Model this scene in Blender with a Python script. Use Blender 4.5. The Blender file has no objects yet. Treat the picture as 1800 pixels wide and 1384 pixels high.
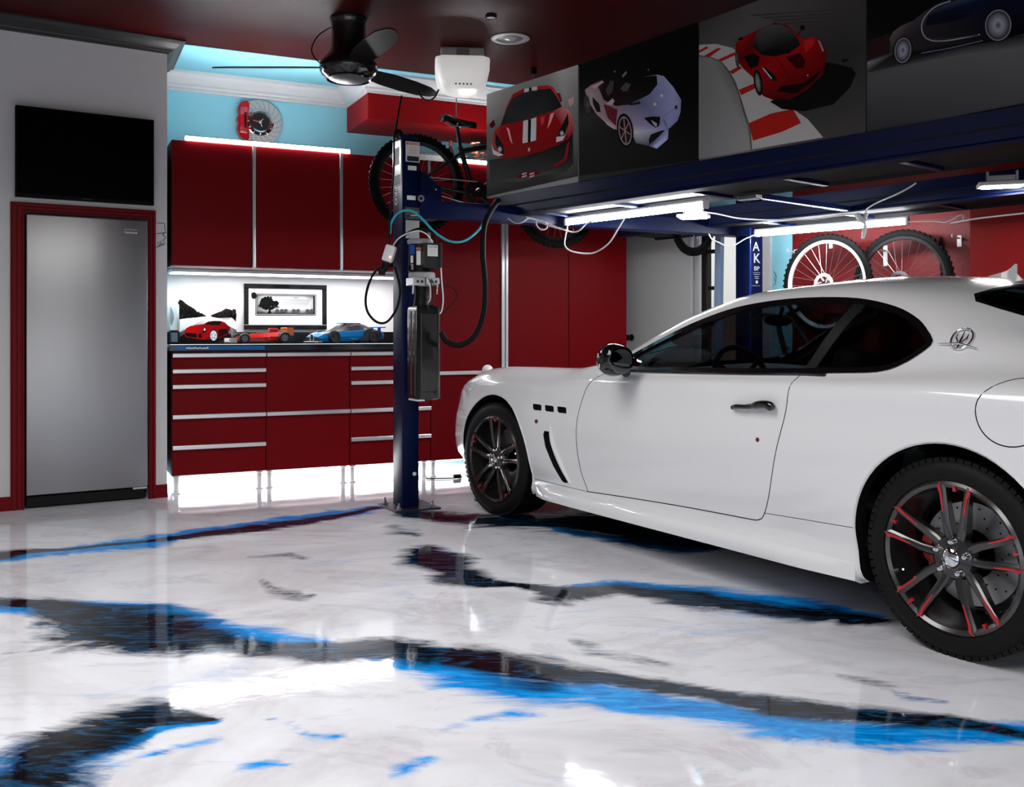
import bpy, bmesh, math, random
import numpy as np
from mathutils import Vector, Matrix
from mathutils.bvhtree import BVHTree
random.seed(4)
D = bpy.data
COL = bpy.context.scene.collection
SC = bpy.context.scene
R = math.radians
FPX, HOR, EYE = 1700.0, 585.0, 1.10           # focal length (px of an 1800 px frame), horizon row, eye height

# ------------------------------------------------------------------ camera, sky, daylight, exposure
cam = D.objects.new('camera', D.cameras.new('camera')); COL.objects.link(cam)
cam.location = (0, 0, EYE); cam.rotation_euler = (R(90), 0, 0)
cam.data.sensor_width = 36; cam.data.lens = FPX/1800*36
cam.data.shift_y = -(1384/2 - HOR)/1800
cam.data.clip_start = .05
SC.camera = cam
SC.view_settings.view_transform = 'Standard'
try: SC.view_settings.look = 'None'
except Exception: pass
SC.view_settings.gamma = 1; SC.view_settings.use_curve_mapping = False
SC.view_settings.exposure = 0.0
w = D.worlds.new('sky'); SC.world = w; w.use_nodes = True
_n = w.node_tree.nodes; _l = w.node_tree.links
bg = _n['Background']
_tc = _n.new('ShaderNodeTexCoord'); _sx = _n.new('ShaderNodeSeparateXYZ'); _rm = _n.new('ShaderNodeValToRGB')
_l.new(_tc.outputs['Generated'], _sx.inputs[0]); _l.new(_sx.outputs[2], _rm.inputs[0]); _l.new(_rm.outputs[0], bg.inputs[0])
_rm.color_ramp.elements[0].position = 0.0; _rm.color_ramp.elements[0].color = (.22, .21, .20, 1)
_rm.color_ramp.elements[1].position = .02; _rm.color_ramp.elements[1].color = (.93, .95, 1, 1)
bg.inputs[1].default_value = .5

def area(name, loc, rot, sx, sy, power, color=(1, 1, 1), portal=False, spread=None):
    L = D.lights.new(name, 'AREA'); L.shape = 'RECTANGLE'; L.size = sx; L.size_y = sy; L.energy = power; L.color = color
    if spread: L.spread = R(spread)
    o = D.objects.new(name, L); COL.objects.link(o); o.location = loc; o.rotation_euler = rot
    return o
# daylight that comes in through the open garage door behind the camera
area('garage_door_daylight', (-.75, -1.55, 1.0), (R(84), 0, R(31.9)), 6.2, 1.5, 28, (.97, .98, 1))
# ceiling lamps over the open bay (above and behind the frame)
area('bay_lamp_front', (-1.35, 2.9, 3.03), (0, 0, R(35)), 2.6, 1.4, 72, (1, .99, .98), spread=150)
area('bay_lamp_rear', (.2, .3, 3.03), (0, 0, R(35)), 2.6, 1.4, 64, (.99, .99, 1), spread=150)
sun = D.objects.new('sun', D.lights.new('sun', 'SUN')); COL.objects.link(sun); sun.data.energy = 3.5; sun.data.angle = R(.6)
sun.rotation_euler = Vector((.777, .629, -1.75)).to_track_quat('-Z', 'Y').to_euler()

# ------------------------------------------------------------------ materials
MATS = {}
def mat(name, color=(.8, .8, .8), rough=.5, metal=0, coat=0, spec=.5, emit=None, estr=0, trans=0, ior=1.45, alpha=1, bump=0, bscale=200, cr=.05, var=0, vscale=8):
    if name in MATS: return MATS[name]
    m = D.materials.new(name); m.use_nodes = True; MATS[name] = m
    nt = m.node_tree; b = nt.nodes['Principled BSDF']
    b.inputs['Base Color'].default_value = (*color, 1); b.inputs['Roughness'].default_value = rough
    b.inputs['Metallic'].default_value = metal; b.inputs['Coat Weight'].default_value = coat; b.inputs['Coat Roughness'].default_value = cr
    b.inputs['Specular IOR Level'].default_value = spec; b.inputs['IOR'].default_value = ior
    b.inputs['Transmission Weight'].default_value = trans; b.inputs['Alpha'].default_value = alpha
    if emit: b.inputs['Emission Color'].default_value = (*emit, 1); b.inputs['Emission Strength'].default_value = estr
    if bump or var:
        t = nt.nodes.new('ShaderNodeTexCoord'); n = nt.nodes.new('ShaderNodeTexNoise')
        nt.links.new(t.outputs['Object'], n.inputs['Vector'])
        if bump:
            n.inputs['Scale'].default_value = bscale; n.inputs['Detail'].default_value = 4
            bp = nt.nodes.new('ShaderNodeBump'); bp.inputs['Strength'].default_value = bump; bp.inputs['Distance'].default_value = .01
            nt.links.new(n.outputs['Fac'], bp.inputs['Height']); nt.links.new(bp.outputs[0], b.inputs['Normal'])
        if var:
            n2 = nt.nodes.new('ShaderNodeTexNoise'); n2.inputs['Scale'].default_value = vscale; n2.inputs['Detail'].default_value = 5
            nt.links.new(t.outputs['Object'], n2.inputs['Vector'])
            mx = nt.nodes.new('ShaderNodeMix'); mx.data_type = 'RGBA'
            mx.inputs['A'].default_value = (*[c*(1-var) for c in color], 1); mx.inputs['B'].default_value = (*[min(1, c*(1+var)) for c in color], 1)
            nt.links.new(n2.outputs['Fac'], mx.inputs['Factor']); nt.links.new(mx.outputs['Result'], b.inputs['Base Color'])
    return m
def glow(name, color, s): return mat(name, (.8, .8, .8), .5, emit=color, estr=s)
def tinted(name, color, refl=.5, rough=.0):
    m = D.materials.new(name); m.use_nodes = True; MATS[name] = m; nt = m.node_tree; nt.nodes.clear()
    o = nt.nodes.new('ShaderNodeOutputMaterial'); mx = nt.nodes.new('ShaderNodeMixShader'); t = nt.nodes.new('ShaderNodeBsdfTransparent'); g = nt.nodes.new('ShaderNodeBsdfGlossy')
    f = nt.nodes.new('ShaderNodeFresnel'); f.inputs[0].default_value = refl
    t.inputs[0].default_value = (*color, 1); g.inputs['Roughness'].default_value = rough
    ge = nt.nodes.new('ShaderNodeNewGeometry'); iv = nt.nodes.new('ShaderNodeMath'); iv.operation = 'SUBTRACT'; iv.inputs[0].default_value = 1; nt.links.new(ge.outputs['Backfacing'], iv.inputs[1])
    ml = nt.nodes.new('ShaderNodeMath'); ml.operation = 'MULTIPLY'; nt.links.new(f.outputs[0], ml.inputs[0]); nt.links.new(iv.outputs[0], ml.inputs[1])
    nt.links.new(ml.outputs[0], mx.inputs[0]); nt.links.new(t.outputs[0], mx.inputs[1]); nt.links.new(g.outputs[0], mx.inputs[2]); nt.links.new(mx.outputs[0], o.inputs[0])
    return m
def vcol(name, rough=.5, spec=.3):
    m = D.materials.new(name); m.use_nodes = True; MATS[name] = m; nt = m.node_tree; b = nt.nodes['Principled BSDF']
    a = nt.nodes.new('ShaderNodeAttribute'); a.attribute_name = 'print'
    nt.links.new(a.outputs['Color'], b.inputs['Base Color']); b.inputs['Roughness'].default_value = rough; b.inputs['Specular IOR Level'].default_value = spec
    return m

RED = mat('cabinet_red', (.17, .0016, .004), .42, spec=.12)
ALU = mat('brushed_aluminium', (.82, .82, .83), .3, metal=.85)
WHITE = mat('white_plastic', (.82, .82, .82), .35)
BLACK = mat('black_plastic', (.005, .005, .0055), .4, spec=.2)
GBLACK = mat('gloss_black', (.004, .004, .005), .12, coat=.8, spec=.4)
RUBBER = mat('rubber', (.004, .004, .0045), .6, spec=.15)
CHROME = mat('chrome', (.85, .85, .86), .08, metal=1)
STEEL = mat('steel', (.55, .55, .56), .3, metal=1)
NAVY = mat('lift_blue', (.0012, .0055, .037), .36, spec=.18)
PAPER = mat('label_paper', (.78, .78, .76), .5)
INK = mat('print_ink', (.012, .012, .014), .6)
REDINK = mat('red_ink', (.65, .03, .02), .5)
PRINT = vcol('printed_canvas', .7, .06)
TUBE = glow('led_tube', (.93, .96, 1), 90)
LED = glow('led_strip', (.96, .98, 1), 110)
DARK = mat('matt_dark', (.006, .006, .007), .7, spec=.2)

# ------------------------------------------------------------------ building helpers
def at(px, py, Y): return Vector(((px-900)/FPX*Y, Y, EYE - (py-HOR)/FPX*Y))
def ground(px, py):
    Y = FPX*EYE/(py-HOR); return Vector(((px-900)/FPX*Y, Y, 0))
class Frame:
    def __init__(s, ox, oy, deg): s.o = Vector((ox, oy, 0)); s.a = R(deg); s.c = math.cos(s.a); s.s = math.sin(s.a)
    def w(s, u, v, z=0): return Vector((s.o.x + u*s.c - v*s.s, s.o.y + u*s.s + v*s.c, z))
    def loc(s, p): dx, dy = p[0]-s.o.x, p[1]-s.o.y; return Vector((dx*s.c+dy*s.s, -dx*s.s+dy*s.c, p[2] if len(p) > 2 else 0))
    def u(s, px, v=0):
        m = (px-900)/FPX; bx = s.o.x - v*s.s; by = s.o.y + v*s.c
        return (m*by-bx)/(s.c - m*s.s)
    def hit(s, px, py, v=0):
        u = s.u(px, v); p = s.w(u, v); return (u, EYE-(py-HOR)/FPX*p.y)

class MB:
    def __init__(s): s.v = []; s.f = []; s.m = []; s.c = None; s.mi = 0
    def add(s, vs, fs):
        b = len(s.v); s.v += [tuple(v) for v in vs]; s.f += [tuple(i+b for i in f) for f in fs]; s.m += [s.mi]*len(fs); return s
    def box(s, x0, x1, y0, y1, z0, z1, rot=None, bev=0):
        c = Vector(((x0+x1)/2, (y0+y1)/2, (z0+z1)/2)); h = [(x1-x0)/2, (y1-y0)/2, (z1-z0)/2]
        if bev:
            bm = bmesh.new(); bmesh.ops.create_cube(bm, size=1)
            for q in bm.verts: q.co = Vector((q.co.x*2*h[0], q.co.y*2*h[1], q.co.z*2*h[2]))
            bmesh.ops.bevel(bm, geom=bm.edges[:], offset=min(bev, min(abs(k) for k in h)*.95), segments=2, profile=.5, affect='EDGES')
            bm.verts.index_update(); vs = [q.co.copy() for q in bm.verts]; fs = [[q.index for q in f.verts] for f in bm.faces]; bm.free()
        else:
            vs = [Vector((sx*h[0], sy*h[1], sz*h[2])) for sx in (-1, 1) for sy in (-1, 1) for sz in (-1, 1)]
            fs = [(0, 1, 3, 2), (4, 6, 7, 5), (0, 4, 5, 1), (2, 3, 7, 6), (0, 2, 6, 4), (1, 5, 7, 3)]
        if rot is not None: vs = [rot @ v for v in vs]
        return s.add([v+c for v in vs], fs)
    def tube(s, pts, r, n=8, cap=True, closed=False):
        pts = [Vector(p) for p in pts]; N = len(pts); vs = []; fs = []
        rr = r if isinstance(r, (list, tuple)) else [r]*N
        up = None
        for i, p in enumerate(pts):
            a = pts[(i-1) % N] if (closed or i > 0) else p; b = pts[(i+1) % N] if (closed or i < N-1) else p
            t = (b-a).normalized()
            if up is None:
                up = Vector((0, 0, 1)) if abs(t.z) < .9 else Vector((1, 0, 0))
            x = up - t*up.dot(t)
            x = x.normalized() if x.length > 1e-6 else t.orthogonal().normalized()
            up = x; y = t.cross(x)
            vs += [p + (x*math.cos(2*math.pi*k/n) + y*math.sin(2*math.pi*k/n))*rr[i] for k in range(n)]
        for i in range(N if closed else N-1):
            j = (i+1) % N
            fs += [(i*n+k, i*n+(k+1) % n, j*n+(k+1) % n, j*n+k) for k in range(n)]
        if cap and not closed: fs += [tuple(range(n))[::-1], tuple(range((N-1)*n, N*n))]
        return s.add(vs, fs)
    def lathe(s, prof, n=32, M=None, arc=None):          # prof: (r, h) around z
        M = M or Matrix(); vs = []; fs = []; P = len(prof)
        K = n if arc is None else n+1; A = 2*math.pi if arc is None else arc
        for k in range(K):
            a = A*k/n
            vs += [M @ Vector((r*math.cos(a), r*math.sin(a), h)) for r, h in prof]
        for k in range(n):
            j = (k+1) % K
            fs += [(k*P+i, j*P+i, j*P+i+1, k*P+i+1) for i in range(P-1)]
        return s.add(vs, fs)
    def prism(s, poly, M=None, h=.01):                   # poly in local xy, extruded along z from 0 to h
        M = M or Matrix(); n = len(poly)
        vs = [M @ Vector((p[0], p[1], 0)) for p in poly] + [M @ Vector((p[0], p[1], h)) for p in poly]
        fs = [tuple(range(n))[::-1], tuple(range(n, 2*n))] + [(i, (i+1) % n, n+(i+1) % n, n+i) for i in range(n)]
        return s.add(vs, fs)
    def ball(s, c, r, n=16, sc=(1, 1, 1), M=None):
        M = M or Matrix()
        prof = [(math.sin(math.pi*i/n), -math.cos(math.pi*i/n)) for i in range(n+1)]
        T = Matrix.Translation(Vector(c)) @ M @ Matrix.Diagonal((r*sc[0], r*sc[1], r*sc[2], 1))
        return s.lathe(prof, n*2, T)
    def sweep(s, prof, path, closed=False):              # prof (out, up) swept along a polyline of (x, y, nx, ny, z)
        vs = []; P = len(prof)
        for (x, y, nx, ny, z) in path: vs += [Vector((x+nx*o, y+ny*o, z+u)) for o, u in prof]
        N = len(path); fs = []
        for i in range(N-1): fs += [(i*P+k, i*P+(k+1) % P, (i+1)*P+(k+1) % P, (i+1)*P+k) for k in range(P)]
        fs += [tuple(range(P))[::-1], tuple(range((N-1)*P, N*P))]
        return s.add(vs, fs)
    def build(s, name, mats, parent=None, smooth=None, center=True, fix=True):
        me = D.meshes.new(name); vs = [Vector(v) for v in s.v]; off = Vector((0, 0, 0))
        if parent is None and center and vs:
            lo = [min(v[i] for v in vs) for i in range(3)]; hi = [max(v[i] for v in vs) for i in range(3)]
            off = Vector(((lo[0]+hi[0])/2, (lo[1]+hi[1])/2, lo[2]))
        me.from_pydata([v-off for v in vs], [], s.f)
        ms = mats if isinstance(mats, (list, tuple)) else [mats]
        for m in ms: me.materials.append(m)
        if len(ms) > 1: me.polygons.foreach_set('material_index', s.m)
        if fix:
            bm = bmesh.new(); bm.from_mesh(me); bmesh.ops.remove_doubles(bm, verts=bm.verts[:], dist=1e-6)
            bmesh.ops.recalc_face_normals(bm, faces=bm.faces[:]); bm.to_mesh(me); bm.free()
        if smooth:
            me.polygons.foreach_set('use_smooth', [True]*len(me.polygons)); me.set_sharp_from_angle(angle=R(smooth))
        me.update()
        o = D.objects.new(name, me); COL.objects.link(o); o.location = off
        if parent: o.parent = parent
        return o
def tag(o, label=None, cat=None, group=None, kind=None):
    if label: o['label'] = label
    if cat: o['category'] = cat
    if group: o['group'] = group
    if kind: o['kind'] = kind
    return o
def thing(name, label, cat, loc=(0, 0, 0), rz=0, group=None):
    o = D.objects.new(name, None); COL.objects.link(o); o.location = loc; o.rotation_euler = (0, 0, rz); o.empty_display_size = .1
    return tag(o, label, cat, group)
def kids(o): return [c for c in D.objects if c.parent == o]
def dup(o, parent=None):
    c = o.copy(); COL.objects.link(c)
    if parent: c.parent = parent
    for k in kids(o): dup(k, c)
    return c
def relabel(o, label):
    o['label'] = label; return o
def struct(mb, name, m, **k): return tag(mb.build(name, m, **k), kind='structure')
def smooth_path(pts, n=8):
    pts = [Vector(p) for p in pts]; out = []
    for i in range(len(pts)-1):
        p0 = pts[max(i-1, 0)]; p1 = pts[i]; p2 = pts[i+1]; p3 = pts[min(i+2, len(pts)-1)]
        for k in range(n):
            t = k/n
            out.append(.5*((2*p1) + (p2-p0)*t + (2*p0-5*p1+4*p2-p3)*t*t + (3*p1-p0-3*p2+p3)*t**3))
    out.append(pts[-1]); return out
_tc = {}
def text_geo(txt, size, M, align='LEFT'):
    key = (txt, align)
    if key not in _tc:
        cu = D.curves.new('t', 'FONT'); cu.body = txt; cu.size = 1; cu.align_x = align; cu.resolution_u = 2; cu.offset = .014
        o = D.objects.new('t', cu); COL.objects.link(o); dg = bpy.context.evaluated_depsgraph_get(); me = o.evaluated_get(dg).to_mesh()
        _tc[key] = ([v.co.copy() for v in me.vertices], [tuple(p.vertices) for p in me.polygons])
        o.evaluated_get(dg).to_mesh_clear(); D.objects.remove(o); D.curves.remove(cu)
    v, f = _tc[key]
    return [M @ (q*size) for q in v], f
def axes(o, x, y, z=None):
    x = Vector(x).normalized(); y = Vector(y).normalized(); z = x.cross(y) if z is None else Vector(z)
    return Matrix(((x.x, y.x, z.x, o[0]), (x.y, y.y, z.y, o[1]), (x.z, y.z, z.z, o[2]), (0, 0, 0, 1)))

class Print:                                             # flat print: coloured polygons laid in thin layers on a plane
    def __init__(s, conv): s.v = []; s.f = []; s.c = []; s.k = 0; s.conv = conv
    def poly(s, pts, col, grad=None):
        s.k += 1; b = len(s.v)
        for i, p in enumerate(pts):
            s.v.append(s.conv(p[0], p[1], s.k*.00012)); s.c.append(grad[i] if grad else col)
        s.f.append(tuple(range(b, b+len(pts))))
    def grid(s, q, cols):                                # q: rows x cols of points, cols same shape
        s.k += 1; b = len(s.v); h = len(q); wd = len(q[0])
        for i in range(h):
            for j in range(wd): s.v.append(s.conv(q[i][j][0], q[i][j][1], s.k*.00012)); s.c.append(cols[i][j])
        for i in range(h-1):
            for j in range(wd-1): s.f.append((b+i*wd+j, b+i*wd+j+1, b+(i+1)*wd+j+1, b+(i+1)*wd+j))
    def rad(s, cx, cy, rx, ry, c0, c1, n=28, th=0):
        s.k += 1; b = len(s.v); s.v.append(s.conv(cx, cy, s.k*.00012)); s.c.append(c0)
        for i in range(n):
            a = 2*math.pi*i/n; x = rx*math.cos(a); y = ry*math.sin(a)
            s.v.append(s.conv(cx+x*math.cos(th)-y*math.sin(th), cy+x*math.sin(th)+y*math.cos(th), s.k*.00012)); s.c.append(c1)
        s.f += [(b, b+1+i, b+1+(i+1) % n) for i in range(n)]
    def line(s, pts, wd, col):
        pts = [Vector((p[0], p[1])) for p in pts]; L = []; Rr = []
        for i, p in enumerate(pts):
            t = (pts[min(i+1, len(pts)-1)]-pts[max(i-1, 0)]).normalized(); n = Vector((-t.y, t.x))
            ww = wd[i] if isinstance(wd, (list, tuple)) else wd
            L.append(p+n*ww/2); Rr.append(p-n*ww/2)
        s.grid([[a, b] for a, b in zip(L, Rr)], [[col, col]]*len(pts))
    def build(s, name, parent, m=None):
        me = D.meshes.new(name); me.from_pydata(s.v, [], s.f); me.materials.append(m or PRINT)
        a = me.color_attributes.new('print', 'FLOAT_COLOR', 'POINT')
        for i, c in enumerate(s.c): a.data[i].color = (*[((x+.055)/1.055)**2.4 if x > .04045 else x/12.92 for x in c[:3]], 1)
        o = D.objects.new(name, me); COL.objects.link(o); o.parent = parent; return o
# ------------------------------------------------------------------ the room
FW = Frame(-3.153, 5.955, 31.9)          # wall with the freezer: u along it to the right, v into it
CAB = Frame(-2.292, 6.516, 25.5)         # cabinet run: u along the fronts, v into the wall
RW = Frame(2.72, 6.85, 129)               # right-hand wall: u away from the viewer, v out into the room
ZC = 3.05
M_WALL = mat('wall_white', (.66, .66, .67), .55, bump=.06, bscale=90)
M_CYAN = mat('wall_light_blue', (.27, .62, .74), .6, bump=.05, bscale=90, var=.06, vscale=2)
M_CEIL = mat('ceiling_dark_red', (.036, .0009, .0009), .34, bump=.25, bscale=160, spec=.06)
M_REDW = mat('wall_red', (.12, .003, .004), .5, bump=.3, bscale=60, spec=.25)
M_SOFF = mat('soffit_red', (.26, .003, .005), .55, spec=.15)
M_TRIMR = mat('trim_red', (.16, .003, .006), .45, spec=.15)
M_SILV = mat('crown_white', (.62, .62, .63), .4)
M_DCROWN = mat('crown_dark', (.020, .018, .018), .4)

# floor: poured white epoxy with black and blue veins (vein strength stored per vertex, feathered by noise in the shader)
def vein(points):
    out = []
    for (px, py, kb, ko, bb, bo) in points:             # px, py, black half width px, black offset, blue half width, blue offset
        g = ground(px, py); m = (g.y*g.y)/(FPX*EYE)      # metres of depth per pixel row there
        out.append((g.x, g.y, kb*m, ko*m, bb*m, bo*m))
    return out
VEINS = [vein(p) for p in [
    [(-300, 1050, 6, 0, 4, 6), (-60, 1060, 6, -4, 6, 4), (60, 1066, 9, -6, 8, 3), (130, 1074, 14, 4, 12, -6), (200, 1090, 26, 6, 12, -18), (270, 1107, 26, 6, 10, -22), (340, 1118, 21, 6, 12, -12), (420, 1124, 13, 8, 17, -2), (490, 1132, 12, 10, 12, -5), (560, 1142, 15, 2, 5, -14),
     (640, 1143, 17, 0, 4, 8), (700, 1150, 15, -6, 8, 10), (760, 1160, 17, -10, 14, 10), (830, 1172, 20, -14, 20, 12), (900, 1188, 22, -12, 22, 12), (960, 1200, 20, -12, 22, 12), (1050, 1210, 11, -22, 17, 8), (1150, 1225, 11, -20, 17, 10), (1250, 1243, 10, -22, 19, 8), (1350, 1255, 16, -14, 19, 16), (1450, 1266, 15, -14, 20, 16), (1560, 1274, 15, -14, 20, 18), (1680, 1276, 11, -8, 16, 14), (1800, 1288, 8, 6, 15, 2), (2100, 1300, 8, 0, 12, 6)],
    [(-200, 1490, 60, 0, 30, 20), (-60, 1420, 40, 0, 60, -10), (40, 1370, 40, 10, 50, -10), (90, 1325, 36, 0, 40, 8), (150, 1300, 34, 0, 22, 18), (210, 1278, 30, 0, 8, 30), (270, 1262, 22, -6, 6, 22), (330, 1262, 9, 4, 7, 12), (372, 1266, 3, 0, 4, 4)],
    [(748, 968, 7, 0, 0, 0), (768, 985, 12, 0, 0, 0), (790, 1000, 9, 0, 0, 0), (820, 1017, 11, 0, 0, 0), (855, 1026, 6, 0, 0, 0), (905, 1028, 2.5, 0, 0, 0), (955, 1036, 6, 0, 0, 0), (985, 1044, 13, 0, 0, 0), (1030, 1040, 9, 2, 4, -10), (1090, 1034, 7, 2, 6, -6), (1160, 1040, 10, 4, 7, -6), (1230, 1050, 14, 4, 8, -10), (1300, 1058, 9, 6, 13, -4), (1380, 1068, 12, 8, 14, -4), (1450, 1076, 14, 4, 11, -6), (1520, 1086, 8, 4, 4, -6)],
    [(-150, 985, 8, 0, 4, 4), (0, 977, 8, 0, 7, 6), (60, 972, 4, -4, 6, 4), (120, 966, 2, 0, 6, 2), (190, 958, 2, 0, 8, 2), (250, 953, 1.5, 0, 8, 2), (310, 944, 3, 2, 5, -2), (390, 934, 5, 2, 4, -5), (470, 924, 5, 2, 4, -5), (540, 914, 4, 2, 5, -4), (610, 902, 2, 2, 5, 0), (660, 893, 2, 0, 3, 0)],
    [(460, 1018, 2, 0, 0, 0), (472, 1032, 3, 0, 0, 0), (500, 1043, 7, 0, 0, 0), (535, 1050, 6, 0, 0, 0), (552, 1046, 2, 0, 0, 0)], [(440, 980, 2, 0, 0, 0), (500, 977, 5, 0, 0, 0), (540, 982, 2, 0, 0, 0)],
    [(455, 1263, 0, 0, 2, 0), (500, 1270, 1.5, 0, 2, 0), (545, 1291, 1, 0, 6, 0), (575, 1297, 0, 0, 9, 0), (610, 1290, 0, 0, 3, 0)], [(690, 1366, 0, 0, 7, 0), (715, 1352, 0, 0, 10, 0), (760, 1332, 0, 0, 6, 0), (800, 1336, 0, 0, 3, 0)],
    [(780, 1282, 0, 0, 4, 0), (850, 1262, 0, 0, 8, 0), (910, 1254, 0, 0, 11, 0), (945, 1258, 0, 0, 5, 0)], [(430, 1352, 0, 0, 8, 0), (470, 1340, 0, 0, 8, 0), (505, 1345, 0, 0, 3, 0)],
    [(1010, 1125, 5, 0, 0, 0), (1060, 1150, 9, 0, 0, 0), (1120, 1160, 7, 0, 0, 0), (1170, 1166, 5, 0, 0, 0)], [(1480, 1188, 6, 0, 0, 0), (1540, 1203, 9, 0, 0, 0), (1600, 1226, 6, 0, 7, 2), (1660, 1235, 4, 0, 4, 0)],
    [(0, 1150, 2, 0, 0, 0), (80, 1142, 3, 0, 0, 0), (150, 1124, 6, 0, 0, 0), (190, 1120, 2, 0, 0, 0)], [(690, 925, 3, 0, 0, 0), (712, 935, 6, 0, 0, 0), (735, 942, 3, 0, 0, 0)],
    [(1140, 1262, 0, 0, 2, 0), (1300, 1266, 0, 0, 9, 0), (1380, 1276, 0, 0, 8, 0), (1440, 1290, 0, 0, 12, 0), (1560, 1312, 0, 0, 14, 0), (1600, 1300, 0, 0, 8, 0)],
    [(380, 1300, 0, 0, 5, 0), (300, 1318, 0, 0, 7, 0), (180, 1350, 0, 0, 9, 0), (110, 1376, 0, 0, 8, 0)],
    [(730, 905, 5, 0, 0, 0), (850, 915, 9, 0, 0, 0), (1000, 915, 14, 0, 3, 14), (1200, 955, 12, 0, 5, 10)]]]
def build_floor():
    xs = np.concatenate([np.linspace(-9, -3.6, 10)[:-1], np.arange(-3.6, 3.0, .03), np.linspace(3.0, 9.5, 14)])
    ys = np.concatenate([np.linspace(-6, 2.0, 14)[:-1], np.arange(2.0, 3.6, .022), np.arange(3.6, 7.2, .034), np.linspace(7.2, 14, 12)])
    X, Y = np.meshgrid(xs, ys); P = np.stack([X.ravel(), Y.ravel()], 1)
    K = np.zeros(len(P)); B = np.zeros(len(P))
    for vi, V in enumerate(VEINS):
        st = 1.0 if vi < 4 or vi == len(VEINS)-1 else (.40 if vi in (10, 11) else .52); V = np.array(V); best = np.full(len(P), 1e9); kk = np.zeros(len(P)); bb = np.zeros(len(P))
        for a, b in zip(V[:-1], V[1:]):
            dv = b[:2]-a[:2]; L2 = dv@dv
            t = np.clip(((P-a[:2])@dv)/L2, 0, 1); q = a[:2]+t[:, None]*dv; off = P-q
            dist = np.hypot(off[:, 0], off[:, 1]); sg = np.sign(off[:, 1])*dist        # + = farther from the viewer
            par = a[None, 2:]+t[:, None]*(b-a)[None, 2:]
            k = np.where(par[:, 0] > 1e-4, 1-np.abs(sg+par[:, 1])/np.maximum(par[:, 0]*2.0, 1e-4), -1)
            bl = np.where(par[:, 2] > 1e-4, 1-np.abs(sg+par[:, 3])/np.maximum(par[:, 2]*2.0, 1e-4), -1)
            sel = dist < best
            kk = np.where(sel, k, kk); bb = np.where(sel, bl, bb); best = np.where(sel, dist, best)
        K = np.maximum(K, kk*st); B = np.maximum(B, bb*st)
    nx = len(xs); ny = len(ys)
    idx = np.arange(nx*ny).reshape(ny, nx)
    f = np.stack([idx[:-1, :-1].ravel(), idx[:-1, 1:].ravel(), idx[1:, 1:].ravel(), idx[1:, :-1].ravel()], 1)
    me = D.meshes.new('floor'); me.from_pydata([(x, y, 0) for x, y in P], [], f.tolist())
    for nm, arr in (('vein_black', K), ('vein_blue', B)):
        a = me.attributes.new(nm, 'FLOAT', 'POINT'); a.data.foreach_set('value', np.clip(arr, 0, 1).astype(np.float32))
    m = D.materials.new('epoxy_floor'); m.use_nodes = True; nt = m.node_tree; N = nt.nodes; Lk = nt.links.new; b = N['Principled BSDF']
    tc = N.new('ShaderNodeTexCoord')
    def noise(scale, det, rough=.55, dist=0, stretch=(1, 1, 1)):
        mp = N.new('ShaderNodeMapping'); mp.inputs['Scale'].default_value = stretch; Lk(tc.outputs['Object'], mp.inputs['Vector'])
        n = N.new('ShaderNodeTexNoise'); n.inputs['Scale'].default_value = scale; n.inputs['Detail'].default_value = det
        n.inputs['Roughness'].default_value = rough; n.inputs['Distortion'].default_value = dist; Lk(mp.outputs[0], n.inputs['Vector']); return n.outputs['Fac']
    def math_(op, a, c, clamp=False):
        q = N.new('ShaderNodeMath'); q.operation = op; q.use_clamp = clamp
        for i, x in enumerate((a, c)):
            if isinstance(x, (int, float)): q.inputs[i].default_value = x
            else: Lk(x, q.inputs[i])
        return q.outputs[0]
    def ramp(x, stops):
        r = N.new('ShaderNodeValToRGB'); e = r.color_ramp.elements
        while len(e) < len(stops): e.new(.5)
        for i, (p, c) in enumerate(stops): e[i].position = p; e[i].color = (*c, 1) if len(c) == 3 else c
        Lk(x, r.inputs[0]); return r.outputs[0]
    def mix(f_, a, c, mode='MIX'):
        q = N.new('ShaderNodeMix'); q.data_type = 'RGBA'; q.blend_type = mode
        for nm_, x in (('Factor', f_), ('A', a), ('B', c)):
            s = q.inputs[nm_] if nm_ == 'Factor' else [i for i in q.inputs if i.name == nm_ and i.type == 'RGBA'][0]
            if isinstance(x, tuple): s.default_value = (*x, 1)
            elif isinstance(x, float): s.default_value = x
            else: Lk(x, s)
        return [o for o in q.outputs if o.type == 'RGBA'][0]
    ak = N.new('ShaderNodeAttribute'); ak.attribute_name = 'vein_black'; ab = N.new('ShaderNodeAttribute'); ab.attribute_name = 'vein_blue'
    streak = noise(1.9, 8, .64, 2.2, (.8, 1.7, 1)); fine = noise(9, 6, .65, 2.0, (.5, 2.2, 1)); big = noise(.9, 6, .62, 1.4)
    grey = ramp(big, [(.36, (.76, .77, .82)), (.50, (.70, .70, .735)), (.60, (.61, .60, .63)), (.72, (.72, .72, .76))])
    base = mix(ramp(streak, [(.54, (0, 0, 0)), (.61, (.28, .28, .28)), (.66, (.06, .06, .06)), (.74, (.3, .3, .3))]), grey, (.36, .34, .40))
    wisp = noise(2.1, 9, .7, 2.4, (.8, 1.5, 1))
    base = mix(ramp(wisp, [(.58, (0, 0, 0)), (.63, (.16, .16, .16)), (.68, (0, 0, 0))]), base, (.45, .22, .24))
    base = mix(ramp(noise(1.7, 9, .7, 2.0, (.7, 1.8, 1)), [(.60, (0, 0, 0)), (.68, (.5, .5, .5)), (.75, (.1, .1, .1))]), base, (.25, .45, .80))
    nz = math_('ADD', math_('MULTIPLY', math_('SUBTRACT', streak, .5), 1.7), math_('MULTIPLY', math_('SUBTRACT', fine, .5), .75))
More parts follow.
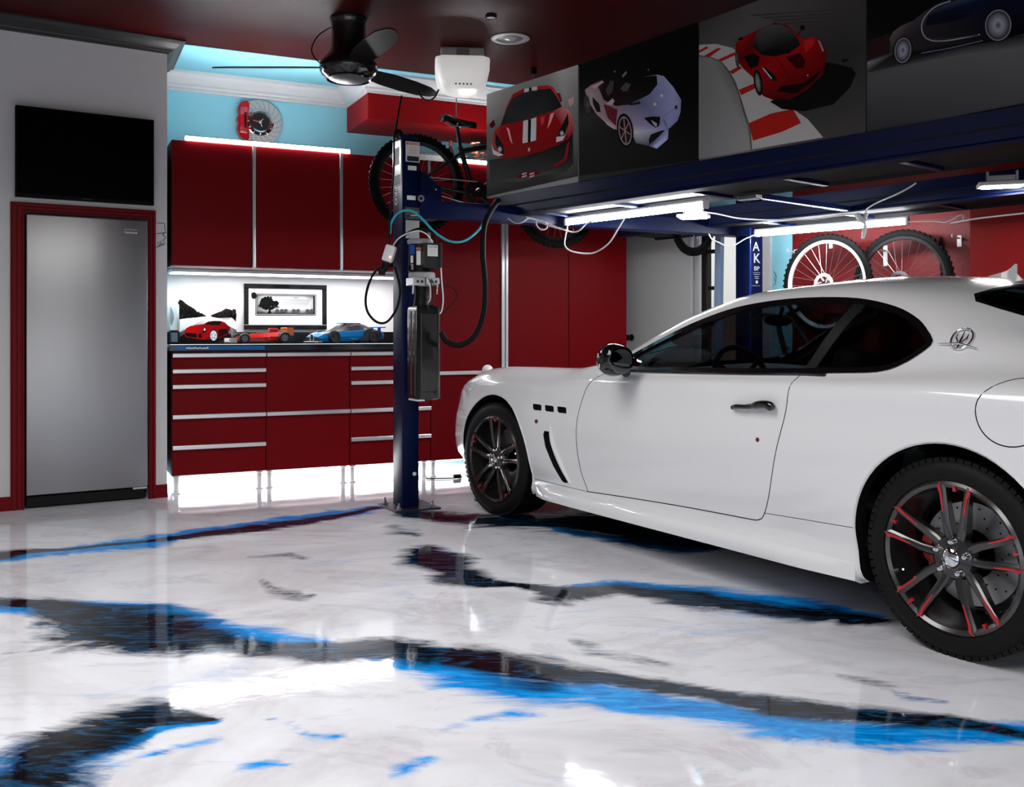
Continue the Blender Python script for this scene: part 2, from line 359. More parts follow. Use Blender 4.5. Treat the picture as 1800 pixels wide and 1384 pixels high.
    # feathered edge: 0.5 is the drawn edge
    kb = math_('ADD', ab.outputs['Fac'], math_('MULTIPLY', nz, math_('MULTIPLY', math_('MINIMUM', math_('MULTIPLY', ab.outputs['Fac'], 4.0), 1.0), .95)))
    kk = math_('ADD', ak.outputs['Fac'], math_('MULTIPLY', nz, math_('MULTIPLY', math_('MINIMUM', math_('MULTIPLY', ak.outputs['Fac'], 4.0), 1.0), .8)))
    blue = ramp(fine, [(.3, (.0, .10, .34)), (.5, (.0, .25, .72)), (.7, (.03, .42, .90))])
    c1 = mix(ramp(kb, [(.14, (0, 0, 0)), (.34, (.35, .35, .35)), (.58, (1, 1, 1))]), base, blue)
    c2 = mix(ramp(kk, [(.18, (0, 0, 0)), (.40, (.5, .5, .5)), (.60, (1, 1, 1))]), c1, mix(ramp(fine, [(.50, (0, 0, 0)), (.70, (1, 1, 1))]), (.0035, .0035, .005), (.006, .085, .20)))
    Lk(c2, b.inputs['Base Color'])
    b.inputs['Roughness'].default_value = .06; b.inputs['Specular IOR Level'].default_value = .5; b.inputs['IOR'].default_value = 1.30; b.inputs['Coat Weight'].default_value = .0; b.inputs['Coat Roughness'].default_value = .03
    bp = N.new('ShaderNodeBump'); bp.inputs['Strength'].default_value = .035; bp.inputs['Distance'].default_value = .02; Lk(noise(7, 3), bp.inputs['Height']); Lk(bp.outputs[0], b.inputs['Normal'])
    me.materials.append(m); me.polygons.foreach_set('use_smooth', [True]*len(me.polygons))
    o = D.objects.new('floor', me); COL.objects.link(o); tag(o, kind='structure'); return o
FLOOR = build_floor()
mb = MB(); mb.prism([FW.w(-6.1, -8.3), FW.w(-6.1, .14), FW.w(.95, .14), CAB.w(-.13, .87), CAB.w(4.4, .87), RW.w(2.6, -.12), RW.w(-11, -.12)][::-1], Matrix.Translation((0, 0, ZC)), .1); struct(mb, 'ceiling', M_CEIL)

def fbox(mb, F, u0, u1, v0, v1, z0, z1, bev=0):
    Rz = Matrix.Rotation(F.a, 4, 'Z'); b = MB(); b.box(u0, u1, v0, v1, z0, z1, bev=bev)
    o = F.o; return mb.add([Rz @ v + o for v in map(Vector, b.v)], b.f)
FU0, FU1 = FW.u(42), FW.u(260)
FZ1 = FW.hit(150, 379)[1]
mb = MB(); fbox(mb, FW, -6, FU0, 0, .14, 0, ZC); fbox(mb, FW, FU1, .992, 0, .14, 0, ZC); fbox(mb, FW, FU0, FU1, 0, .14, FZ1, ZC)
fbox(mb, FW, FU0-.1, FU1+.1, .78, .85, 0, FZ1+.1); fbox(mb, FW, FU0-.1, FU0-.02, .14, .8, 0, FZ1+.1); fbox(mb, FW, FU1+.02, FU1+.1, .14, .8, 0, FZ1+.1)
struct(mb, 'wall_left', M_WALL)
mb = MB(); fbox(mb, FW, -6.1, -6, -8.2, .1, 0, ZC); struct(mb, 'wall_side', M_WALL)
mb = MB(); fbox(mb, FW, -6, 5.5, -8.2, -8.1, 2.4, ZC); struct(mb, 'wall_front', M_WALL)
mb = MB(); fbox(mb, CAB, -.13, -.03, .06, .86, 0, ZC); struct(mb, 'wall_alcove', M_CYAN)
mb = MB(); fbox(mb, CAB, -.13, 4.6, .75, .87, 0, ZC); struct(mb, 'wall_back', M_CYAN)
ALC = ZC-.004
mb = MB(); fbox(mb, CAB, -.03, 3.9, -.02, .75, ALC, ALC+.004); struct(mb, 'trim_1', mat('alcove_blue', (.25, .60, .72), .6))
CZ1, CZ0 = 2.405, .13                                     # cabinet top and bottom
ZU0 = 1.555                                              # underside of the wall units
U757 = CAB.u(757)
mb = MB(); fbox(mb, CAB, -.03, U757, .738, .752, 0, CZ1-.1); struct(mb, 'trim_2', mat('backsplash_white', (.78, .78, .78), .5, bump=.12, bscale=45))
mb = MB(); fbox(mb, CAB, 1.422, 3.95, .18, .75, 2.715, ZC); struct(mb, 'trim_3', M_SOFF)
# crowns
def mitre(pts, prof, mb, side=1):
    n = len(pts); path = []
    for i, p in enumerate(pts):
        a = Vector(pts[max(i-1, 0)][:2]); b = Vector(p[:2]); c = Vector(pts[min(i+1, n-1)][:2])
        d1 = (b-a).normalized() if i else (c-b).normalized(); d2 = (c-b).normalized() if i < n-1 else d1
        n1 = Vector((-d1.y, d1.x)); n2 = Vector((-d2.y, d2.x)); nn = (n1+n2); nn = nn/max(nn.dot(n1), .2)*side
        path.append((p[0], p[1], nn.x, nn.y, p[2]))
    mb.sweep(prof, path)
CROWN = [(0, 0), (.115, 0), (.115, -.018), (.098, -.026), (.085, -.045), (.050, -.085), (.034, -.095), (.030, -.112), (.014, -.118), (.012, -.135), (0, -.135)]
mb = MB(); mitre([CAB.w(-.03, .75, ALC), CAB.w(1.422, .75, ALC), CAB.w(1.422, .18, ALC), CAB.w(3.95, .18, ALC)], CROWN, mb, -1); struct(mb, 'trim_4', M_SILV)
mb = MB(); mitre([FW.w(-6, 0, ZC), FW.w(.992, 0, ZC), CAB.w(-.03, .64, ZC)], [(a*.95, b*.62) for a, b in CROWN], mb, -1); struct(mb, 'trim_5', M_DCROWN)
# red freezer frame, red baseboards
FB = [(0, 0), (.018, 0), (.022, .01), (.022, .03), (.014, .036), (.014, .05), (.02, .056), (.02, .075), (.012, .082), (.012, .1), (0, .1)]
def board(F, u0, u1, name, zz=.0):
    mb = MB(); fbox(mb, F, u0, u1, -.016, 0, zz, zz+.062); fbox(mb, F, u0, u1, -.010, 0, zz+.062, zz+.085); fbox(mb, F, u0, u1, -.022, 0, zz, zz+.02); struct(mb, name, M_TRIMR)
UL = FW.u(18); UR = FW.u(273); ZT = FW.hit(150, 363)[1]
board(FW, -6, UL, 'baseboard_left'); board(FW, UR, .992, 'baseboard_alcove')
mb = MB()
for (a, b, d) in ((0, 1, .016), (.12, .42, .028), (.5, .8, .024), (.88, 1, .032)):   # stepped casing
    wl = FU0-UL; wr = UR-FU1; wt = ZT-FZ1
    fbox(mb, FW, UL+wl*a, UL+wl*b, -d, 0, 0, FZ1+wt*(1-a)); fbox(mb, FW, UR-wr*b, UR-wr*a, -d, 0, 0, FZ1+wt*(1-a)); fbox(mb, FW, UL+wl*a, UR-wr*a, -d*.99, 0, FZ1+wt*(1-b), FZ1+wt*(1-a))
struct(mb, 'trim_6', M_TRIMR)
# right wall with the doorway
DU0, DU1 = 1.11, 1.79
mb = MB(); fbox(mb, RW, -11, DU0, -.12, 0, 0, ZC); fbox(mb, RW, DU1, 2.75, -.12, 0, 0, ZC); fbox(mb, RW, DU0, DU1, -.12, 0, 2.03, ZC); struct(mb, 'wall_right', M_CYAN)
mb = MB(); fbox(mb, RW, DU0-.06, DU0+.015, -.13, .018, 0, 2.09); fbox(mb, RW, DU1-.015, DU1+.06, -.13, .018, 0, 2.09); fbox(mb, RW, DU0-.06, DU1+.06, -.13, .018, 2.015, 2.09); struct(mb, 'trim_7', M_SILV)
RU1 = RW.u(1396); RU0 = RW.u(1698)
mb = MB(); fbox(mb, RW, RU0-.1, RU1, 0, .022, .2, 2.75); struct(mb, 'trim_8', M_REDW)
# the white door leaf, swung open against the wall
dr = thing('door', 'white flat door standing open flat against the right wall, dark knob', 'door', RW.w(2.575, .06), RW.a); dr.name = 'door_1'; dr['kind'] = 'structure'
mb = MB(); mb.box(-.76, 0, -.02, .02, .012, 2.02, bev=.004); mb.build('door_leaf', mat('door_white', (.72, .71, .70), .4), dr)
mb = MB(); mb.lathe([(0, .0), (.031, 0), (.031, .006), (.012, .010), (.011, .03), (.024, .04), (.029, .052), (.026, .066), (.012, .074), (0, .075)], 20, Matrix.Translation((-.07, .02, 1.055)) @ Matrix.Rotation(R(-90), 4, 'X')); mb.build('door_knob', mat('dark_bronze', (.03, .025, .022), .25, metal=.8), dr, smooth=40)
mb = MB(); mb.box(-.002, .006, -.012, .016, 1.01, 1.11); mb.box(-.002, .004, -.008, .008, 1.03, 1.08); mb.build('latch_plate', STEEL, dr)
# outside, through the doorway
mb = MB(); fbox(mb, RW, 1.0, 7.5, -2.6, -2.5, 0, 1.32); o = struct(mb, 'wall_outside', mat('brown_block', (.19, .085, .055), .8, var=.35, vscale=3))
mb = MB(); fbox(mb, RW, -1.0, 9, -3.4, -3.3, 0, 3.6); struct(mb, 'wall_neighbour', mat('sunlit_render', (.85, .83, .80), .8))
# ------------------------------------------------------------------ the white coupe
PAINT = mat('pearl_white_paint', (.83, .83, .84), .22, coat=1, spec=.45, cr=.02)
SEAM = mat('panel_gap', (.01, .01, .01), .8, spec=.1)
WELL = mat('wheel_well', (.006, .006, .006), .9, spec=.05)
CABIN = mat('cabin_lining', (.012, .012, .013), .7)
GLASS = tinted('tinted_glass', (.50, .54, .56), 1.5, .01)
GREYL = mat('grey_leather', (.22, .21, .20), .5); REDL = mat('red_leather', (.20, .01, .012), .5)
def pchip(x, y, xi):
    x = np.array(x, float); y = np.array(y, float); h = np.diff(x); d = np.diff(y)/h; m = np.zeros(len(x))
    for i in range(1, len(x)-1):
        if d[i-1]*d[i] > 0:
            w1 = 2*h[i]+h[i-1]; w2 = h[i]+2*h[i-1]; m[i] = (w1+w2)/(w1/d[i-1]+w2/d[i])
    m[0] = d[0]; m[-1] = d[-1]
    k = np.clip(np.searchsorted(x, xi)-1, 0, len(h)-1); t = (xi-x[k])/h[k]; H = h[k]
    return y[k]*(2*t**3-3*t*t+1)+m[k]*H*(t**3-2*t*t+t)+y[k+1]*(-2*t**3+3*t*t)+m[k+1]*H*(t**3-t*t)
#     s     zb   ws   wl   wm   wsh  zsh   wb   zbt   wr   zr    zt
CARS = [
    (-.90, .30, .06, .12, .13, .10, .55, .08, .585, .05, .605, .61),
    (-.87, .24, .36, .44, .44, .40, .60, .34, .635, .22, .655, .67),
    (-.80, .19, .54, .63, .64, .58, .66, .51, .695, .34, .718, .73),
    (-.70, .17, .67, .76, .765, .71, .705, .63, .745, .42, .765, .77),
    (-.60, .165, .75, .825, .835, .78, .735, .69, .782, .48, .798, .80),
    (-.45, .165, .81, .875, .885, .83, .775, .745, .826, .55, .832, .83),
    (-.30, .165, .835, .90, .912, .855, .80, .775, .858, .60, .858, .85),
    (.0, .165, .845, .905, .925, .875, .815, .785, .882, .62, .880, .875),
    (.30, .165, .86, .90, .918, .870, .818, .78, .886, .62, .886, .89),
    (.60, .163, .885, .893, .905, .865, .820, .785, .884, .62, .895, .908),
    (.80, .163, .893, .888, .897, .862, .835, .80, .893, .66, .925, .945),
    (1.0, .163, .895, .886, .895, .862, .850, .805, .900, .69, .985, 1.035),
    (1.2, .163, .895, .886, .895, .862, .855, .812, .905, .685, 1.070, 1.130),
    (1.5, .163, .895, .886, .895, .865, .865, .815, .912, .655, 1.185, 1.250),
    (1.85, .163, .895, .886, .897, .872, .875, .818, .922, .625, 1.262, 1.328),
    (2.3, .165, .895, .890, .908, .885, .885, .818, .938, .600, 1.278, 1.352),
    (2.6, .170, .893, .905, .925, .900, .893, .81, .955, .575, 1.245, 1.336),
    (2.85, .175, .89, .915, .938, .910, .898, .795, .975, .550, 1.195, 1.298),
    (3.1, .18, .885, .918, .940, .912, .90, .775, .985, .530, 1.130, 1.238),
    (3.4, .185, .87, .905, .930, .900, .905, .755, .975, .50, 1.055, 1.140),
    (3.7, .20, .82, .865, .890, .860, .91, .735, .965, .47, 1.0, 1.045),
    (3.92, .24, .72, .79, .82, .79, .91, .70, .955, .45, .975, .99),
    (4.03, .32, .55, .66, .69, .67, .88, .60, .915, .40, .93, .94),
    (4.08, .40, .30, .42, .44, .42, .80, .36, .82, .25, .83, .835)]
def crom(P, n):
    P = np.array(P); out = []
    for i in range(len(P)-1):
        p0 = P[max(i-1, 0)]; p1 = P[i]; p2 = P[i+1]; p3 = P[min(i+2, len(P)-1)]
        def kn(a, b): return max(np.linalg.norm(b-a), 1e-4)**.5
        t0 = 0; t1 = kn(p0, p1) if i else kn(p1, p2); t2 = t1+kn(p1, p2); t3 = t2+(kn(p2, p3) if i < len(P)-2 else kn(p1, p2))
        if i == 0: p0 = 2*p1-p2
        if i == len(P)-2: p3 = 2*p2-p1
        for k in range(n):
            t = t1+(t2-t1)*k/n
            A1 = (t1-t)/(t1-t0)*p0+(t-t0)/(t1-t0)*p1; A2 = (t2-t)/(t2-t1)*p1+(t-t1)/(t2-t1)*p2; A3 = (t3-t)/(t3-t2)*p2+(t-t2)/(t3-t2)*p3
            B1 = (t2-t)/(t2-t0)*A1+(t-t0)/(t2-t0)*A2; B2 = (t3-t)/(t3-t1)*A2+(t-t1)/(t3-t1)*A3
            out.append((t2-t)/(t2-t1)*B1+(t-t1)/(t2-t1)*B2)
    out.append(P[-1]); return out
def car_loft(ss, inset=0, zmin=None):
    T = np.array(CARS); cols = [pchip(T[:, 0], T[:, j], ss) for j in range(1, 12)]
    vs = []; nsec = None
    for i, s in enumerate(ss):
        zb, ws, wl, wm, wsh, zsh, wb, zbt, wr, zr, zt = [c[i]for c in cols]
        zm = zb+(zsh-zb)*.62; zl = zb+(zsh-zb)*.30; ze = zb+(zsh-zb)*.10
        P = [(0, zb), (ws*.55, zb), (ws-.03, zb+.004), (ws, zb+.03), (min(ws, wl)*.5+max(ws, wl)*.5-.012, ze+.045), (wl, zl), (wm, zm), (wsh+(wm-wsh)*.45, zm+(zsh-zm)*.62), (wsh, zsh), (wb, zbt), ((wb+wr)/2+.018, (zbt+zr)/2+.012), (wr, zr), (wr*.66, zr+(zt-zr)*.66), (wr*.3, zr+(zt-zr)*.95), (0, zt)]
        if inset:
            P = [(max(y-inset, 0) if y > inset else y*.3, max(z-inset if z > .6 else z+inset, zmin or 0)) for y, z in P]
        Q = crom(P, 4)
        half = [(max(y, 0), z) for y, z in Q]
        ring = [(-y, z) for y, z in half] + [(y, z) for y, z in half[-2:0:-1]]
        nsec = len(ring)
        vs += [(s, y, z) for y, z in ring]
    fs = []
    for i in range(len(ss)-1):
        fs += [(i*nsec+k, i*nsec+(k+1) % nsec, (i+1)*nsec+(k+1) % nsec, (i+1)*nsec+k) for k in range(nsec)]
    fs += [tuple(range(nsec))[::-1], tuple(range((len(ss)-1)*nsec, len(ss)*nsec))]
    return vs, fs
def mesh_obj(name, vs, fs, m):
    me = D.meshes.new(name); me.from_pydata(vs, [], fs); me.materials.append(m)
    bm = bmesh.new(); bm.from_mesh(me); bmesh.ops.remove_doubles(bm, verts=bm.verts[:], dist=1e-5); bmesh.ops.recalc_face_normals(bm, faces=bm.faces[:]); bm.to_mesh(me); bm.free()
    o = D.objects.new(name, me); COL.objects.link(o); return o
CAR_A = math.atan2(-.8486, .529)
car = thing('car', 'glossy white two-door coupe with black wheels parked under the blue lift', 'car', (-.117+.91*.8486, 5.826+.91*.529, 0), CAR_A)
ss = np.unique(np.concatenate([np.linspace(-.90, -.6, 16), np.linspace(-.6, 3.9, 118), np.linspace(3.9, 4.08, 12)]))
outer = mesh_obj('car_body', *car_loft(ss), PAINT)
ov = [v.co.copy() for v in outer.data.vertices]; of = [tuple(p.vertices) for p in outer.data.polygons]; on = [v.normal.copy() for v in outer.data.vertices]
BV = BVHTree.FromPolygons(ov, of)
def side(x, z, off=0.0, sgn=-1):
    h = BV.ray_cast(Vector((x, sgn*3, z)), Vector((0, -sgn, 0)))
    if h[0] is None:
        q = BV.find_nearest(Vector((x, sgn*.9, z))); return q[0]+q[1]*off, q[1]
    return h[0]+h[1]*off, h[1]
def down(x, y, off=0.0):
    h = BV.ray_cast(Vector((x, y, 3)), Vector((0, 0, -1))); return h[0]+h[1]*off, h[1]
def boolean(o, c, op='DIFFERENCE'):
    md = o.modifiers.new('b', 'BOOLEAN'); md.object = c; md.operation = op; md.solver = 'EXACT'; md.material_mode = 'TRANSFER'
    dg = bpy.context.evaluated_depsgraph_get(); me = D.meshes.new_from_object(o.evaluated_get(dg)); o.modifiers.clear(); old = o.data; o.data = me; D.meshes.remove(old)
def curve2(pts, n=6, closed=False):
    P = [Vector((p[0], p[1], 0)) for p in pts]
    if closed: P = [P[-1]]+P+[P[0], P[1]]
    q = smooth_path(P, n)
    if closed: q = q[n:-n-1]
    return [(v.x, v.y) for v in q]
def chaikin(P, it=2, closed=True):
    for _ in range(it):
        Q = []; n = len(P)
        for i in range(n if closed else n-1):
            a = P[i]; b = P[(i+1) % n]; Q += [(a[0]*.75+b[0]*.25, a[1]*.75+b[1]*.25), (a[0]*.25+b[0]*.75, a[1]*.25+b[1]*.75)]
        P = Q
    return P
# openings in side view (x rearward, z up)
BELT = [(1.045, .914), (1.3, .912), (1.6, .918), (2.0, .927), (2.31, .937)]
TOPC = [(1.045, .930), (1.10, .958), (1.25, 1.027), (1.42, 1.098), (1.60, 1.162), (1.80, 1.212), (2.0, 1.236), (2.2, 1.243), (2.42, 1.234), (2.6, 1.196), (2.72, 1.145), (2.80, 1.088)]
WIN = curve2(TOPC, 4)+chaikin([(2.80, 1.088), (2.825, 1.062), (2.80, 1.030), (2.745, .985), (2.68, .957), (2.58, .948)], 1, False)+[(2.31, .937)]+BELT[::-1][1:]
def inset_poly(P, d):
    c = []; n = len(P)
    A = sum(P[i][0]*P[(i+1) % n][1]-P[(i+1) % n][0]*P[i][1] for i in range(n)); sg = 1 if A > 0 else -1
    for i in range(n):
        a = Vector(P[i-1]); b = Vector(P[i]); e = Vector(P[(i+1) % n]); d1 = (b-a).normalized() if (b-a).length > 1e-6 else Vector((1, 0)); d2 = (e-b).normalized() if (e-b).length > 1e-6 else d1
        n1 = Vector((-d1.y, d1.x))*sg; n2 = Vector((-d2.y, d2.x))*sg; nn = n1+n2; nn = nn/max(nn.dot(n1), .5)
        c.append((b.x+nn.x*d, b.y+nn.y*d))
    return c
def side_prism(poly, y0=-1.2, y1=1.2):
    return MB().prism([(p[0], p[1]) for p in poly], Matrix(((1, 0, 0, 0), (0, 0, -1, y1), (0, 1, 0, 0), (0, 0, 0, 1))), y1-y0)
def cutter(mb, m):
    return mesh_obj('cut', mb.v, mb.f, m)
cut = [cutter(side_prism(WIN), CABIN)]
wsl = [(.70, 0), (.72, .25), (.80, .50), (.90, .645), (1.10, .625), (1.40, .575), (1.66, .54), (1.72, .3), (1.735, 0)]
wsp = [(x, y) for x, y in wsl]+[(x, -y) for x, y in wsl[::-1][1:-1]]
rwl = [(2.86, 0), (2.84, .3), (2.80, .50), (3.0, .51), (3.3, .49), (3.58, .47), (3.66, .3), (3.68, 0)]
rwp = [(x, y) for x, y in rwl]+[(x, -y) for x, y in rwl[::-1][1:-1]]
wsp = chaikin(wsp, 1); rwp = chaikin(rwp, 1)
mb = MB(); mb.prism(wsp, Matrix.Translation((0, 0, .80)), .8); cut.append(cutter(mb, CABIN))
mb = MB(); mb.prism(rwp, Matrix.Translation((0, 0, .93)), .6); cut.append(cutter(mb, CABIN))
sc_ = np.linspace(.86, 3.45, 60)
cv, cf = car_loft(sc_, .05, .30); cav = mesh_obj('cut', cv, cf, CABIN)
HUB = [(0.0, .337), (3.013, .337)]; AR = .388
for hx, hz in HUB:
    for sg in (-1, 1):
        mb = MB(); mb.lathe([(0, 0), (AR, 0), (AR, .42), (AR*.9, .46), (0, .46)], 64, Matrix.Translation((hx, sg*.52 if sg > 0 else -.98, hz+.0)) @ Matrix.Rotation(R(-90), 4, 'X'))
        cut.append(cutter(mb, WELL))
boolean(outer, cav)
for c in cut: boolean(outer, c)
for c in cut+[cav]: D.objects.remove(c)
# fender vents and the long slot behind the front wheel
def para(cx, cz, L, hgt, sl, r=1): return chaikin([(cx-L/2-sl, cz-hgt/2), (cx-L/2+sl, cz+hgt/2), (cx+L/2+sl, cz+hgt/2), (cx+L/2-sl, cz-hgt/2)][::-1], 0)
VENTS = [CARV for CARV in [[(c-.042, .697), (c+.030, .697), (c+.042, .690), (c+.048, .664), (c-.020, .664), (c-.034, .672)] for c in (.462, .578, .694)]]
SLOT = [(.555, .556), (.545, .535), (.56, .47), (.62, .37), (.682, .296), (.70, .287), (.735, .287), (.742, .297), (.70, .365), (.625, .48), (.600, .556)]
for poly in VENTS+[SLOT]:
    c = cutter(side_prism(poly, -1.2, -.84), SEAM); boolean(outer, c); D.objects.remove(c)
# normals: painted faces take the smooth loft normals
me = outer.data; me.polygons.foreach_set('use_smooth', [True]*len(me.polygons))
nrm = [None]*len(me.loops)
for p in me.polygons:
    mi = p.material_index
    for li in p.loop_indices:
        nrm[li] = p.normal.copy()
    if me.materials[mi] and me.materials[mi].name.startswith('pearl') and len(p.vertices) > 2:
        c = BV.find_nearest(p.center)
        if c[0] is not None and c[3] < 2e-3 and abs(c[1].dot(p.normal)) > .8:
            for li in p.loop_indices:
                v = me.vertices[me.loops[li].vertex_index].co; q = BV.find_nearest(v)
                f = of[q[2]]
                if len(f) == 4:
                    ws_ = [1/max((ov[k]-v).length, 1e-5) for k in f]
                    n = sum((on[k]*w_ for k, w_ in zip(f, ws_)), Vector())
                    nrm[li] = n.normalized()
me.normals_split_custom_set(nrm)
outer.parent = car

def patch(poly, off, sgn=-1, n=26, th=.004, name='side_glass', m=GLASS, proj=side):
    # fill an outline with a fine triangulation and drape it on the body, then give it thickness
    bm = bmesh.new(); vs = [bm.verts.new((p[0], p[1], 0)) for p in poly]; bm.faces.new(vs)
    xs = [p[0] for p in poly]; zs = [p[1] for p in poly]
    for k in range(1, n):
        x = min(xs)+(max(xs)-min(xs))*k/n
        bmesh.ops.bisect_plane(bm, geom=bm.verts[:]+bm.edges[:]+bm.faces[:], plane_co=(x, 0, 0), plane_no=(1, 0, 0))
    for k in range(1, 12):
        z = min(zs)+(max(zs)-min(zs))*k/12
        bmesh.ops.bisect_plane(bm, geom=bm.verts[:]+bm.edges[:]+bm.faces[:], plane_co=(0, z, 0), plane_no=(0, 1, 0))
    bm.verts.index_update(); V = []; F = [[v.index for v in f.verts] for f in bm.faces]; Q = []
    for v in bm.verts:
        if proj is side: p, nn = side(v.co.x, v.co.y, 0, sgn)
        else: p, nn = down(v.co.x, v.co.y, 0)
        Q.append((p, nn))
    V = [p+nn*off for p, nn in Q]; B = [p+nn*(off-th) for p, nn in Q]
    N = len(V); edge = [(e.verts[0].index, e.verts[1].index) for e in bm.edges if len(e.link_faces) == 1]; bm.free()
    mb = MB(); mb.add(V+B, F+[tuple(i+N for i in f[::-1]) for f in F]+[(a, b, b+N, a+N) for a, b in edge])
    return mb.build(name, m, car, smooth=50)
def ring(pa, pb, off, sgn=-1, th=.012, name='window_trim', m=GBLACK, proj=side):
    mb = MB(); V = []
    for P in (pa, pb):
        for dq in (off, off-th):
            for p in P:
                q, nn = (side(p[0], p[1], 0, sgn) if proj is side else down(p[0], p[1], 0)); V.append(q+nn*dq)
    n = len(pa); F = []
    for i in range(n):
        j = (i+1) % n
        F += [(i, j, 2*n+j, 2*n+i), (n+i, 3*n+i, 3*n+j, n+j), (i, n+i, n+j, j), (2*n+i, 2*n+j, 3*n+j, 3*n+i)]
    mb.add(V, F); return mb.build(name, m, car, smooth=50)
for sg in (-1, 1):
    ring(inset_poly(WIN, -.004), inset_poly(WIN, .017), .004, sg)
    # front and rear side glass with the raked pillar between
    gl = inset_poly(WIN, .012)
    def clip(P, a, b, keep):
        out = []; n = len(P); f = lambda p: ((b[0]-a[0])*(p[1]-a[1])-(b[1]-a[1])*(p[0]-a[0]))*keep
        for i in range(n):
            p = P[i]; q = P[(i+1) % n]
            if f(p) >= 0: out.append(p)
            if f(p)*f(q) < 0:
                t = f(p)/(f(p)-f(q)); out.append((p[0]+(q[0]-p[0])*t, p[1]+(q[1]-p[1])*t))
        return out
    pa, pb = (2.292, .93), (2.435, 1.25)
    pc, pd = (2.345, .93), (2.492, 1.25)
    patch(clip(gl, pa, pb, 1), -.006, sg); patch(clip(gl, pc, pd, -1), -.006, sg, name='quarter_glass')
    patch(clip(clip(inset_poly(WIN, .008), pa, pb, -1), pc, pd, 1), .002, sg, n=6, name='door_pillar', m=mat('satin_black', (.007, .007, .008), .35, spec=.3))
    patch([(1.05, .918), (1.05, .937), (1.13, .972), (1.20, 1.003), (1.165, .918)], .005, sg, n=5, name='mirror_base', m=GBLACK)
    mb = MB(); st = [(1.03+.05*k, 0) for k in range(29)]
    mb.tube([side(x, np.interp(x, [b[0] for b in BELT], [b[1] for b in BELT])-.006, .002, sg)[0] for x, _ in st if x < 2.6], .008, 6); mb.build('belt_moulding', GBLACK, car, smooth=60)
patch(wsp, -.004, name='windscreen', proj=down, n=20); ring(wsp, inset_poly(wsp, .02), .002, name='windscreen_seal', proj=down)
patch(rwp, -.004, name='rear_window', proj=down, n=20, m=tinted('dark_glass', (.03, .03, .035), 1.6, .01)); ring(rwp, inset_poly(rwp, .02), .002, name='rear_window_seal', proj=down)
def seam(pts, name, r=.0026, m=SEAM, sgn=-1, off=-.001, closed=False):
    mb = MB(); mb.tube([side(x, z, off, sgn)[0] for x, z in pts], r, 6, closed=closed); return mb.build(name, m, car, smooth=60)
DOOR = curve2([(1.035, .905), (.96, .868), (.895, .80), (.855, .70), (.842, .60), (.848, .48), (.875, .36), (.922, .268)], 6)+curve2([(.922, .268), (1.3, .287), (1.7, .303), (2.06, .312)], 6)+curve2([(2.06, .312), (2.12, .317), (2.155, .345), (2.19, .43), (2.235, .60), (2.275, .75), (2.292, .85), (2.297, .93)], 6)
for sg in (-1, 1):
    seam(DOOR, 'door_seam', sgn=sg)
    seam(curve2([(.40, .268), (.6, .268), (.922, .268)]), 'sill_seam', sgn=sg, r=.0018); seam(curve2([(2.155, .352), (2.4, .362), (2.625, .372)]), 'sill_seam', sgn=sg, r=.0018)
seam([(3.235+.118*math.cos(a), .845+.108*math.sin(a)) for a in np.linspace(0, 2*math.pi, 40, endpoint=False)], 'fuel_door_seam', closed=True)
seam(curve2([(-.385, .50), (-.42, .505), (-.49, .50), (-.60, .495)]), 'bumper_seam', r=.0015)
seam(curve2([(-.36, .60), (-.34, .68), (-.28, .755), (-.2, .79)]), 'lamp_seam', r=.0012)
# arch lips
for hx, hz in HUB:
    for sg in (-1, 1):
        a0, a1 = (R(-24), R(204))
        pts = [side(hx+(AR+.006)*math.cos(a), hz+(AR+.006)*math.sin(a), .001, sg)[0] for a in np.linspace(a0, a1, 40) if hz+(AR+.006)*math.sin(a) > .175]
        mb = MB(); mb.tube(pts, .004, 6); mb.build('arch_lip', PAINT, car, smooth=60)
# sculpted blade behind the slot, side skirt
mb = MB(); pts = [side(x, z, .0, -1)[0] for x, z in curve2([(.605, .585), (.632, .50), (.69, .395), (.765, .287)], 6)]
mb.tube(pts, [.006+.010*math.sin(math.pi*min(1, k/len(pts)*1.0))for k in range(len(pts))], 8); mb.build('vent_blade', PAINT, car, smooth=60)
for sg in (-1, 1):
    mb = MB(); V = []; xs = np.linspace(.42, 2.62, 40); pr = [(-.01, .245), (.014, .235), (.030, .205), (.026, .172), (-.03, .158), (-.10, .16)]
    for x in xs:
        y0 = abs(side(x, .235, 0, sg)[0].y); e = min(1, (x-.42)/.12, max(.05, (2.66-x)/.3)) 
        V += [(x, sg*(y0+o*e if o > 0 else y0+o), z) for o, z in pr]
    k = len(pr); F = [(i*k+j, i*k+(j+1) % k, (i+1)*k+(j+1) % k, (i+1)*k+j) for i in range(len(xs)-1) for j in range(k)]+[tuple(range(k)), tuple(range((len(xs)-1)*k, len(xs)*k))]
    mb.add(V, F); mb.build('side_skirt', PAINT, car, smooth=45)
# vent mesh backing, marker, lock dots
for P in VENTS: patch(inset_poly(P, -.006), -.02, n=3, name='fender_vent', m=DARK)
patch(inset_poly(SLOT, -.006), -.02, n=3, name='slot_grille', m=DARK)
def dot(x, z, rx, rz, name, m, off=.003):
    p, nn = side(x, z); T = nn.to_track_quat('Z', 'Y').to_matrix().to_4x4(); mb = MB(); mb.ball((0, 0, 0), 1, 8, (rx, rz, off)); 
    mb.v = [tuple(p+(T @ Vector(v))) for v in mb.v]; return mb.build(name, m, car, smooth=80)
dot(.475, .602, .016, .012, 'side_marker', mat('marker_red', (.12, .004, .004), .15, coat=1)); dot(2.135, .655, .011, .010, 'lock_cover', mat('marker_red', (.12, .004, .004)))
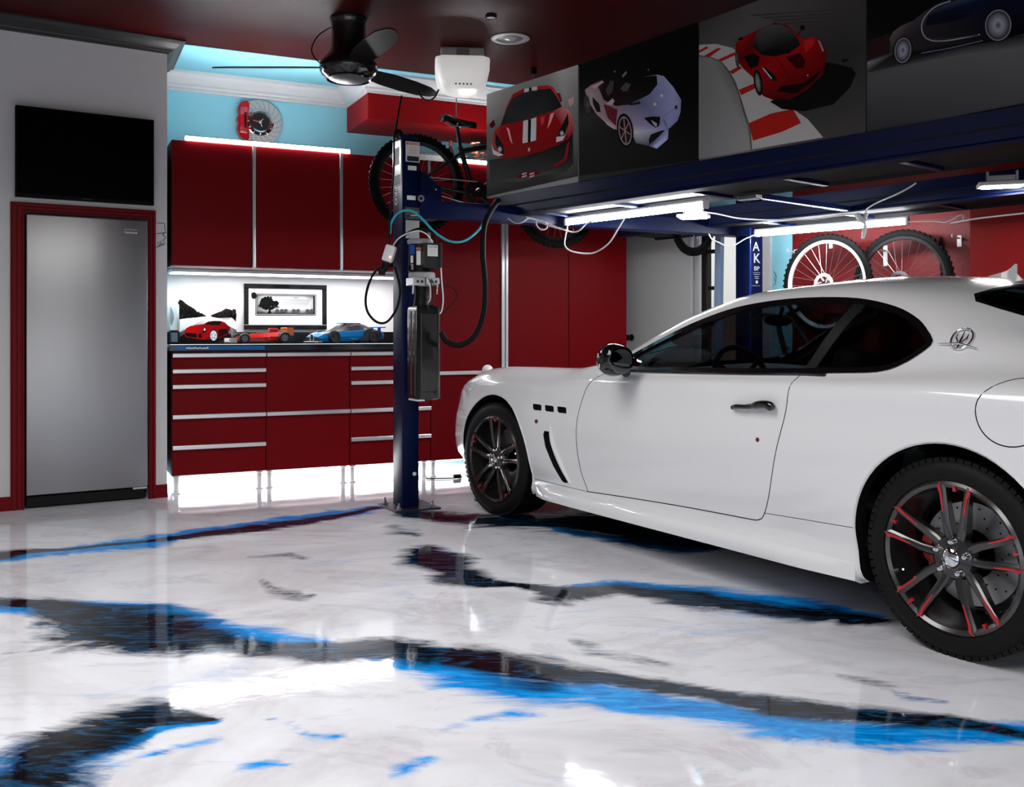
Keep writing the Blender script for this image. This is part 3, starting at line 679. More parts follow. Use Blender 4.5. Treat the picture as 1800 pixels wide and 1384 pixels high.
# door handle
for sg in (-1, 1):
    P = curve2([(1.985, .778), (2.02, .785), (2.07, .787), (2.11, .792), (2.16, .802), (2.20, .803), (2.225, .797)], 4)
    mb = MB(); mb.tube([side(x, z, .022 if .1 < i/len(P) < .95 else .010, sg)[0] for i, (x, z) in enumerate(P)], [.010+.010*max(0, (i/len(P)-.3))+(.004 if i/len(P) > .55 else 0) - (.008 if i == len(P)-1 else 0) for i in range(len(P))], 10); mb.build('door_handle', GBLACK, car, smooth=60)
    p, nn = side(2.125, .788, -.002, sg); mb = MB(); mb.ball(p, 1, 8, (.075, .006, .034)); mb.build('handle_recess', mat('recess_shade', (.70, .70, .71), .3, coat=.6), car, smooth=80)  # domed, not hollow: the shade of the recess is put into this greyer white
# mirrors
for sg in (-1, 1):
    c = Vector((1.285, sg*.985, .968))
    bm = bmesh.new(); bmesh.ops.create_uvsphere(bm, u_segments=28, v_segments=18, radius=1)
    for v in bm.verts:
        x, y, z = v.co
        v.co = Vector((min(x, .55)*.095 + (.0 if x < .55 else 0), y*.088, z*.080*(1.0+.12*y*sg)))
    bm.verts.index_update(); mb = MB(); mb.add([c+v.co for v in bm.verts], [[v.index for v in f.verts] for f in bm.faces]); bm.free()
    h = mb.build('mirror_housing', GBLACK, car, smooth=50)
    mb = MB(); mb.tube([c+Vector((.0, -sg*.07, -.06)), (1.19, sg*.88, .918), (1.17, sg*.82, .908)], [.026, .022, .020], 8); mb.build('mirror_arm', GBLACK, car, smooth=60)
    mb = MB(); mb.ball(c+Vector((.053, 0, 0)), 1, 10, (.003, .076, .068)); mb.build('mirror_glass', mat('mirror_glass', (.10, .11, .12), .03, metal=1), car, smooth=60)  # dark tint holds the dark reflection that a clear mirror would show
# shark fin aerial
p, nn = down(2.66, 0); FS = .6
mb = MB(); pr = [(-.10, .004, 0), (-.05, .030, .022), (.0, .026, .040), (.045, .014, .062), (.075, .008, .098), (.088, .006, .098), (.075, .010, .04), (.095, .022, .012), (.11, .010, 0)]
V = []
for x, wd, z in [(-.12, .004, .004), (-.07, .026, .020), (-.02, .030, .034), (.02, .022, .050), (.05, .012, .076), (.075, .006, .104), (.092, .005, .104), (.09, .012, .04), (.12, .016, .012), (.135, .004, .002)]:
    x *= FS; z *= FS; wd *= FS; zz = down(p.x+x, 0)[0].z; V += [(p.x+x, -wd, zz-.010), (p.x+x, -wd*.35, zz+z), (p.x+x, wd*.35, zz+z), (p.x+x, wd, zz-.010)]
n = len(V)//4; mb.add(V, [(i*4+j, i*4+(j+1) % 4, (i+1)*4+(j+1) % 4, (i+1)*4+j) for i in range(n-1) for j in range(4)]+[(0, 1, 2, 3), (4*n-4, 4*n-3, 4*n-2, 4*n-1)]); mb.build('roof_aerial', PAINT, car, smooth=40)
# oval emblem with a three-pronged fork on the rear pillar
p, nn = side(2.925, 1.075, .002); T = axes(p, Vector((1, 0, 0))-nn*nn.x, Vector((0, 0, 1))-nn*nn.z)
mb = MB(); E_ = [(.045*math.cos(a)*.82, .052*math.sin(a), .003) for a in np.linspace(0, 2*math.pi, 28, endpoint=False)]
mb.tube([T @ Vector(e) for e in E_], .0042, 6, closed=True)
for k in (-1, 0, 1): mb.tube([T @ Vector(q) for q in [(k*.007, -.02, .004), (k*.019, 0, .004), (k*.019, .028 if k else .036, .004)]], [.004, .0042, .0016], 6)
mb.tube([T @ Vector(q) for q in [(0, -.05, .004), (0, .0, .004)]], .004, 6); mb.tube([T @ Vector(q) for q in [(-.075, -.036, .004), (.0, -.028, .006), (.07, -.042, .004)]], [.002, .005, .002], 6)
mb.build('emblem', CHROME, car, smooth=60)
# lamps and grille at the nose, tail lamps (mostly turned away)
for sg in (-1, 1):
    patch(chaikin([(-.50, .74), (-.30, .80), (-.22, .80), (-.36, .71), (-.50, .66)], 1), .002, sg, n=5, name='headlamp', m=mat('lamp_glass', (.75, .76, .78), .08, coat=1))
    patch(chaikin([(3.93, .72), (3.86, .82), (3.96, .88), (4.02, .80)], 1), .003, sg, n=4, name='tail_lamp', m=mat('tail_red', (.35, .01, .01), .1, coat=1))
mb = MB(); mb.ball((-.885, 0, .47), 1, 14, (.03, .36, .12)); mb.build('grille', DARK, car, smooth=60)
# cabin
def cushion(mb, x, y, z, sx, sy, sz, rot=0, bev=.04): mb.box(x-sx/2, x+sx/2, y-sy/2, y+sy/2, z-sz/2, z+sz/2, rot=Matrix.Rotation(R(rot), 3, 'Y'), bev=bev)
for sg in (-1, 1):
    mb = MB(); cushion(mb, 1.98, sg*.36, .46, .52, .50, .16, -6); cushion(mb, 2.26, sg*.36, .74, .14, .48, .60, 14); mb.build('front_seat', CABIN, car, smooth=50)
    mb = MB(); cushion(mb, 2.36, sg*.36, 1.07, .09, .24, .16, 10, .035); mb.build('headrest', REDL, car, smooth=50)
    mb = MB(); cushion(mb, 2.72, sg*.33, .50, .40, .46, .14, -8); cushion(mb, 2.94, sg*.33, .72, .12, .46, .48, 22); mb.build('rear_seat', REDL, car, smooth=50)
mb = MB(); V = []
for y in np.linspace(-.74, .74, 9): V += [(.92, y, .84), (1.05, y, .905), (1.22, y, .915+.02*math.cos(y*4)), (1.36, y, .87), (1.40, y, .74), (1.30, y, .55), (.95, y, .5)]
mb.add(V, [(i*7+j, i*7+(j+1) % 7, (i+1)*7+(j+1) % 7, (i+1)*7+j) for i in range(8) for j in range(7)]+[tuple(range(7)), tuple(range(56, 63))]); mb.build('dashboard', mat('dash', (.03, .03, .032), .6), car, smooth=50)
T = Matrix.Translation((1.52, -.36, .86)) @ Matrix.Rotation(R(68), 4, 'Y')
mb = MB(); mb.tube([T @ Vector((.18*math.cos(a), .18*math.sin(a), 0)) for a in np.linspace(0, 2*math.pi, 32, endpoint=False)], .015, 8, closed=True)
for a in (0, 2.2, 4.1): mb.tube([T @ Vector((.05*math.cos(a), .05*math.sin(a), -.01)), T @ Vector((.17*math.cos(a), .17*math.sin(a), 0))], .012, 6)
mb.lathe([(0, .02), (.05, .012), (.06, -.02), (0, -.03)], 16, T); mb.build('steering_wheel', CABIN, car, smooth=50)
mb = MB(); mb.ball((1.42, 0, 1.165), 1, 10, (.02, .11, .032)); mb.tube([(1.42, 0, 1.17), (1.45, 0, 1.235)], .012, 6); mb.build('inside_mirror', CABIN, car, smooth=60)
# wheels
RIMM = mat('dark_chrome_rim', (.10, .096, .095), .25, metal=.9, coat=.2); REDTIP = mat('rim_red', (.45, .012, .015), .3, coat=.5)
TYRE = mat('tyre', (.007, .0068, .0068), .6, spec=.2); CALI = mat('caliper_red', (.5, .012, .012), .35, coat=.4)
def build_wheel(front):
    root = None
    r = .337; rr = .258; wd = .235 if front else .27
    M = Matrix.Rotation(R(90), 4, 'X')                     # lathe axis z -> -y (outer side)
    prof = [(rr-.004, .03), (rr+.004, .0), (rr+.02, -.004), (.300, -.002), (.318, .006), (.328, .018), (.3355, .04), (r, .07), (r, .10), (r-.006, .104), (r-.006, .110), (r, .114), (r, wd-.114), (r-.006, wd-.110), (r-.006, wd-.104), (r, wd-.10), (r, wd-.07), (.3355, wd-.04), (.328, wd-.018), (.315, wd), (rr, wd), (rr-.004, wd-.03)]
    mb = MB(); mb.lathe([(a, -h) for a, h in prof], 72, M)
    ty = mb.build('wheel', TYRE, car, smooth=40); ty['label'] = 'black tyre with dark ten-spoke rim'
    mb = MB()
    for k in range(72):                                   # tread blocks on the shoulders
        a = 2*math.pi*k/72
        for y0, y1 in ((.012, .062), (wd-.062, wd-.012)):
            T = Matrix.Rotation(a, 4, 'Y'); b = MB(); b.box(.319, .3385, y0, y1, -.0115, .0115); mb.add([T @ Vector(v) for v in b.v], b.f)
    t = mb.build('tread', TYRE, ty); t['kind'] = 'stuff'
    mb = MB(); prof = [(rr-.002, .012), (rr+.002, .002), (rr-.008, -.006), (rr-.020, .002), (rr-.024, .02), (rr-.030, .06), (rr-.05, .10), (rr-.055, .17), (rr-.03, wd-.03), (rr, wd-.01), (rr, wd-.03), (rr-.02, wd-.06), (rr-.04, .17), (rr-.03, .08), (rr-.004, .03)]
    mb.lathe([(a, -h) for a, h in prof], 64, M); mb.build('rim', RIMM, ty, smooth=40)
    mb = MB(); prof = [(0, .012), (.030, .010), (.036, .004), (.050, .010), (.070, .016), (.078, .03), (.070, .06), (0, .07)]
    mb.lathe([(a, -h) for a, h in prof], 40, M); mb.build('hub', RIMM, ty, smooth=40)
    mb = MB(); mb.lathe([(a, -h) for a, h in [(0, -.004), (.022, -.002), (.030, .004), (.031, .012), (0, .012)]], 28, M)
    mb.build('hub_cap', CHROME, ty, smooth=40)
    off = R(-6) if front else R(18-90+90)
    base = R(90-4)
    for k in range(5):
        ang = base+2*math.pi*k/5
        for sd in (-1, 1):
            # a spoke: starts at the hub, runs almost parallel to its twin, ends in a pointed tip on the rim
            def fr(rad, lat, y): 
                c, s = math.cos(ang), math.sin(ang); return (rad*c-lat*sd*s, y, rad*s+lat*sd*c)
            V = []; st = [(.045, .012, .014, .020, .055), (.08, .024, .016, .012, .050), (.115, .0315, .0145, .006, .044), (.165, .037, .0125, .001, .038), (.21, .042, .0120, -.002, .034), (rr-.026, .046, .0130, -.004, .028), (rr-.010, .047, .009, -.005, .022)]
            for rad, lat, hw, y, dp in st:
                V += [fr(rad, lat-hw, y+.006), fr(rad, lat-hw*.35, y), fr(rad, lat+hw*.55, y), fr(rad, lat+hw, y+.006), fr(rad, lat+hw*.8, y+dp), fr(rad, lat-hw*.8, y+dp)]
            n = len(st); F = [(i*6+j, i*6+(j+1) % 6, (i+1)*6+(j+1) % 6, (i+1)*6+j) for i in range(n-1) for j in range(6)]+[tuple(range(6)), tuple(range(6*n-6, 6*n))]
            mb = MB(); mb.add(V, F)
            mb.build('spoke', RIMM, ty, smooth=35)
            # red inlay on the outer half of each spoke face
            V = []; st2 = [(.150, .0385, .0030, .0018), (.18, .0420, .0045, -.0014), (.215, .047, .0055, -.0042), (rr-.030, .0515, .0075, -.006), (rr-.022, .055, .0070, -.0062), (rr-.006, .050, .0015, -.0070)]
            for rad, lat, hw, y in st2: V += [fr(rad, lat-hw*.6, y), fr(rad, lat+hw, y), fr(rad, lat+hw, y+.004), fr(rad, lat-hw*.6, y+.004)]
            n = len(st2); F = [(i*4+j, i*4+(j+1) % 4, (i+1)*4+(j+1) % 4, (i+1)*4+j) for i in range(n-1) for j in range(4)]+[(0, 1, 2, 3), tuple(range(4*n-4, 4*n))]
            mb = MB(); mb.add(V, F); mb.build('spoke_inlay', REDTIP if not front else mat('rim_dull_red', (.16, .03, .028), .25, metal=.5, coat=.4), ty)
        c, s = math.cos(ang), math.sin(ang)
        mb = MB(); T = Matrix.Rotation(-(ang), 4, 'Y'); b = MB(); b.add([(rr-.030, -.001, -.006), (rr-.030, -.001, .006), (rr-.010, -.005, .003), (rr-.010, -.005, -.003), (rr-.030, .012, -.006), (rr-.030, .012, .006), (rr-.010, .012, .003), (rr-.010, .012, -.003)], [(0, 1, 2, 3), (4, 7, 6, 5), (0, 4, 5, 1), (1, 5, 6, 2), (2, 6, 7, 3), (3, 7, 4, 0)])
        mb.add([T @ Vector(v) for v in b.v], b.f); mb.build('rim_accent', REDTIP, ty)
        mb = MB(); mb.lathe([(a, -h) for a, h in [(0, -.012), (.007, -.011), (.011, -.006), (.011, .004), (.015, .010), (0, .012)]], 12, Matrix.Translation((.056*math.cos(ang), .004, .056*math.sin(ang))) @ M)
        mb.build('lug_nut', CHROME, ty, smooth=40)
    mb = MB(); T = Matrix.Translation((-.205, .05, -.085)); mb.tube([(-.205, .03, -.085), (-.19, .012, -.079)], [.006, .004], 8); mb.build('valve', CHROME, ty, smooth=40)
    # brake disc and caliper belong to the car
    return ty
def brake(front, hx, sg):
    mb = MB(); M = Matrix.Rotation(R(90), 4, 'X')
    mb.lathe([(a, -h) for a, h in [(.085, .125), (.178, .125), (.178, .150), (.085, .150), (.085, .125)]], 48, M)
    d = mb.build('brake_disc', mat('disc_steel', (.42, .42, .42), .35, metal=1), car, smooth=40); d.location = (hx, sg*.905, .337); d.rotation_euler = (0, 0, 0 if sg < 0 else math.pi)
    mb = MB(); hol = MB()
    for k in range(36):
        a = 2*math.pi*k/36; rad = (.11, .135, .16)[k % 3]
        hol.lathe([(0, -.1245), (.004, -.1245)], 6, Matrix.Translation((rad*math.cos(a), 0, rad*math.sin(a))) @ M)
    hol.build('disc_holes', SEAM, d)['kind'] = 'stuff'
    V = []; a0 = R(-28 if front else 152); n = 9
    for i in range(n):
        a = a0+R(56)*i/(n-1); e = 1-.25*abs(2*i/(n-1)-1)**3
        for rad, y in ((.146, .112), (.18*e+.005, .112), (.185, .165), (.146, .165)): V.append((rad*math.cos(a), y, rad*math.sin(a)))
    mb = MB(); mb.add(V, [(i*4+j, i*4+(j+1) % 4, (i+1)*4+(j+1) % 4, (i+1)*4+j) for i in range(n-1) for j in range(4)]+[(0, 1, 2, 3), tuple(range(4*n-4, 4*n))])
    c = mb.build('brake_caliper', CALI, car, smooth=40); c.location = d.location; c.rotation_euler = d.rotation_euler
wf = build_wheel(True); wr_ = build_wheel(False)
STEER = R(4)
wf.location = (0, -.905, .337); wf.rotation_euler = (0, 0, STEER)
wr_.location = (3.013, -.905, .337)
for src, hx in ((wf, 0), (wr_, 3.013)):
    c = dup(src); c.location = (hx, .905, .337); c.rotation_euler = (0, 0, math.pi+(STEER if hx == 0 else 0))
for hx, fr_ in ((0, True), (3.013, False)):
    for sg in (-1, 1): brake(fr_, hx, sg)
mb = MB(); mb.box(-.4, 3.6, -.5, .5, .15, .19); mb.build('undertray', WELL, car)
# ------------------------------------------------------------------ cabinets, worktop and what stands on it
def root_inv(o): return (Matrix.Translation(o.location) @ Matrix.Rotation(o.rotation_euler.z, 4, 'Z')).inverted()
EYEP = Vector((0, 0, EYE))
def plane_conv(P, n, o):                                  # where a line of sight meets a plane, in the thing's own axes
    Mi = root_inv(o); P = Vector(P); n = Vector(n).normalized()
    def f(px, py, off=0):
        d = Vector(((px-900)/FPX, 1, -(py-HOR)/FPX)); t = (P-EYEP).dot(n)/d.dot(n)
        return Mi @ (EYEP+d*t+n*off)
    return f
HANDZ = [.957, .850, .745, .541, .333, CZ0]
def handle_bar(x0, x1, z, parent, name='handle'):
    mb = MB(); L = x1-x0; pr = [(0, 0), (-.026, 0), (-.028, -.004), (-.028, -.026), (-.024, -.028), (-.020, -.024), (-.020, -.010), (0, -.008)]
    V = [(x0, a, z+b) for a, b in pr]+[(x1, a, z+b) for a, b in pr]; n = len(pr)
    mb.add(V, [tuple(range(n)), tuple(range(n, 2*n))]+[(i, (i+1) % n, n+(i+1) % n, n+i) for i in range(n)]); return mb.build(name, ALU, parent)
def front(x0, x1, z0, z1, parent, name, m=RED):
    mb = MB(); mb.box(x0+.003, x1-.003, 0, .019, z0+.003, z1-.003, bev=.002); return mb.build(name, m, parent)
LEGM = mat('leg_clear_white', (.8, .8, .8), .3)
def legs(parent, xs, ys=(.05,)):
    for x in xs:
        for y in ys:
            mb = MB(); mb.lathe([(0, 0), (.028, 0), (.028, .008), (.017, .014), (.017, CZ0-.02), (.026, CZ0-.012), (.026, CZ0), (0, CZ0)], 16, Matrix.Translation((x, y, 0))); mb.build('leg', LEGM, parent, smooth=40)
CARC = mat('carcass_red', (.10, .002, .004), .5)
U = [0, CAB.u(467.5), CAB.u(615), CAB.u(757)]
def base(i, label, zs, nm='base_cabinet'):
    u0, u1 = U[i], U[i+1]; o = thing(nm, label, 'cabinet', CAB.w(u0, 0), CAB.a); Wd = u1-u0
    mb = MB(); mb.box(.001, Wd-.001, .02, .70, CZ0, .972); mb.build('carcass', CARC, o)
    for k in range(len(zs)-1):
        d = front(0, Wd, zs[k+1], zs[k], o, 'drawer' if len(zs) > 3 or k else 'door'); handle_bar(.004, Wd-.004, zs[k]+.003, d)
    legs(o, (.035, Wd-.035), (.06, .64)); return o
base(0, 'red five-drawer base cabinet with long aluminium handles beside the freezer wall', HANDZ)
base(1, 'red base cabinet with one tall front over one low front, middle of three', [HANDZ[0], HANDZ[3], HANDZ[5]])
base(2, 'red five-drawer base cabinet partly hidden behind the blue lift post', HANDZ)
o = thing('worktop', 'dark glossy worktop with a blue printed front edge across the three red base cabinets', 'worktop', CAB.w(0, 0), CAB.a)
mb = MB(); mb.box(-.02, U[3], -.024, .735, .975, 1.020, bev=.005); mb.build('slab', mat('dark_worktop', (.012, .018, .026), .12, coat=.6), o)
mb = MB(); mb.box(-.02, U[3], .705, .736, 1.020, 1.106, bev=.003); mb.build('upstand', mat('dark_upstand', (.006, .006, .007), .25), o)
mb = MB(); mb.box(CAB.u(306), CAB.u(464), -.0262, -.0238, .982, 1.010); st = mb.build('blue_strip', mat('strip_blue', (.005, .11, .33), .25, var=.6, vscale=9), o); st['label'] = 'blue printed strip with white lettering'
mb = MB(); x = CAB.u(326)
random.seed(2)
for k in range(13):
    wd = random.uniform(.006, .012); z0 = .989+random.uniform(-.001, .003); mb.box(x, x+wd, -.0268, -.0262, z0, z0+random.uniform(.007, .012)); x += wd+.002
mb.build('lettering', WHITE, st); st2 = D.objects[-1]
# wall units
UW = [0, CAB.u(450), CAB.u(603), CAB.u(757)]
lab = ['red wall cabinet nearest the freezer wall, above the road car canvas', 'red wall cabinet above the framed picture, between two aluminium edges', 'red wall cabinet beside the blue lift post, bicycle in front of it']
for i in range(3):
    o = thing('wall_cabinet', lab[i], 'cabinet', CAB.w(UW[i], 0, ZU0), CAB.a); Wd = UW[i+1]-UW[i]; H = CZ1-ZU0
    mb = MB(); mb.box(.001, Wd-.001, .02, .737, 0, H); mb.build('carcass', CARC, o)
    d = front(.002 if i else 0, Wd-.026, .0, H, o, 'door')
    mb = MB(); mb.box(Wd-.024, Wd-.012, -.012, .019, .0, H, bev=.002); mb.box(Wd-.011, Wd-.001, -.006, .019, 0, H, bev=.002); mb.build('edge_handle', ALU, d)
# light strips: on top of, below the wall units, and under the base units
def strip(u0, u1, v, z, label, th=.024, dp=.03, name='led_strip', down_=False, m=LED):
    o = thing(name, label, 'light', CAB.w(u0, v, z), CAB.a)
    mb = MB(); mb.box(0, u1-u0, .006, dp, 0, th, bev=.003); mb.build('channel', WHITE, o)
    mb = MB()
    if down_: mb.box(.01, u1-u0-.01, .008, dp-.002, -.004, .0005)
    else: mb.box(.006, u1-u0-.006, -.006, .008, .002, th-.002, bev=.003); mb.box(.006, u1-u0-.006, .006, dp-.003, th-.001, th+.004)
    mb.build('diffuser', m, o); return o
strip(CAB.u(325), CAB.u(616), .0, CZ1+.001, 'long white light strip on top of the red wall cabinets under the round clock')
strip(CAB.u(806), CAB.u(868), .0, CZ1+.001, 'short white light strip on top of the tall red cabinet behind the bicycle')
strip(.03, U[3]-.03, .30, ZU0-.026, 'white light strip on the underside of the wall cabinets over the worktop', down_=True, dp=.22, m=glow('led_under_wall', (.97, .98, 1), 15))
strip(.06, CAB.u(868), .16, CZ0-.026, 'white light strip hidden under the red base cabinets lighting the floor', down_=True, dp=.40, m=glow('led_under_base', (.97, .98, 1), 14))
# tall cabinets
TU = [U[3], CAB.u(877), CAB.u(892), CAB.u(1000), CAB.u(1102)]
def tall(u0, u1, label, split, edge):
    o = thing('tall_cabinet', label, 'cabinet', CAB.w(u0, 0), CAB.a); Wd = u1-u0
    mb = MB(); mb.box(.001, Wd-.001, .02, .70, CZ0, CZ1); mb.build('carcass', CARC, o)
    w1 = Wd-(.058 if edge else 0)
    if split:
        front(0, w1, CZ0, .80, o, 'door'); d = front(0, w1, .80, CZ1, o, 'door'); handle_bar(.002, w1-.002, .806, d)
    else: d = front(0, w1, CZ0, CZ1, o, 'door')
    if edge:
        mb = MB()
        for a, b, dd in ((0, .020, .022), (.022, .034, .010), (.036, .056, .022)): mb.box(w1+a, w1+b, -dd, .019, CZ0, CZ1, bev=.003)
        mb.build('edge_profile', ALU, o)
    legs(o, (.04, Wd-.04), (.06, .64)); return o
tall(TU[0], TU[2], 'tall red cabinet with two doors and a bright aluminium edge, behind the black hose', True, True)
tall(TU[2], TU[3], 'tall plain red cabinet just right of the aluminium edge, above the car bonnet', False, False)
tall(TU[3], TU[4], 'tall plain red cabinet in shadow ending the row beside the white door', False, False)
# freezer in its red frame
STAIN = D.materials.new('brushed_stainless'); STAIN.use_nodes = True; nt = STAIN.node_tree; b = nt.nodes['Principled BSDF']
b.inputs['Metallic'].default_value = 1; b.inputs['Base Color'].default_value = (.42, .42, .43, 1); b.inputs['Roughness'].default_value = .36
tcn = nt.nodes.new('ShaderNodeTexCoord'); mp = nt.nodes.new('ShaderNodeMapping'); mp.inputs['Scale'].default_value = (9, 9, 1.2); n1 = nt.nodes.new('ShaderNodeTexNoise'); n1.inputs['Scale'].default_value = .8; n1.inputs['Detail'].default_value = 1
nt.links.new(tcn.outputs['Object'], mp.inputs[0]); nt.links.new(mp.outputs[0], n1.inputs['Vector']); bp = nt.nodes.new('ShaderNodeBump'); bp.inputs['Strength'].default_value = .05; bp.inputs['Distance'].default_value = .04
nt.links.new(n1.outputs['Fac'], bp.inputs['Height']); nt.links.new(bp.outputs[0], b.inputs['Normal'])
o = thing('freezer', 'tall stainless steel upright freezer set in a red door frame', 'freezer', FW.w(FU0, 0), FW.a)
Wd = FU1-FU0; FB0 = FW.hit(150, 877)[1]; 
mb = MB(); mb.box(.004, Wd-.004, .02, .70, .06, FZ1-.012, bev=.006); mb.build('body', BLACK, o)
mb = MB(); mb.box(.010, Wd-.006, -.034, .016, .085, FZ1-.014, bev=.008); d = mb.build('door', STAIN, o, smooth=40)
mb = MB(); mb.box(.012, Wd-.02, -.006, .08, .01, .075, bev=.004); mb.build('kick_plate', BLACK, o)
c = plane_conv(FW.w(0, -.034), FW.w(0, -1)-FW.w(0, 0), o)
a_, b_ = c(219, 402), c(242, 411); mb = MB(); mb.box(a_.x, b_.x, -.039, -.034, b_.z, a_.z, bev=.002); bd = mb.build('badge', CHROME, d); bd['label'] = 'small bright rectangular badge'
mb = MB(); mb.box(a_.x+.004, b_.x-.004, -.0402, -.038, (a_.z+b_.z)/2-.005, (a_.z+b_.z)/2+.006); mb.build('badge_field', mat('badge_grey', (.12, .12, .12), .4), d)
mb = MB(); mb.box(Wd-.10, Wd-.01, -.03, .0, .070, .084, bev=.003); mb.build('hinge', STEEL, o)
# television
o = thing('television', 'wide black flat television on the white wall above the freezer', 'television', FW.w(FW.u(27), 0), FW.a)
c = plane_conv(FW.w(0, -.07), FW.w(0, -1)-FW.w(0, 0), o)
p0 = c(27, 184); p1 = c(271, 360); p2 = c(27, 345); zt = p0.z; zb = p2.z
mb = MB(); mb.box(p0.x, p1.x, -.07, -.028, zb, zt, bev=.004); mb.build('case', mat('tv_black', (.003, .003, .003), .5, spec=.1), o)
mb = MB(); mb.box(p0.x+.010, p1.x-.010, -.0712, -.069, zb+.022, zt-.010); mb.build('screen', mat('tv_screen', (.0008, .0008, .001), .3, spec=.04), o)
mb = MB(); mb.box(p0.x+.2, p1.x-.2, -.03, 0, zb+.12, zt-.15); mb.build('wall_mount', BLACK, o)
mb = MB(); xx = (p0.x+p1.x)/2
for k in range(5): mb.box(xx-.03+k*.013, xx-.022+k*.013, -.0718, -.070, zb+.009, zb+.014)
mb.build('maker_mark', mat('tv_grey', (.05, .05, .05), .5), o)
# clock made like a brake disc with a red caliper
c0 = CAB.hit(456, 216, .74); o = thing('wall_clock', 'round wall clock shaped like a drilled brake disc with a red caliper', 'clock', CAB.w(c0[0], .75, c0[1]), CAB.a)
M = Matrix.Rotation(R(90), 4, 'X'); RR = .172
mb = MB(); mb.lathe([(.105, .012), (.105, .030), (RR, .030), (RR, .040), (RR, .012), (.105, .012)], 56, M); mb.lathe([(.07, .0), (RR*.95, .0), (RR*.95, .012), (.07, .012), (.07, 0)], 40, M); mb.build('brake_disc', mat('disc_silver', (.62, .62, .62), .35, metal=.5), o, smooth=40)
mb = MB()
for k in range(20):
    for j, rad in enumerate((.116, .130, .144, .158)):
        a = 2*math.pi*(k+.22*j)/20; mb.lathe([(0, .0306), (.0034, .0306)], 7, Matrix.Translation((0, 0, 0)) @ Matrix.Rotation(0, 4, 'X') @ M @ Matrix.Translation((rad*math.cos(a), rad*math.sin(a), .0102)))
h = mb.build('drilled_holes', SEAM, o); h['kind'] = 'stuff'
mb = MB(); mb.lathe([(.070, .03), (.070, .052), (.082, .054), (.090, .048), (.098, .040), (.105, .038), (.105, .02)], 48, M); mb.build('hub_ring', CHROME, o, smooth=40)
mb = MB(); mb.lathe([(0, .044), (.071, .044)], 40, M); mb.build('dial', mat('dial_black', (.004, .004, .004), .4), o)
def hand(a, L, wd, m, nm, t=.012):
    ca, sa = math.sin(R(a)), math.cos(R(a)); mb = MB()
    q = [(-t*ca-wd*sa, -t*sa+wd*ca), (L*ca-wd*.5*sa, L*sa+wd*.5*ca), (L*ca+wd*.5*sa, L*sa-wd*.5*ca), (-t*ca+wd*sa, -t*sa-wd*ca)]
    mb.prism(q, Matrix(((1, 0, 0, 0), (0, 0, -1, -.046), (0, 1, 0, 0), (0, 0, 0, 1))), .0015); mb.build(nm, m, o)
hand(278, .058, .004, mat('hand_orange', (.8, .10, .02), .4), 'hand'); hand(40, .035, .003, WHITE, 'hand'); hand(160, .040, .003, WHITE, 'hand')
mb = MB()
for k in range(12):
    a = 2*math.pi*k/12; mb.lathe([(0, .056), (.0045, .055), (.0045, .04)], 10, M @ Matrix.Translation((.094*math.cos(a), .094*math.sin(a), 0)))
mb.build('bolts', STEEL, o)
poly = chaikin([(-.085, .150), (-.13, .148), (-.165, .115), (-.172, .07), (-.160, .045), (-.182, .01), (-.166, -.025), (-.176, -.06), (-.165, -.115), (-.13, -.150), (-.085, -.155), (-.088, -.06), (-.112, -.03), (-.112, .03), (-.088, .06)], 1)
mb = MB(); mb.prism(poly, Matrix(((1, 0, 0, 0), (0, 0, -1, -.0), (0, 1, 0, 0), (0, 0, 0, 1))), .062); mb.box(-.158, -.10, -.070, -.06, -.10, .10, bev=.006); mb.build('caliper', mat('caliper_clock', (.42, .004, .008), .25, coat=.8), o, smooth=30)
mb = MB(); mb.box(-.125, -.108, -.0725, -.068, -.06, .06, bev=.003); mb.build('caliper_slot', BLACK, o)

# prints
def canvas(name, label, cat, F, v, px0, px1, z0, z1, th=.022, group=None, m=None):
    u0, u1 = F.u(px0, v), F.u(px1, v); o = thing(name, label, cat, F.w(u0, v, z0), F.a, group)
    mb = MB(); mb.box(0, u1-u0, 0.0, th, 0, z1-z0); mb.build('canvas', m or mat('canvas_edge', (.3, .3, .3), .6), o)
    n = F.w(0, -1)-F.w(0, 0)
    return o, Print(plane_conv(F.w(u0, v-.0008, z0), n, o)), (u1-u0, z1-z0)
def sc(x0, y0, s): return lambda pts: [(x0+p[0]/s, y0+p[1]/s) for p in pts]
# (1) canvas of a red sports car on a straight road
z0 = 1.0205; o, pr, dim = canvas('road_canvas', 'small canvas of a red sports car on a straight road, standing on the worktop', 'picture', CAB, .60, 316, 414.5, z0, CAB.hit(365, 527, .6)[1])
C = sc(295, 480, 8.571)
gx = lambda rows: [[(316+98.5*j/6, 527+y) for j in range(7)] for y in rows]
pr.grid(gx([-2, 22, 30, 80]), [[(.97, .97, .97)]*7, [(.97, .97, .97)]*7, [(.88, .88, .88)]*7, [(.80, .80, .80)]*7])
pr.poly(C([(172, 400), (215, 410), (260, 450), (330, 500), (400, 540), (450, 590), (530, 620), (575, 650), (430, 672), (300, 680), (172, 700)]), (.11, .09, .09))
pr.poly(C([(172, 400), (215, 410), (260, 450), (290, 520), (280, 620), (172, 690)]), (.05, .045, .045))
pr.poly(C([(1028, 555), (990, 570), (930, 545), (870, 535), (810, 575), (760, 590), (690, 620), (620, 652), (760, 680), (1028, 670)]), (.14, .11, .11))
pr.poly(C([(1028, 560), (980, 580), (940, 620), (960, 665), (1028, 740)]), (.06, .05, .05))
random.seed(9)
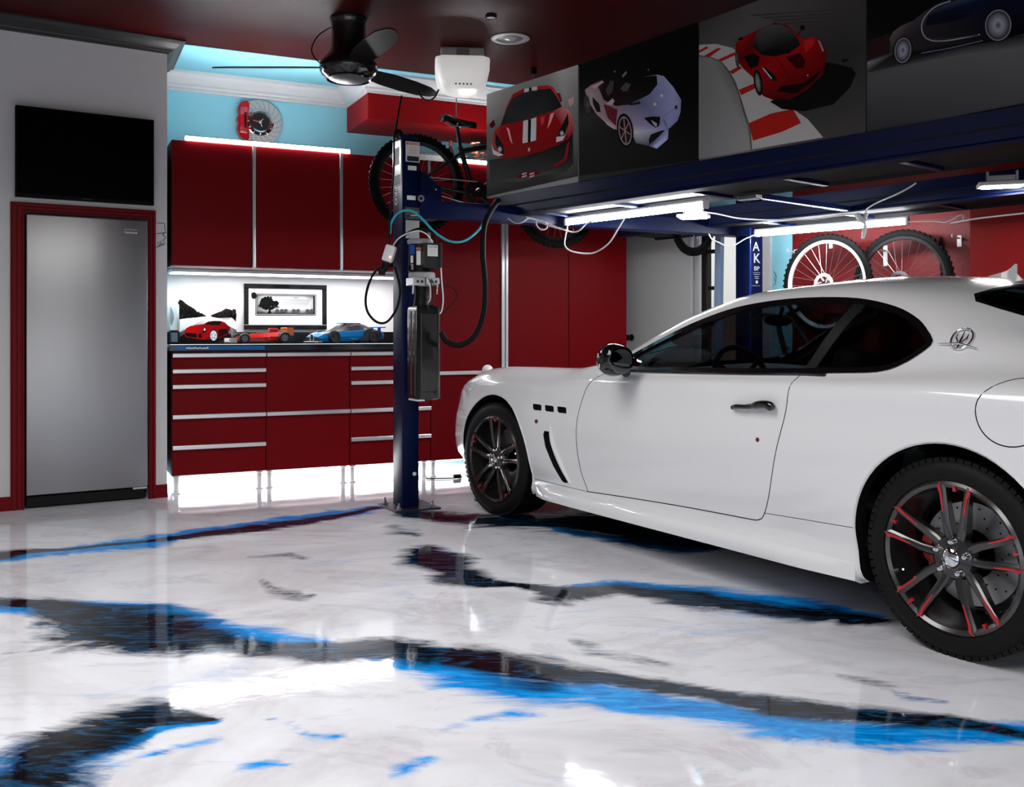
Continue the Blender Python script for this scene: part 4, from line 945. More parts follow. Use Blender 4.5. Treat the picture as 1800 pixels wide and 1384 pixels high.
for k in range(70):
    t = random.random()**1.3; x = 172+400*t; yt = 405+245*t**.85; y = yt+random.random()*(660-yt)
    s_ = 1.0-.75*t; g_ = random.uniform(.03, .16); pr.rad(*C([(x, y)])[0], 2.4*s_+.4, 3.4*s_+.4, (g_, g_*.85, g_*.85), (g_*.6, g_*.5, g_*.5), 7)
for k in range(60):
    t = random.random()**1.3; x = 1026-400*t; yt = 545+105*t; y = yt+random.random()*(668-yt)
    s_ = 1.0-.75*t; g_ = random.uniform(.03, .18); pr.rad(*C([(x, y)])[0], (1.9*s_+.4) if x < 1005 else .8, 2.4*s_+.4, (g_, g_*.85, g_*.85), (g_*.6, g_*.5, g_*.5), 7)
pr.poly(C([(172, 905), (300, 840), (600, 650), (640, 650), (1028, 860), (1028, 1070), (172, 1070)]), (.30, .29, .29), [(.25, .25, .25), (.4, .4, .4), (.9, .9, .9), (.9, .9, .9), (.25, .25, .25), (.04, .04, .04), (.04, .04, .04)])
pr.poly(C([(172, 800), (440, 690), (600, 652), (560, 690), (172, 890)]), (.85, .84, .84))
pr.poly(C([(240, 920), (500, 900), (940, 900), (960, 985), (700, 1050), (400, 1060), (172, 1066), (172, 970)]), (.05, .045, .045))
pr.poly(C([(245, 880), (270, 835), (330, 800), (420, 785), (540, 768), (600, 735), (680, 722), (800, 725), (855, 745), (900, 790), (935, 815), (940, 870), (900, 930), (740, 990), (600, 1000), (540, 1010), (440, 995), (320, 975), (260, 960), (250, 920)]), (.60, .02, .03), [(.7, .03, .04)]*4+[(.5, .01, .02)]*4+[(.42, .0, .01)]*8+[(.62, .02, .03)]*4)
pr.poly(C([(545, 768), (600, 738), (680, 724), (790, 728), (800, 760), (770, 790), (640, 785)]), (.06, .03, .03))
pr.poly(C([(760, 850), (900, 840), (900, 910), (760, 970)]), (.10, .01, .01))
pr.poly(C([(258, 900), (430, 915), (432, 975), (330, 968), (265, 945)]), (.06, .02, .02)); pr.poly(C([(455, 925), (500, 905), (510, 975), (455, 978)]), (.08, .02, .02))
pr.rad(*C([(690, 945)])[0], 7.2, 10.4, (.15, .15, .16), (.03, .03, .03)); pr.rad(*C([(685, 945)])[0], 6.0, 8.8, (.30, .31, .34), (.75, .77, .80))
for k in range(5):
    a = 2*math.pi*k/5+.4; q = C([(685, 945)])[0]; pr.line([q, (q[0]+5.2*math.cos(a), q[1]+7.8*math.sin(a))], 1.3, (.85, .87, .9))
pr.rad(*C([(925, 890)])[0], 2.2, 4.6, (.5, .5, .5), (.12, .12, .12)); pr.rad(*C([(550, 855)])[0], 1.6, 2.2, (.9, .95, 1), (.5, .7, .8)); pr.poly(C([(510, 890), (575, 835), (580, 870), (540, 910)]), (.08, .02, .03)); pr.rad(*C([(550, 853)])[0], 1.6, 2.2, (.95, 1, 1), (.5, .75, .85))
pr.build('print', o)
# (2) framed print of a lone tree
u0 = CAB.u(428.5, .72); u1 = CAB.u(574, .72); zt = CAB.hit(500, 500, .72)[1]; zb = CAB.hit(500, 579, .72)[1]
o = thing('framed_picture', 'black framed print of a lone dark tree with a wide white mount', 'picture', CAB.w(u0, .722, zb), CAB.a)
Wd = u1-u0; H = zt-zb; fw = .036; mb = MB()
for x0, x1, a0, a1 in ((0, Wd, 0, fw), (0, Wd, H-fw, H), (0, fw, fw, H-fw), (Wd-fw, Wd, fw, H-fw)): mb.box(x0, x1, -.012, .016, a0, a1, bev=.004)
mb.build('frame', GBLACK, o)
mb = MB(); mb.box(fw, Wd-fw, .002, .015, fw, H-fw); mb.build('mount', mat('mount_white', (.82, .82, .82), .6), o)
n = CAB.w(0, -1)-CAB.w(0, 0); pr = Print(plane_conv(CAB.w(u0, .7225, zb), n, o)); C = sc(420, 480, 6.667)
pr.poly(C([(190, 322), (195, 320), (210, 500), (905, 500), (905, 255), (200, 240), (215, 240), (190, 240)]) , (.08, .08, .08))
pr.poly(C([(190, 240), (905, 254), (905, 500), (190, 496)]), (.10, .10, .10)); pr.poly(C([(198, 248), (898, 261), (898, 493), (198, 488)]), (.62, .62, .62)); pr.poly(C([(205, 255), (890, 267), (890, 485), (205, 480)]), (.06, .06, .06))
pr.grid([[C([(210+110*j, 261+2*j*.9+i*43)])[0] for j in range(7)] for i in range(6)], [[(.25, .25, .25)]+[(.55, .55, .55)]*5+[(.35, .35, .35)]]+[[(.42, .42, .42)]+[(.86, .86, .86)]*5+[(.6, .6, .6)]]*3+[[(.4, .4, .4)]+[(.6, .6, .6)]*5+[(.45, .45, .45)]]+[[(.06, .06, .06)]*7])
pr.poly(C([(330, 478), (350, 440), (348, 410), (372, 410), (372, 445), (384, 478)]), (.04, .04, .04))
random.seed(5)
for k in range(80):
    a = random.uniform(0, 6.28); q = random.random()**.6; x = 345+q*105*math.cos(a); y = 352+q*68*math.sin(a)+(14 if abs(x-345) > 70 else 0)
    pr.rad(*C([(x, min(y, 425))])[0], random.uniform(2.0, 4.2), random.uniform(1.6, 3.0), (.03, .03, .03), (.06, .06, .06), 9)
pr.line(C([(400, 400), (440, 395), (472, 402)]), 1.6, (.06, .06, .06))
for x in (445, 500, 545, 640, 690, 800, 850): pr.rad(*C([(x, 442)])[0], 3.6, 3.0, (.2, .2, .2), (.32, .32, .32), 12)
for i in range(6):
    y = 305+i*13; pr.poly(C([(505+6*abs(i-2), y), (835-8*i*.8, y+5), (835-8*i*.8, y+10), (505+6*abs(i-2), y+5)]), (.50, .50, .50))
pr.poly(C([(640, 288), (690, 290), (690, 296), (640, 294)]), (.3, .3, .3))
pr.rad(*C([(172, 265)])[0], 4.6, 6.0, (.10, .08, .07), (.05, .03, .03), 14); pr.line(C([(172, 190), (185, 225)]), .7, (.1, .1, .1)); pr.line(C([(140, 215), (148, 245)]), 1, (.5, .15, .1))
pr.build('print', o)
# small dark box at the left end of the worktop
o = thing('small_monitor', 'small dark square box with a grey face at the left end of the worktop', 'box', CAB.w(CAB.u(299.5, .5), .5, 1.0205), CAB.a)
mb = MB(); wd = CAB.u(314, .5)-CAB.u(299.5, .5); mb.box(0, wd, 0, .10, 0, .098, bev=.006); mb.build('case', BLACK, o)
mb = MB(); mb.box(.004, wd-.008, -.002, .001, .012, .08); mb.build('face', mat('grey_face', (.10, .12, .16), .2), o)
o = thing('card', 'pale curved card or print standing behind the small dark box', 'card', CAB.w(CAB.u(299, .66), .66, 1.0205), CAB.a)
mb = MB(); mb.box(.0, .045, 0, .004, 0, .33, bev=.001); mb.build('sheet', PAPER, o)
mb = MB(); mb.prism(chaikin([(.0, .12), (.02, .15), (.03, .20), (.012, .26), (0, .28)], 1), Matrix(((1, 0, 0, 0), (0, 0, -1, -.0005), (0, 1, 0, 0), (0, 0, 0, 1))), .001); mb.build('grey_print', mat('print_grey', (.25, .27, .28), .6), o)
# toy racing car in red blocks
T_RED = mat('toy_red', (.50, .015, .010), .25, coat=.4); T_ORG = mat('toy_orange', (.80, .20, .08), .3); T_BLK = mat('toy_black', (.012, .012, .012), .4); T_WHT = mat('toy_white', (.75, .72, .68), .4); T_BLUE = mat('toy_blue', (.006, .22, .62), .25, coat=.4); T_GRY = mat('toy_grey', (.20, .22, .25), .4)
def toy_wheel(o, x, y, r, wd, nm='wheel', hub=T_GRY, dz=0):
    mb = MB(); M = Matrix.Translation((x, y, r+dz)) @ Matrix.Rotation(R(90), 4, 'X')
    mb.lathe([(r*.62, -wd/2), (r*.9, -wd/2), (r, -wd*.35), (r, wd*.35), (r*.9, wd/2), (r*.62, wd/2), (r*.62, -wd/2)], 24, M); t = mb.build(nm, T_BLK, o, smooth=40)
    mb = MB(); mb.lathe([(0, -wd*.40), (r*.2, -wd*.42), (r*.25, -wd*.3), (r*.62, -wd*.34), (r*.62, wd*.34), (r*.25, wd*.3), (0, wd*.42)], 16, M); mb.build('wheel_hub', hub, t, smooth=40)
uc = CAB.u(460, .33); o = thing('toy_racing_car', 'red open-wheel toy racing car with fat black tyres on the worktop', 'toy', CAB.w(uc, .33, 1.0205), CAB.a+R(180+4))
V = []; st = [(.235, .012, .022, .030), (.19, .016, .020, .044), (.13, .024, .018, .058), (.06, .040, .016, .074), (.0, .052, .016, .078), (-.06, .060, .016, .080), (-.12, .050, .018, .084), (-.17, .026, .024, .074)]
for x, hw, z0, z1 in st: V += [(x, -hw, z0), (x, hw, z0), (x, hw*.95, (z0+z1)/2), (x, hw*.45, z1), (x, -hw*.45, z1), (x, -hw*.95, (z0+z1)/2)]
n = len(st); mb = MB(); mb.add(V, [(i*6+j, i*6+(j+1) % 6, (i+1)*6+(j+1) % 6, (i+1)*6+j) for i in range(n-1) for j in range(6)]+[tuple(range(6)), tuple(range(6*n-6, 6*n))]); mb.build('body', T_RED, o, smooth=25)
mb = MB(); mb.box(-.055, .035, -.022, .022, .060, .082, bev=.006); mb.build('cockpit', T_BLK, o)
mb = MB(); mb.box(-.12, -.05, -.018, .018, .082, .112, bev=.008); mb.box(-.10, -.03, -.09, -.05, .018, .055, bev=.008); mb.box(-.10, -.03, .05, .09, .018, .055, bev=.008); mb.build('side_pods', T_RED, o)
mb = MB(); mb.box(.205, .250, -.085, .085, .010, .018); mb.box(.20, .25, -.09, -.084, .008, .04); mb.box(.20, .25, .084, .09, .008, .04); mb.build('front_wing', T_WHT, o)
mb = MB(); mb.box(-.215, -.165, -.078, .078, .108, .118, bev=.002); mb.box(-.215, -.165, -.078, .078, .092, .098, bev=.002); mb.box(-.215, -.165, -.080, -.074, .06, .118); mb.box(-.215, -.165, .074, .080, .06, .118); mb.build('rear_wing', T_ORG, o)
mb = MB()
for x in (.15, -.14):
    for sg in (-1, 1): mb.tube([(x, sg*.02, .05), (x, sg*.09, .042)], .004, 6); mb.tube([(x+.03, sg*.02, .045), (x, sg*.09, .038)], .003, 6)
mb.build('suspension', T_BLK, o)
for x, r, wd in ((.15, .038, .038), (-.14, .044, .05)):
    for sg in (-1, 1): toy_wheel(o, x, sg*.098, r, wd)
# blue toy sports car
uc = CAB.u(607, .34); o = thing('toy_sports_car', 'bright blue toy sports car with black roof pillars on the worktop', 'toy', CAB.w(uc, .34, 1.0205), CAB.a+R(180+16)); o.scale = (1.16, 1.16, 1.16)
o.location = CAB.w(uc, .34, 1.0205)
L = .245; V = []; st = [(L, .085, .018, .040, .045), (L-.02, .098, .014, .052, .058), (L-.07, .104, .014, .066, .072), (.08, .105, .014, .072, .080), (.0, .104, .014, .078, .086), (-.06, .106, .014, .082, .088), (-.13, .110, .016, .086, .090), (-.19, .106, .022, .082, .086), (-L, .092, .03, .074, .078)]
for x, hw, z0, z1, z2 in st: V += [(x, -hw*.9, z0), (x, hw*.9, z0), (x, hw, (z0+z1)/2), (x, hw*.86, z1), (x, hw*.3, z2), (x, -hw*.3, z2), (x, -hw*.86, z1), (x, -hw, (z0+z1)/2)]
n = len(st); mb = MB(); mb.add(V, [(i*8+j, i*8+(j+1) % 8, (i+1)*8+(j+1) % 8, (i+1)*8+j) for i in range(n-1) for j in range(8)]+[tuple(range(8)), tuple(range(8*n-8, 8*n))]); mb.build('body', T_BLUE, o, smooth=30)
V = []; st = [(.10, .078, .076, .078), (.05, .080, .078, .106), (.0, .074, .08, .126), (-.06, .072, .084, .130), (-.12, .070, .084, .118), (-.19, .060, .084, .088)]
for x, hw, z0, z1 in st: V += [(x, -hw, z0), (x, hw, z0), (x, hw*.72, z1), (x, -hw*.72, z1)]
n = len(st); mb = MB(); mb.add(V, [(i*4+j, i*4+(j+1) % 4, (i+1)*4+(j+1) % 4, (i+1)*4+j) for i in range(n-1) for j in range(4)]+[(0, 1, 2, 3), tuple(range(4*n-4, 4*n))]); mb.build('glasshouse', T_BLK, o, smooth=30)
mb = MB(); mb.prism([(.055, -.02), (-.10, -.028), (-.10, .028), (.055, .02)], Matrix.Translation((0, 0, .127)), .006); mb.build('roof', T_BLUE, o)
for sg in (-1, 1):
    mb = MB(); mb.tube([(x, sg*(.107 if z < .09 else .088), z) for x, z in curve2([(.035, .030), (-.04, .024), (-.09, .045), (-.095, .085), (-.05, .118), (.02, .112)], 4)], .0035, 6); mb.build('side_arc', T_GRY, o)
    mb = MB(); mb.prism(chaikin([(.01, .02), (-.20, .02), (-.22, .07), (-.12, .10), (-.075, .08), (-.07, .035)], 1), Matrix(((1, 0, 0, 0), (0, 0, -sg, sg*.112), (0, 1, 0, 0), (0, 0, 0, 1))), .008); mb.build('rear_panel', T_BLK, o)
    mb = MB(); mb.box(.17, .215, sg*.065-.02, sg*.065+.02, .058, .066, rot=Matrix.Rotation(R(12), 3, 'Y')); mb.build('headlamp', T_WHT, o)
    for x in (.145, -.15): toy_wheel(o, x, sg*.102, .042, .030, hub=T_BLK)
mb = MB(); mb.tube([(L+.004, .024*math.cos(a), .036+.026*math.sin(a)) for a in np.linspace(0, 2*math.pi, 20, endpoint=False)], .003, 6, closed=True); mb.build('grille_ring', T_WHT, o)
mb = MB(); mb.ball((L, 0, .036), 1, 8, (.004, .022, .024)); mb.box(L-.01, L+.002, -.085, -.03, .018, .036); mb.box(L-.01, L+.002, .03, .085, .018, .036); mb.build('grille', T_BLK, o)
mb = MB(); mb.box(L-.02, L+.012, -.09, .09, .008, .014); mb.build('front_splitter', T_WHT, o)
mb = MB(); mb.box(-L-.01, -L+.035, -.095, .095, .100, .108, bev=.002); mb.box(-L+.0, -L+.02, -.05, -.04, .07, .102); mb.box(-L+.0, -L+.02, .04, .05, .07, .102); mb.build('rear_wing', T_BLUE, o)
# things on top of the tall cabinet
o = thing('flower_arrangement', 'orange flowers on top of the tall red cabinet behind the bicycle frame', 'flowers', CAB.w(CAB.u(838, .28), .28, CZ1+.001), CAB.a)
mb = MB(); mb.lathe([(0, 0), (.05, 0), (.065, .03), (.06, .07), (.04, .09), (.035, .09), (.03, .01), (0, .01)], 20); mb.build('pot', T_GRY, o, smooth=40)
random.seed(7)
for k in range(26):
    a = random.uniform(0, 6.28); rr_ = random.uniform(0, .11); z = .10+random.uniform(0, .12)
    mb = MB(); mb.tube([(0, 0, .06), (rr_*.6*math.cos(a), rr_*.6*math.sin(a), z*.7), (rr_*math.cos(a), rr_*math.sin(a), z)], .002, 4)
    if k < 8: mb.build('stem', mat('stem_green', (.03, .06, .02), .6), o)
    mb = MB()
    for j in range(5):
        b_ = 2*math.pi*j/5; mb.ball((rr_*math.cos(a)+.010*math.cos(b_), rr_*math.sin(a)+.010*math.sin(b_), z), .011, 4, (1, 1, .5))
    mb.build('bloom', mat('bloom_orange', (.75, .17, .05), .6) if k % 4 else mat('bloom_pale', (.7, .5, .4), .6), o)
o = thing('bottle', 'slim dark bottle on top of the tall red cabinet below the saddle', 'bottle', CAB.w(CAB.u(792, .25), .25, CZ1+.001), 0)
mb = MB(); mb.lathe([(0, 0), (.030, 0), (.032, .01), (.032, .11), (.022, .14), (.012, .16), (.011, .20), (.013, .205), (0, .205)], 16); mb.build('glass', mat('bottle_dark', (.03, .02, .02), .15, coat=.5), o, smooth=40)
mb = MB(); mb.lathe([(.0135, .17), (.0138, .212), (0, .214)], 12); mb.build('cap', mat('cap_red', (.25, .03, .03), .4), o)
o = thing('storage_box', 'pale storage box on top of the tall red cabinet seen through the bicycle wheel', 'box', CAB.w(CAB.u(738, .25), .25, CZ1+.001), CAB.a)
mb = MB(); mb.box(0, .20, 0, .2, 0, .09, bev=.006); mb.build('tub', PAPER, o); mb = MB(); mb.box(-.006, .206, -.006, .206, .09, .105, bev=.004); mb.build('lid', T_GRY, o)
# ------------------------------------------------------------------ the blue four-post lift
PF = Frame(-.68, 5.99, 27.4)
RF = Frame(-.076, 6.5, math.degrees(math.atan2(-.772, .635)))
lift = thing('car_lift', 'dark blue four-post car lift raised over the white coupe', 'car lift', PF.w(0, 0), PF.a)
LI = root_inv(lift)
ZPT = 2.305
def pbox(mb, u0, u1, v0, v1, z0, z1, bev=0): return mb.box(u0, u1, v0, v1, z0, z1, bev=bev)
mb = MB(); pbox(mb, 0, .112, 0, .165, .012, ZPT, .007); post = mb.build('post', NAVY, lift, smooth=30)
mb = MB(); pbox(mb, -.075, .225, -.085, .235, 0, .013, .003); bp_ = mb.build('base_plate', mat('plate_blue', (.008, .012, .03), .4, coat=.3), lift)
for (x, y) in ((-.04, -.05), (.185, -.045), (.185, .20), (-.04, .20)):
    mb = MB(); M = Matrix.Translation((x, y, .013)); mb.lathe([(0, .0), (.020, 0), (.020, .004), (.013, .005), (.013, .018), (.007, .020), (.007, .040), (0, .041)], 6, M); mb.build('anchor_bolt', STEEL, bp_)
mb = MB(); pbox(mb, -.02, .10, -.02, .12, ZPT, ZPT+.012, .003); mb.build('post_cap', NAVY, post)
mb = MB(); mb.ball((-.012, .03, ZPT+.03), .032, 10); mb.build('pulley', BLACK, post, smooth=60)
mb = MB(); mb.lathe([(0, .0), (.012, 0), (.012, .006), (0, .008)], 12, Matrix.Translation((.08, -.0, .22)) @ Matrix.Rotation(R(90), 4, 'X')); mb.build('rivet', PAPER, post)
# carriage and crossbeam
fc = plane_conv(PF.w(0, -.012), PF.w(0, -1)-PF.w(0, 0), lift)
pl = [(740, 300), (752, 308), (764, 320), (776, 331), (777, 385), (738, 385)]
q = [fc(*p) for p in pl]; mb = MB(); mb.prism([(p.x, p.z) for p in q], Matrix(((1, 0, 0, 0), (0, 0, -1, .135), (0, 1, 0, 0), (0, 0, 0, 1))), .147); car_ = mb.build('carriage', NAVY, lift)
mb = MB(); p = fc(766, 333); mb.lathe([(0, .0), (.007, 0), (.007, .008), (0, .009)], 8, Matrix.Translation((p.x, -.012, p.z)) @ Matrix.Rotation(R(90), 4, 'X')); mb.build('bolt', CHROME, car_)
mb = MB(); p = fc(740, 349); mb.lathe([(.010, .0), (.010, .003), (.022, .003), (.022, 0)], 24, Matrix.Translation((p.x, -.012, p.z)) @ Matrix.Rotation(R(90), 4, 'X')); mb.build('round_decal', mat('decal_grey', (.2, .2, .2), .4), car_)
FU = PF.u(1326, .05)
mb = MB(); pbox(mb, .11, FU+.02, .01, .135, 1.825, 1.935, .005); mb.build('crossbeam', NAVY, lift)
FP0, FP1 = PF.u(1318, .0), PF.u(1341.5, .0)
mb = MB(); pbox(mb, FP0, FP1, 0, .165, .012, ZPT, .012); fpost = mb.build('post', NAVY, lift, smooth=30)
mb = MB(); x_ = FP0+.004; pbox(mb, x_-.006, x_+.006, -.008, .01, .1, ZPT-.05, .003); mb.build('post_highlight', mat('lift_blue_bright', (.006, .03, .22), .25, coat=.6), fpost)  # brighter blue strip: the highlight on the post corner put into the colour
mb = MB(); pbox(mb, FP0-.08, FP1+.08, -.09, .25, 0, .013, .003); mb.build('base_plate', mat('plate_blue', (.008, .012, .03), .4), lift)
lc = plane_conv(PF.w(0, -.002), PF.w(0, -1)-PF.w(0, 0), lift)
LET = mat('letter_grey', (.42, .44, .48), .5)
def ftext(parent, txt, px, py, h, nm='lettering', m=LET, conv=lc, squash=1.0, align='CENTER', roll=0):
    p = conv(px, py, .001); q_ = conv(px, py-h, .001); s_ = (q_.z-p.z)/.72
    M = Matrix.Translation(p) @ Matrix(((1, 0, 0, 0), (0, 0, -1, 0), (0, 1, 0, 0), (0, 0, 0, 1))) @ Matrix.Rotation(R(roll), 4, 'Z') @ Matrix.Diagonal((squash, 1, 1, 1))
    mb = MB(); mb.add(*text_geo(txt, s_, M, align)); return mb.build(nm, m, parent, fix=False)
ftext(fpost, 'A', 1329, 441, 16, squash=1.0); ftext(fpost, 'K', 1330, 462, 17); ftext(fpost, 'BP', 1330, 475.5, 7.5, squash=1.15)
mb = MB()
for y0, xx0, xx1 in ((479, 1323, 1336), (482, 1324, 1336), (486, 1326, 1334), (489, 1327, 1334), (502, 1321, 1336)):
    a_ = lc(xx0, y0, .001); b_ = lc(xx1, y0+1.0, .001); mb.box(a_.x, b_.x, a_.y-.0005, a_.y+.0005, b_.z, a_.z)
mb.build('small_print', LET, fpost); mb = MB(); p = lc(1330, 496, .001); mb.lathe([(0, .001), (.012, .001)], 16, Matrix.Translation(p) @ Matrix.Rotation(R(90), 4, 'X')); mb.build('round_mark', LET, fpost)
# runways
def runway(v0, v1, L, out, nm='runway', flip=False):
    pr = [(v0, 1.875), (v0, 1.885), (v0+.006, 1.895), (v0+.006, 1.94), (v0, 1.95), (v0, 2.018), (v0+.012, 2.022), (v0+.045, 2.022), (v0+.05, 1.93), (v1-.05, 1.93), (v1-.045, 2.022), (v1-.012, 2.022), (v1, 2.018), (v1, 1.88), (v1-.03, 1.872), (v1-.05, 1.89), (v0+.10, 1.89), (v0+.08, 1.872)]
    M = LI @ Matrix.Translation(RF.o) @ Matrix.Rotation(RF.a, 4, 'Z')
    V = [M @ Vector((out, a, b_)) for a, b_ in pr]+[M @ Vector((L, a, b_)) for a, b_ in pr]; n = len(pr)
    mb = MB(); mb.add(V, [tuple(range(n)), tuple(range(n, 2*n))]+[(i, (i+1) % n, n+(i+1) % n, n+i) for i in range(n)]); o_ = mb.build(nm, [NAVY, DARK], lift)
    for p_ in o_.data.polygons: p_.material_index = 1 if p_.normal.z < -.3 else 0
    return o_
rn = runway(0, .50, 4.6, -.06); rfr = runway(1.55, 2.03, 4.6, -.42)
M_RF = LI @ Matrix.Translation(RF.o) @ Matrix.Rotation(RF.a, 4, 'Z')
def rbox(u0, u1, v0, v1, z0, z1, nm, m, parent, bev=.004):
    b = MB(); b.box(u0, u1, v0, v1, z0, z1, bev=bev); b.v = [tuple(M_RF @ Vector(v)) for v in b.v]; return b.build(nm, m, parent)
for k in range(7): rbox(.3+k*.62, .34+k*.62, .09, .45, 1.872, 1.892, 'cross_rib', NAVY, rn)
for k in range(7): rbox(.3+k*.62, .34+k*.62, 1.63, 1.97, 1.872, 1.892, 'cross_rib', NAVY, rfr)
rbox(1.62, 1.66, .50, 1.55, 1.88, 1.91, 'tie_bar', mat('lift_blue_bright', (.006, .03, .22), .25), lift); rbox(4.3, 4.40, -.3, 2.2, 1.80, 1.87, 'rear_crossbeam', NAVY, lift)
p0 = RF.loc(at(1300, 335, 5.4)); rbox(p0.x-.05, p0.x+.08, .38, .44, 1.845, 1.872, 'cable_bracket', STEEL, rn)
# labels on the near post
sc_l = plane_conv(PF.w(0, -.0012), PF.w(0, -1)-PF.w(0, 0), lift)
def sticker(px0, py0, px1, py1, nm, m, parent=post, conv=sc_l, y0=-.0022, y1=-.0002):
    a_ = conv(px0, py0); b_ = conv(px1, py1); mb = MB(); mb.box(a_.x, b_.x, y0, y1, b_.z, a_.z); return mb.build(nm, m, parent)
tl = plane_conv(PF.w(0, -.0026), PF.w(0, -1)-PF.w(0, 0), lift)
st = sticker(713, 248, 737.5, 286, 'warning_label', PAPER); st['label'] = 'white warning label with a red DANGER heading'
sticker(714.5, 249.5, 736, 256.5, 'label_heading', REDINK, y0=-.0030, y1=-.002)
dangerc = plane_conv(PF.w(0, -.0034), PF.w(0, -1)-PF.w(0, 0), lift); ftext(post, 'DANGER', 726, 255.6, 4.6, 'label_heading', PAPER, dangerc, .80)
mb = MB(); random.seed(11)
for k in range(7):
    y = 258.5+k*2.0; a_ = tl(718 + random.uniform(0, 2), y); b_ = tl(734-random.uniform(0, 3), y+.9); mb.box(a_.x, b_.x, -.0030, -.002, b_.z, a_.z)
mb.build('label_lines', mat('faded_red', (.55, .12, .10), .5), post)
sticker(715.5, 274, 736, 284.5, 'label_picture', INK, y0=-.0030, y1=-.002)
sticker(717, 291, 732, 300, 'blank_label', PAPER); sticker(715.5, 343.5, 730.5, 352, 'blank_label', PAPER)
s2 = sticker(712, 364, 738.5, 386, 'rating_label', mat('label_dark', (.06, .06, .06), .4)); sticker(713.5, 377, 720, 383, 'label_picture', INK, y0=-.003, y1=-.002); sticker(713.5, 371, 737, 373, 'label_lines', PAPER, y0=-.003, y1=-.002); sticker(722, 378, 737, 380, 'label_lines', PAPER, y0=-.003, y1=-.002)
sticker(713, 387, 737, 420, 'rating_label', mat('label_silver', (.55, .55, .55), .25, metal=.4)); mb = MB()
for k in range(8): a_ = tl(716, 389+k*2); b_ = tl(734-(k % 3)*3, 389.8+k*2); mb.box(a_.x, b_.x, -.003, -.002, b_.z, a_.z)
mb.build('label_lines', INK, post)
# left face of the post: silver label and the vertical lettering
def lface(px0, py0, px1, py1, nm, m, d=.0015):
    cv_ = plane_conv(PF.w(-.001, 0), PF.w(-1, 0)-PF.w(0, 0), lift); a_ = cv_(px0, py0); b_ = cv_(px1, py1); mb = MB(); mb.box(-d, -.0002, min(a_.y, b_.y), max(a_.y, b_.y), b_.z, a_.z); return mb.build(nm, m, post)
lface(690.5, 251, 704.5, 325, 'capacity_label', mat('label_silver', (.55, .55, .55), .25, metal=.4)); lface(691.5, 311, 703, 323, 'label_picture', INK, .0022); mb = None
for k in range(9): lface(693, 262+k*3.2, 702, 263.2+k*3.2, 'label_lines', INK, .0022)
cv_ = plane_conv(PF.w(-.002, 0), PF.w(-1, 0)-PF.w(0, 0), lift)
p = cv_(694, 329); s_ = .062
M = Matrix(((0, 0, -1, p.x), (0, -1, 0, p.y-.0), (-1, 0, 0, p.z), (0, 0, 0, 1))); mb = MB(); mb.add(*text_geo('PRO', s_, M @ Matrix.Translation((0, -.0, 0)))); mb.build('lettering', PAPER, post, fix=False)
# hydraulic power unit on the front of the near post
pu = thing('hydraulic_power_unit', 'black electric hydraulic pump with long oil tank hung on the blue lift post', 'pump', PF.w(0, -.012), PF.a)
PI_ = root_inv(pu); OIL = mat('oil_tank', (.007, .007, .0075), .22, coat=.5)
v1 = -.215; ux0 = PF.u(734, v1); ux1 = PF.u(775.5, v1); v0_ = -.03; yz = lambda py, Y=5.85: EYE-(py-HOR)/FPX*Y
zt0 = yz(536); zb0 = yz(704)
def L(u, v): return (u, v+.012)
mb = MB(); V = []
def rrect(x0, x1, y0, y1, c): return [(x0+c, y0), (x1-c, y0), (x1, y0+c), (x1, y1-c), (x1-c, y1), (x0+c, y1), (x0, y1-c), (x0, y0+c)]
st = [(zb0, .03, .012), (zb0+.012, .012, .0), (zb0+.03, .014, 0), (zt0-.03, .014, 0), (zt0-.008, .016, .006), (zt0, .03, .02)]
for z, c, ins in st: V += [(x, y, z) for x, y in rrect(ux0+ins, ux1-ins, v1+.012+ins, v0_+.012-ins, c+.004)]
n = 8; mb.add(V, [(i*n+j, i*n+(j+1) % n, (i+1)*n+(j+1) % n, (i+1)*n+j) for i in range(len(st)-1) for j in range(n)]+[tuple(range(n))[::-1], tuple(range(n*(len(st)-1), n*len(st)))]); tank = mb.build('oil_tank', OIL, pu, smooth=35)
for f in (.28, .62):
    mb = MB(); y = v1+.012+(v0_-v1)*f; mb.box(ux0-.005, ux0+.004, y-.018, y+.018, zb0+.03, zt0-.035, bev=.004); mb.build('tank_rib', OIL, tank)
mb = MB(); mb.box(ux0+.02, ux1-.025, v1+.007, v1+.016, zb0+.05, zt0-.05, bev=.004); mb.build('tank_panel', OIL, tank)
mb = MB(); mb.box(ux0+.002, ux0+.05, v1+.02, v0_-.02, zb0-.004, zb0+.006); mb.build('tank_label', WHITE, tank)
cx = (ux0+ux1)/2-.012; cy = (v1+v0_)/2+.012
mb = MB(); mb.lathe([(0, zt0-.01), (.055, zt0-.01), (.05, zt0+.02), (.044, zt0+.05), (.048, yz(503)), (0, yz(503))], 24, Matrix.Translation((cx, cy, 0))); mb.build('tank_neck', BLACK, pu, smooth=40)
mb = MB(); mb.box(cx-.085, cx-.006, cy-.07, cy+.05, yz(502), yz(488), bev=.004); mb.box(cx+.0, cx+.085, cy-.078, cy+.05, yz(501), yz(488), bev=.004); vb = mb.build('valve_block', mat('cast_aluminium', (.68, .68, .68), .35, metal=.6), pu)
for dx, dy in ((-.055, -.071), (-.028, -.071), (.03, -.079), (.06, -.079)):
    mb = MB(); mb.lathe([(0, .003), (.009, .003), (.009, -.001)], 8, Matrix.Translation((cx+dx, cy+dy, yz(495))) @ Matrix.Rotation(R(90), 4, 'X')); mb.build('port', mat('port_dark', (.10, .10, .10), .35, metal=.8), vb)
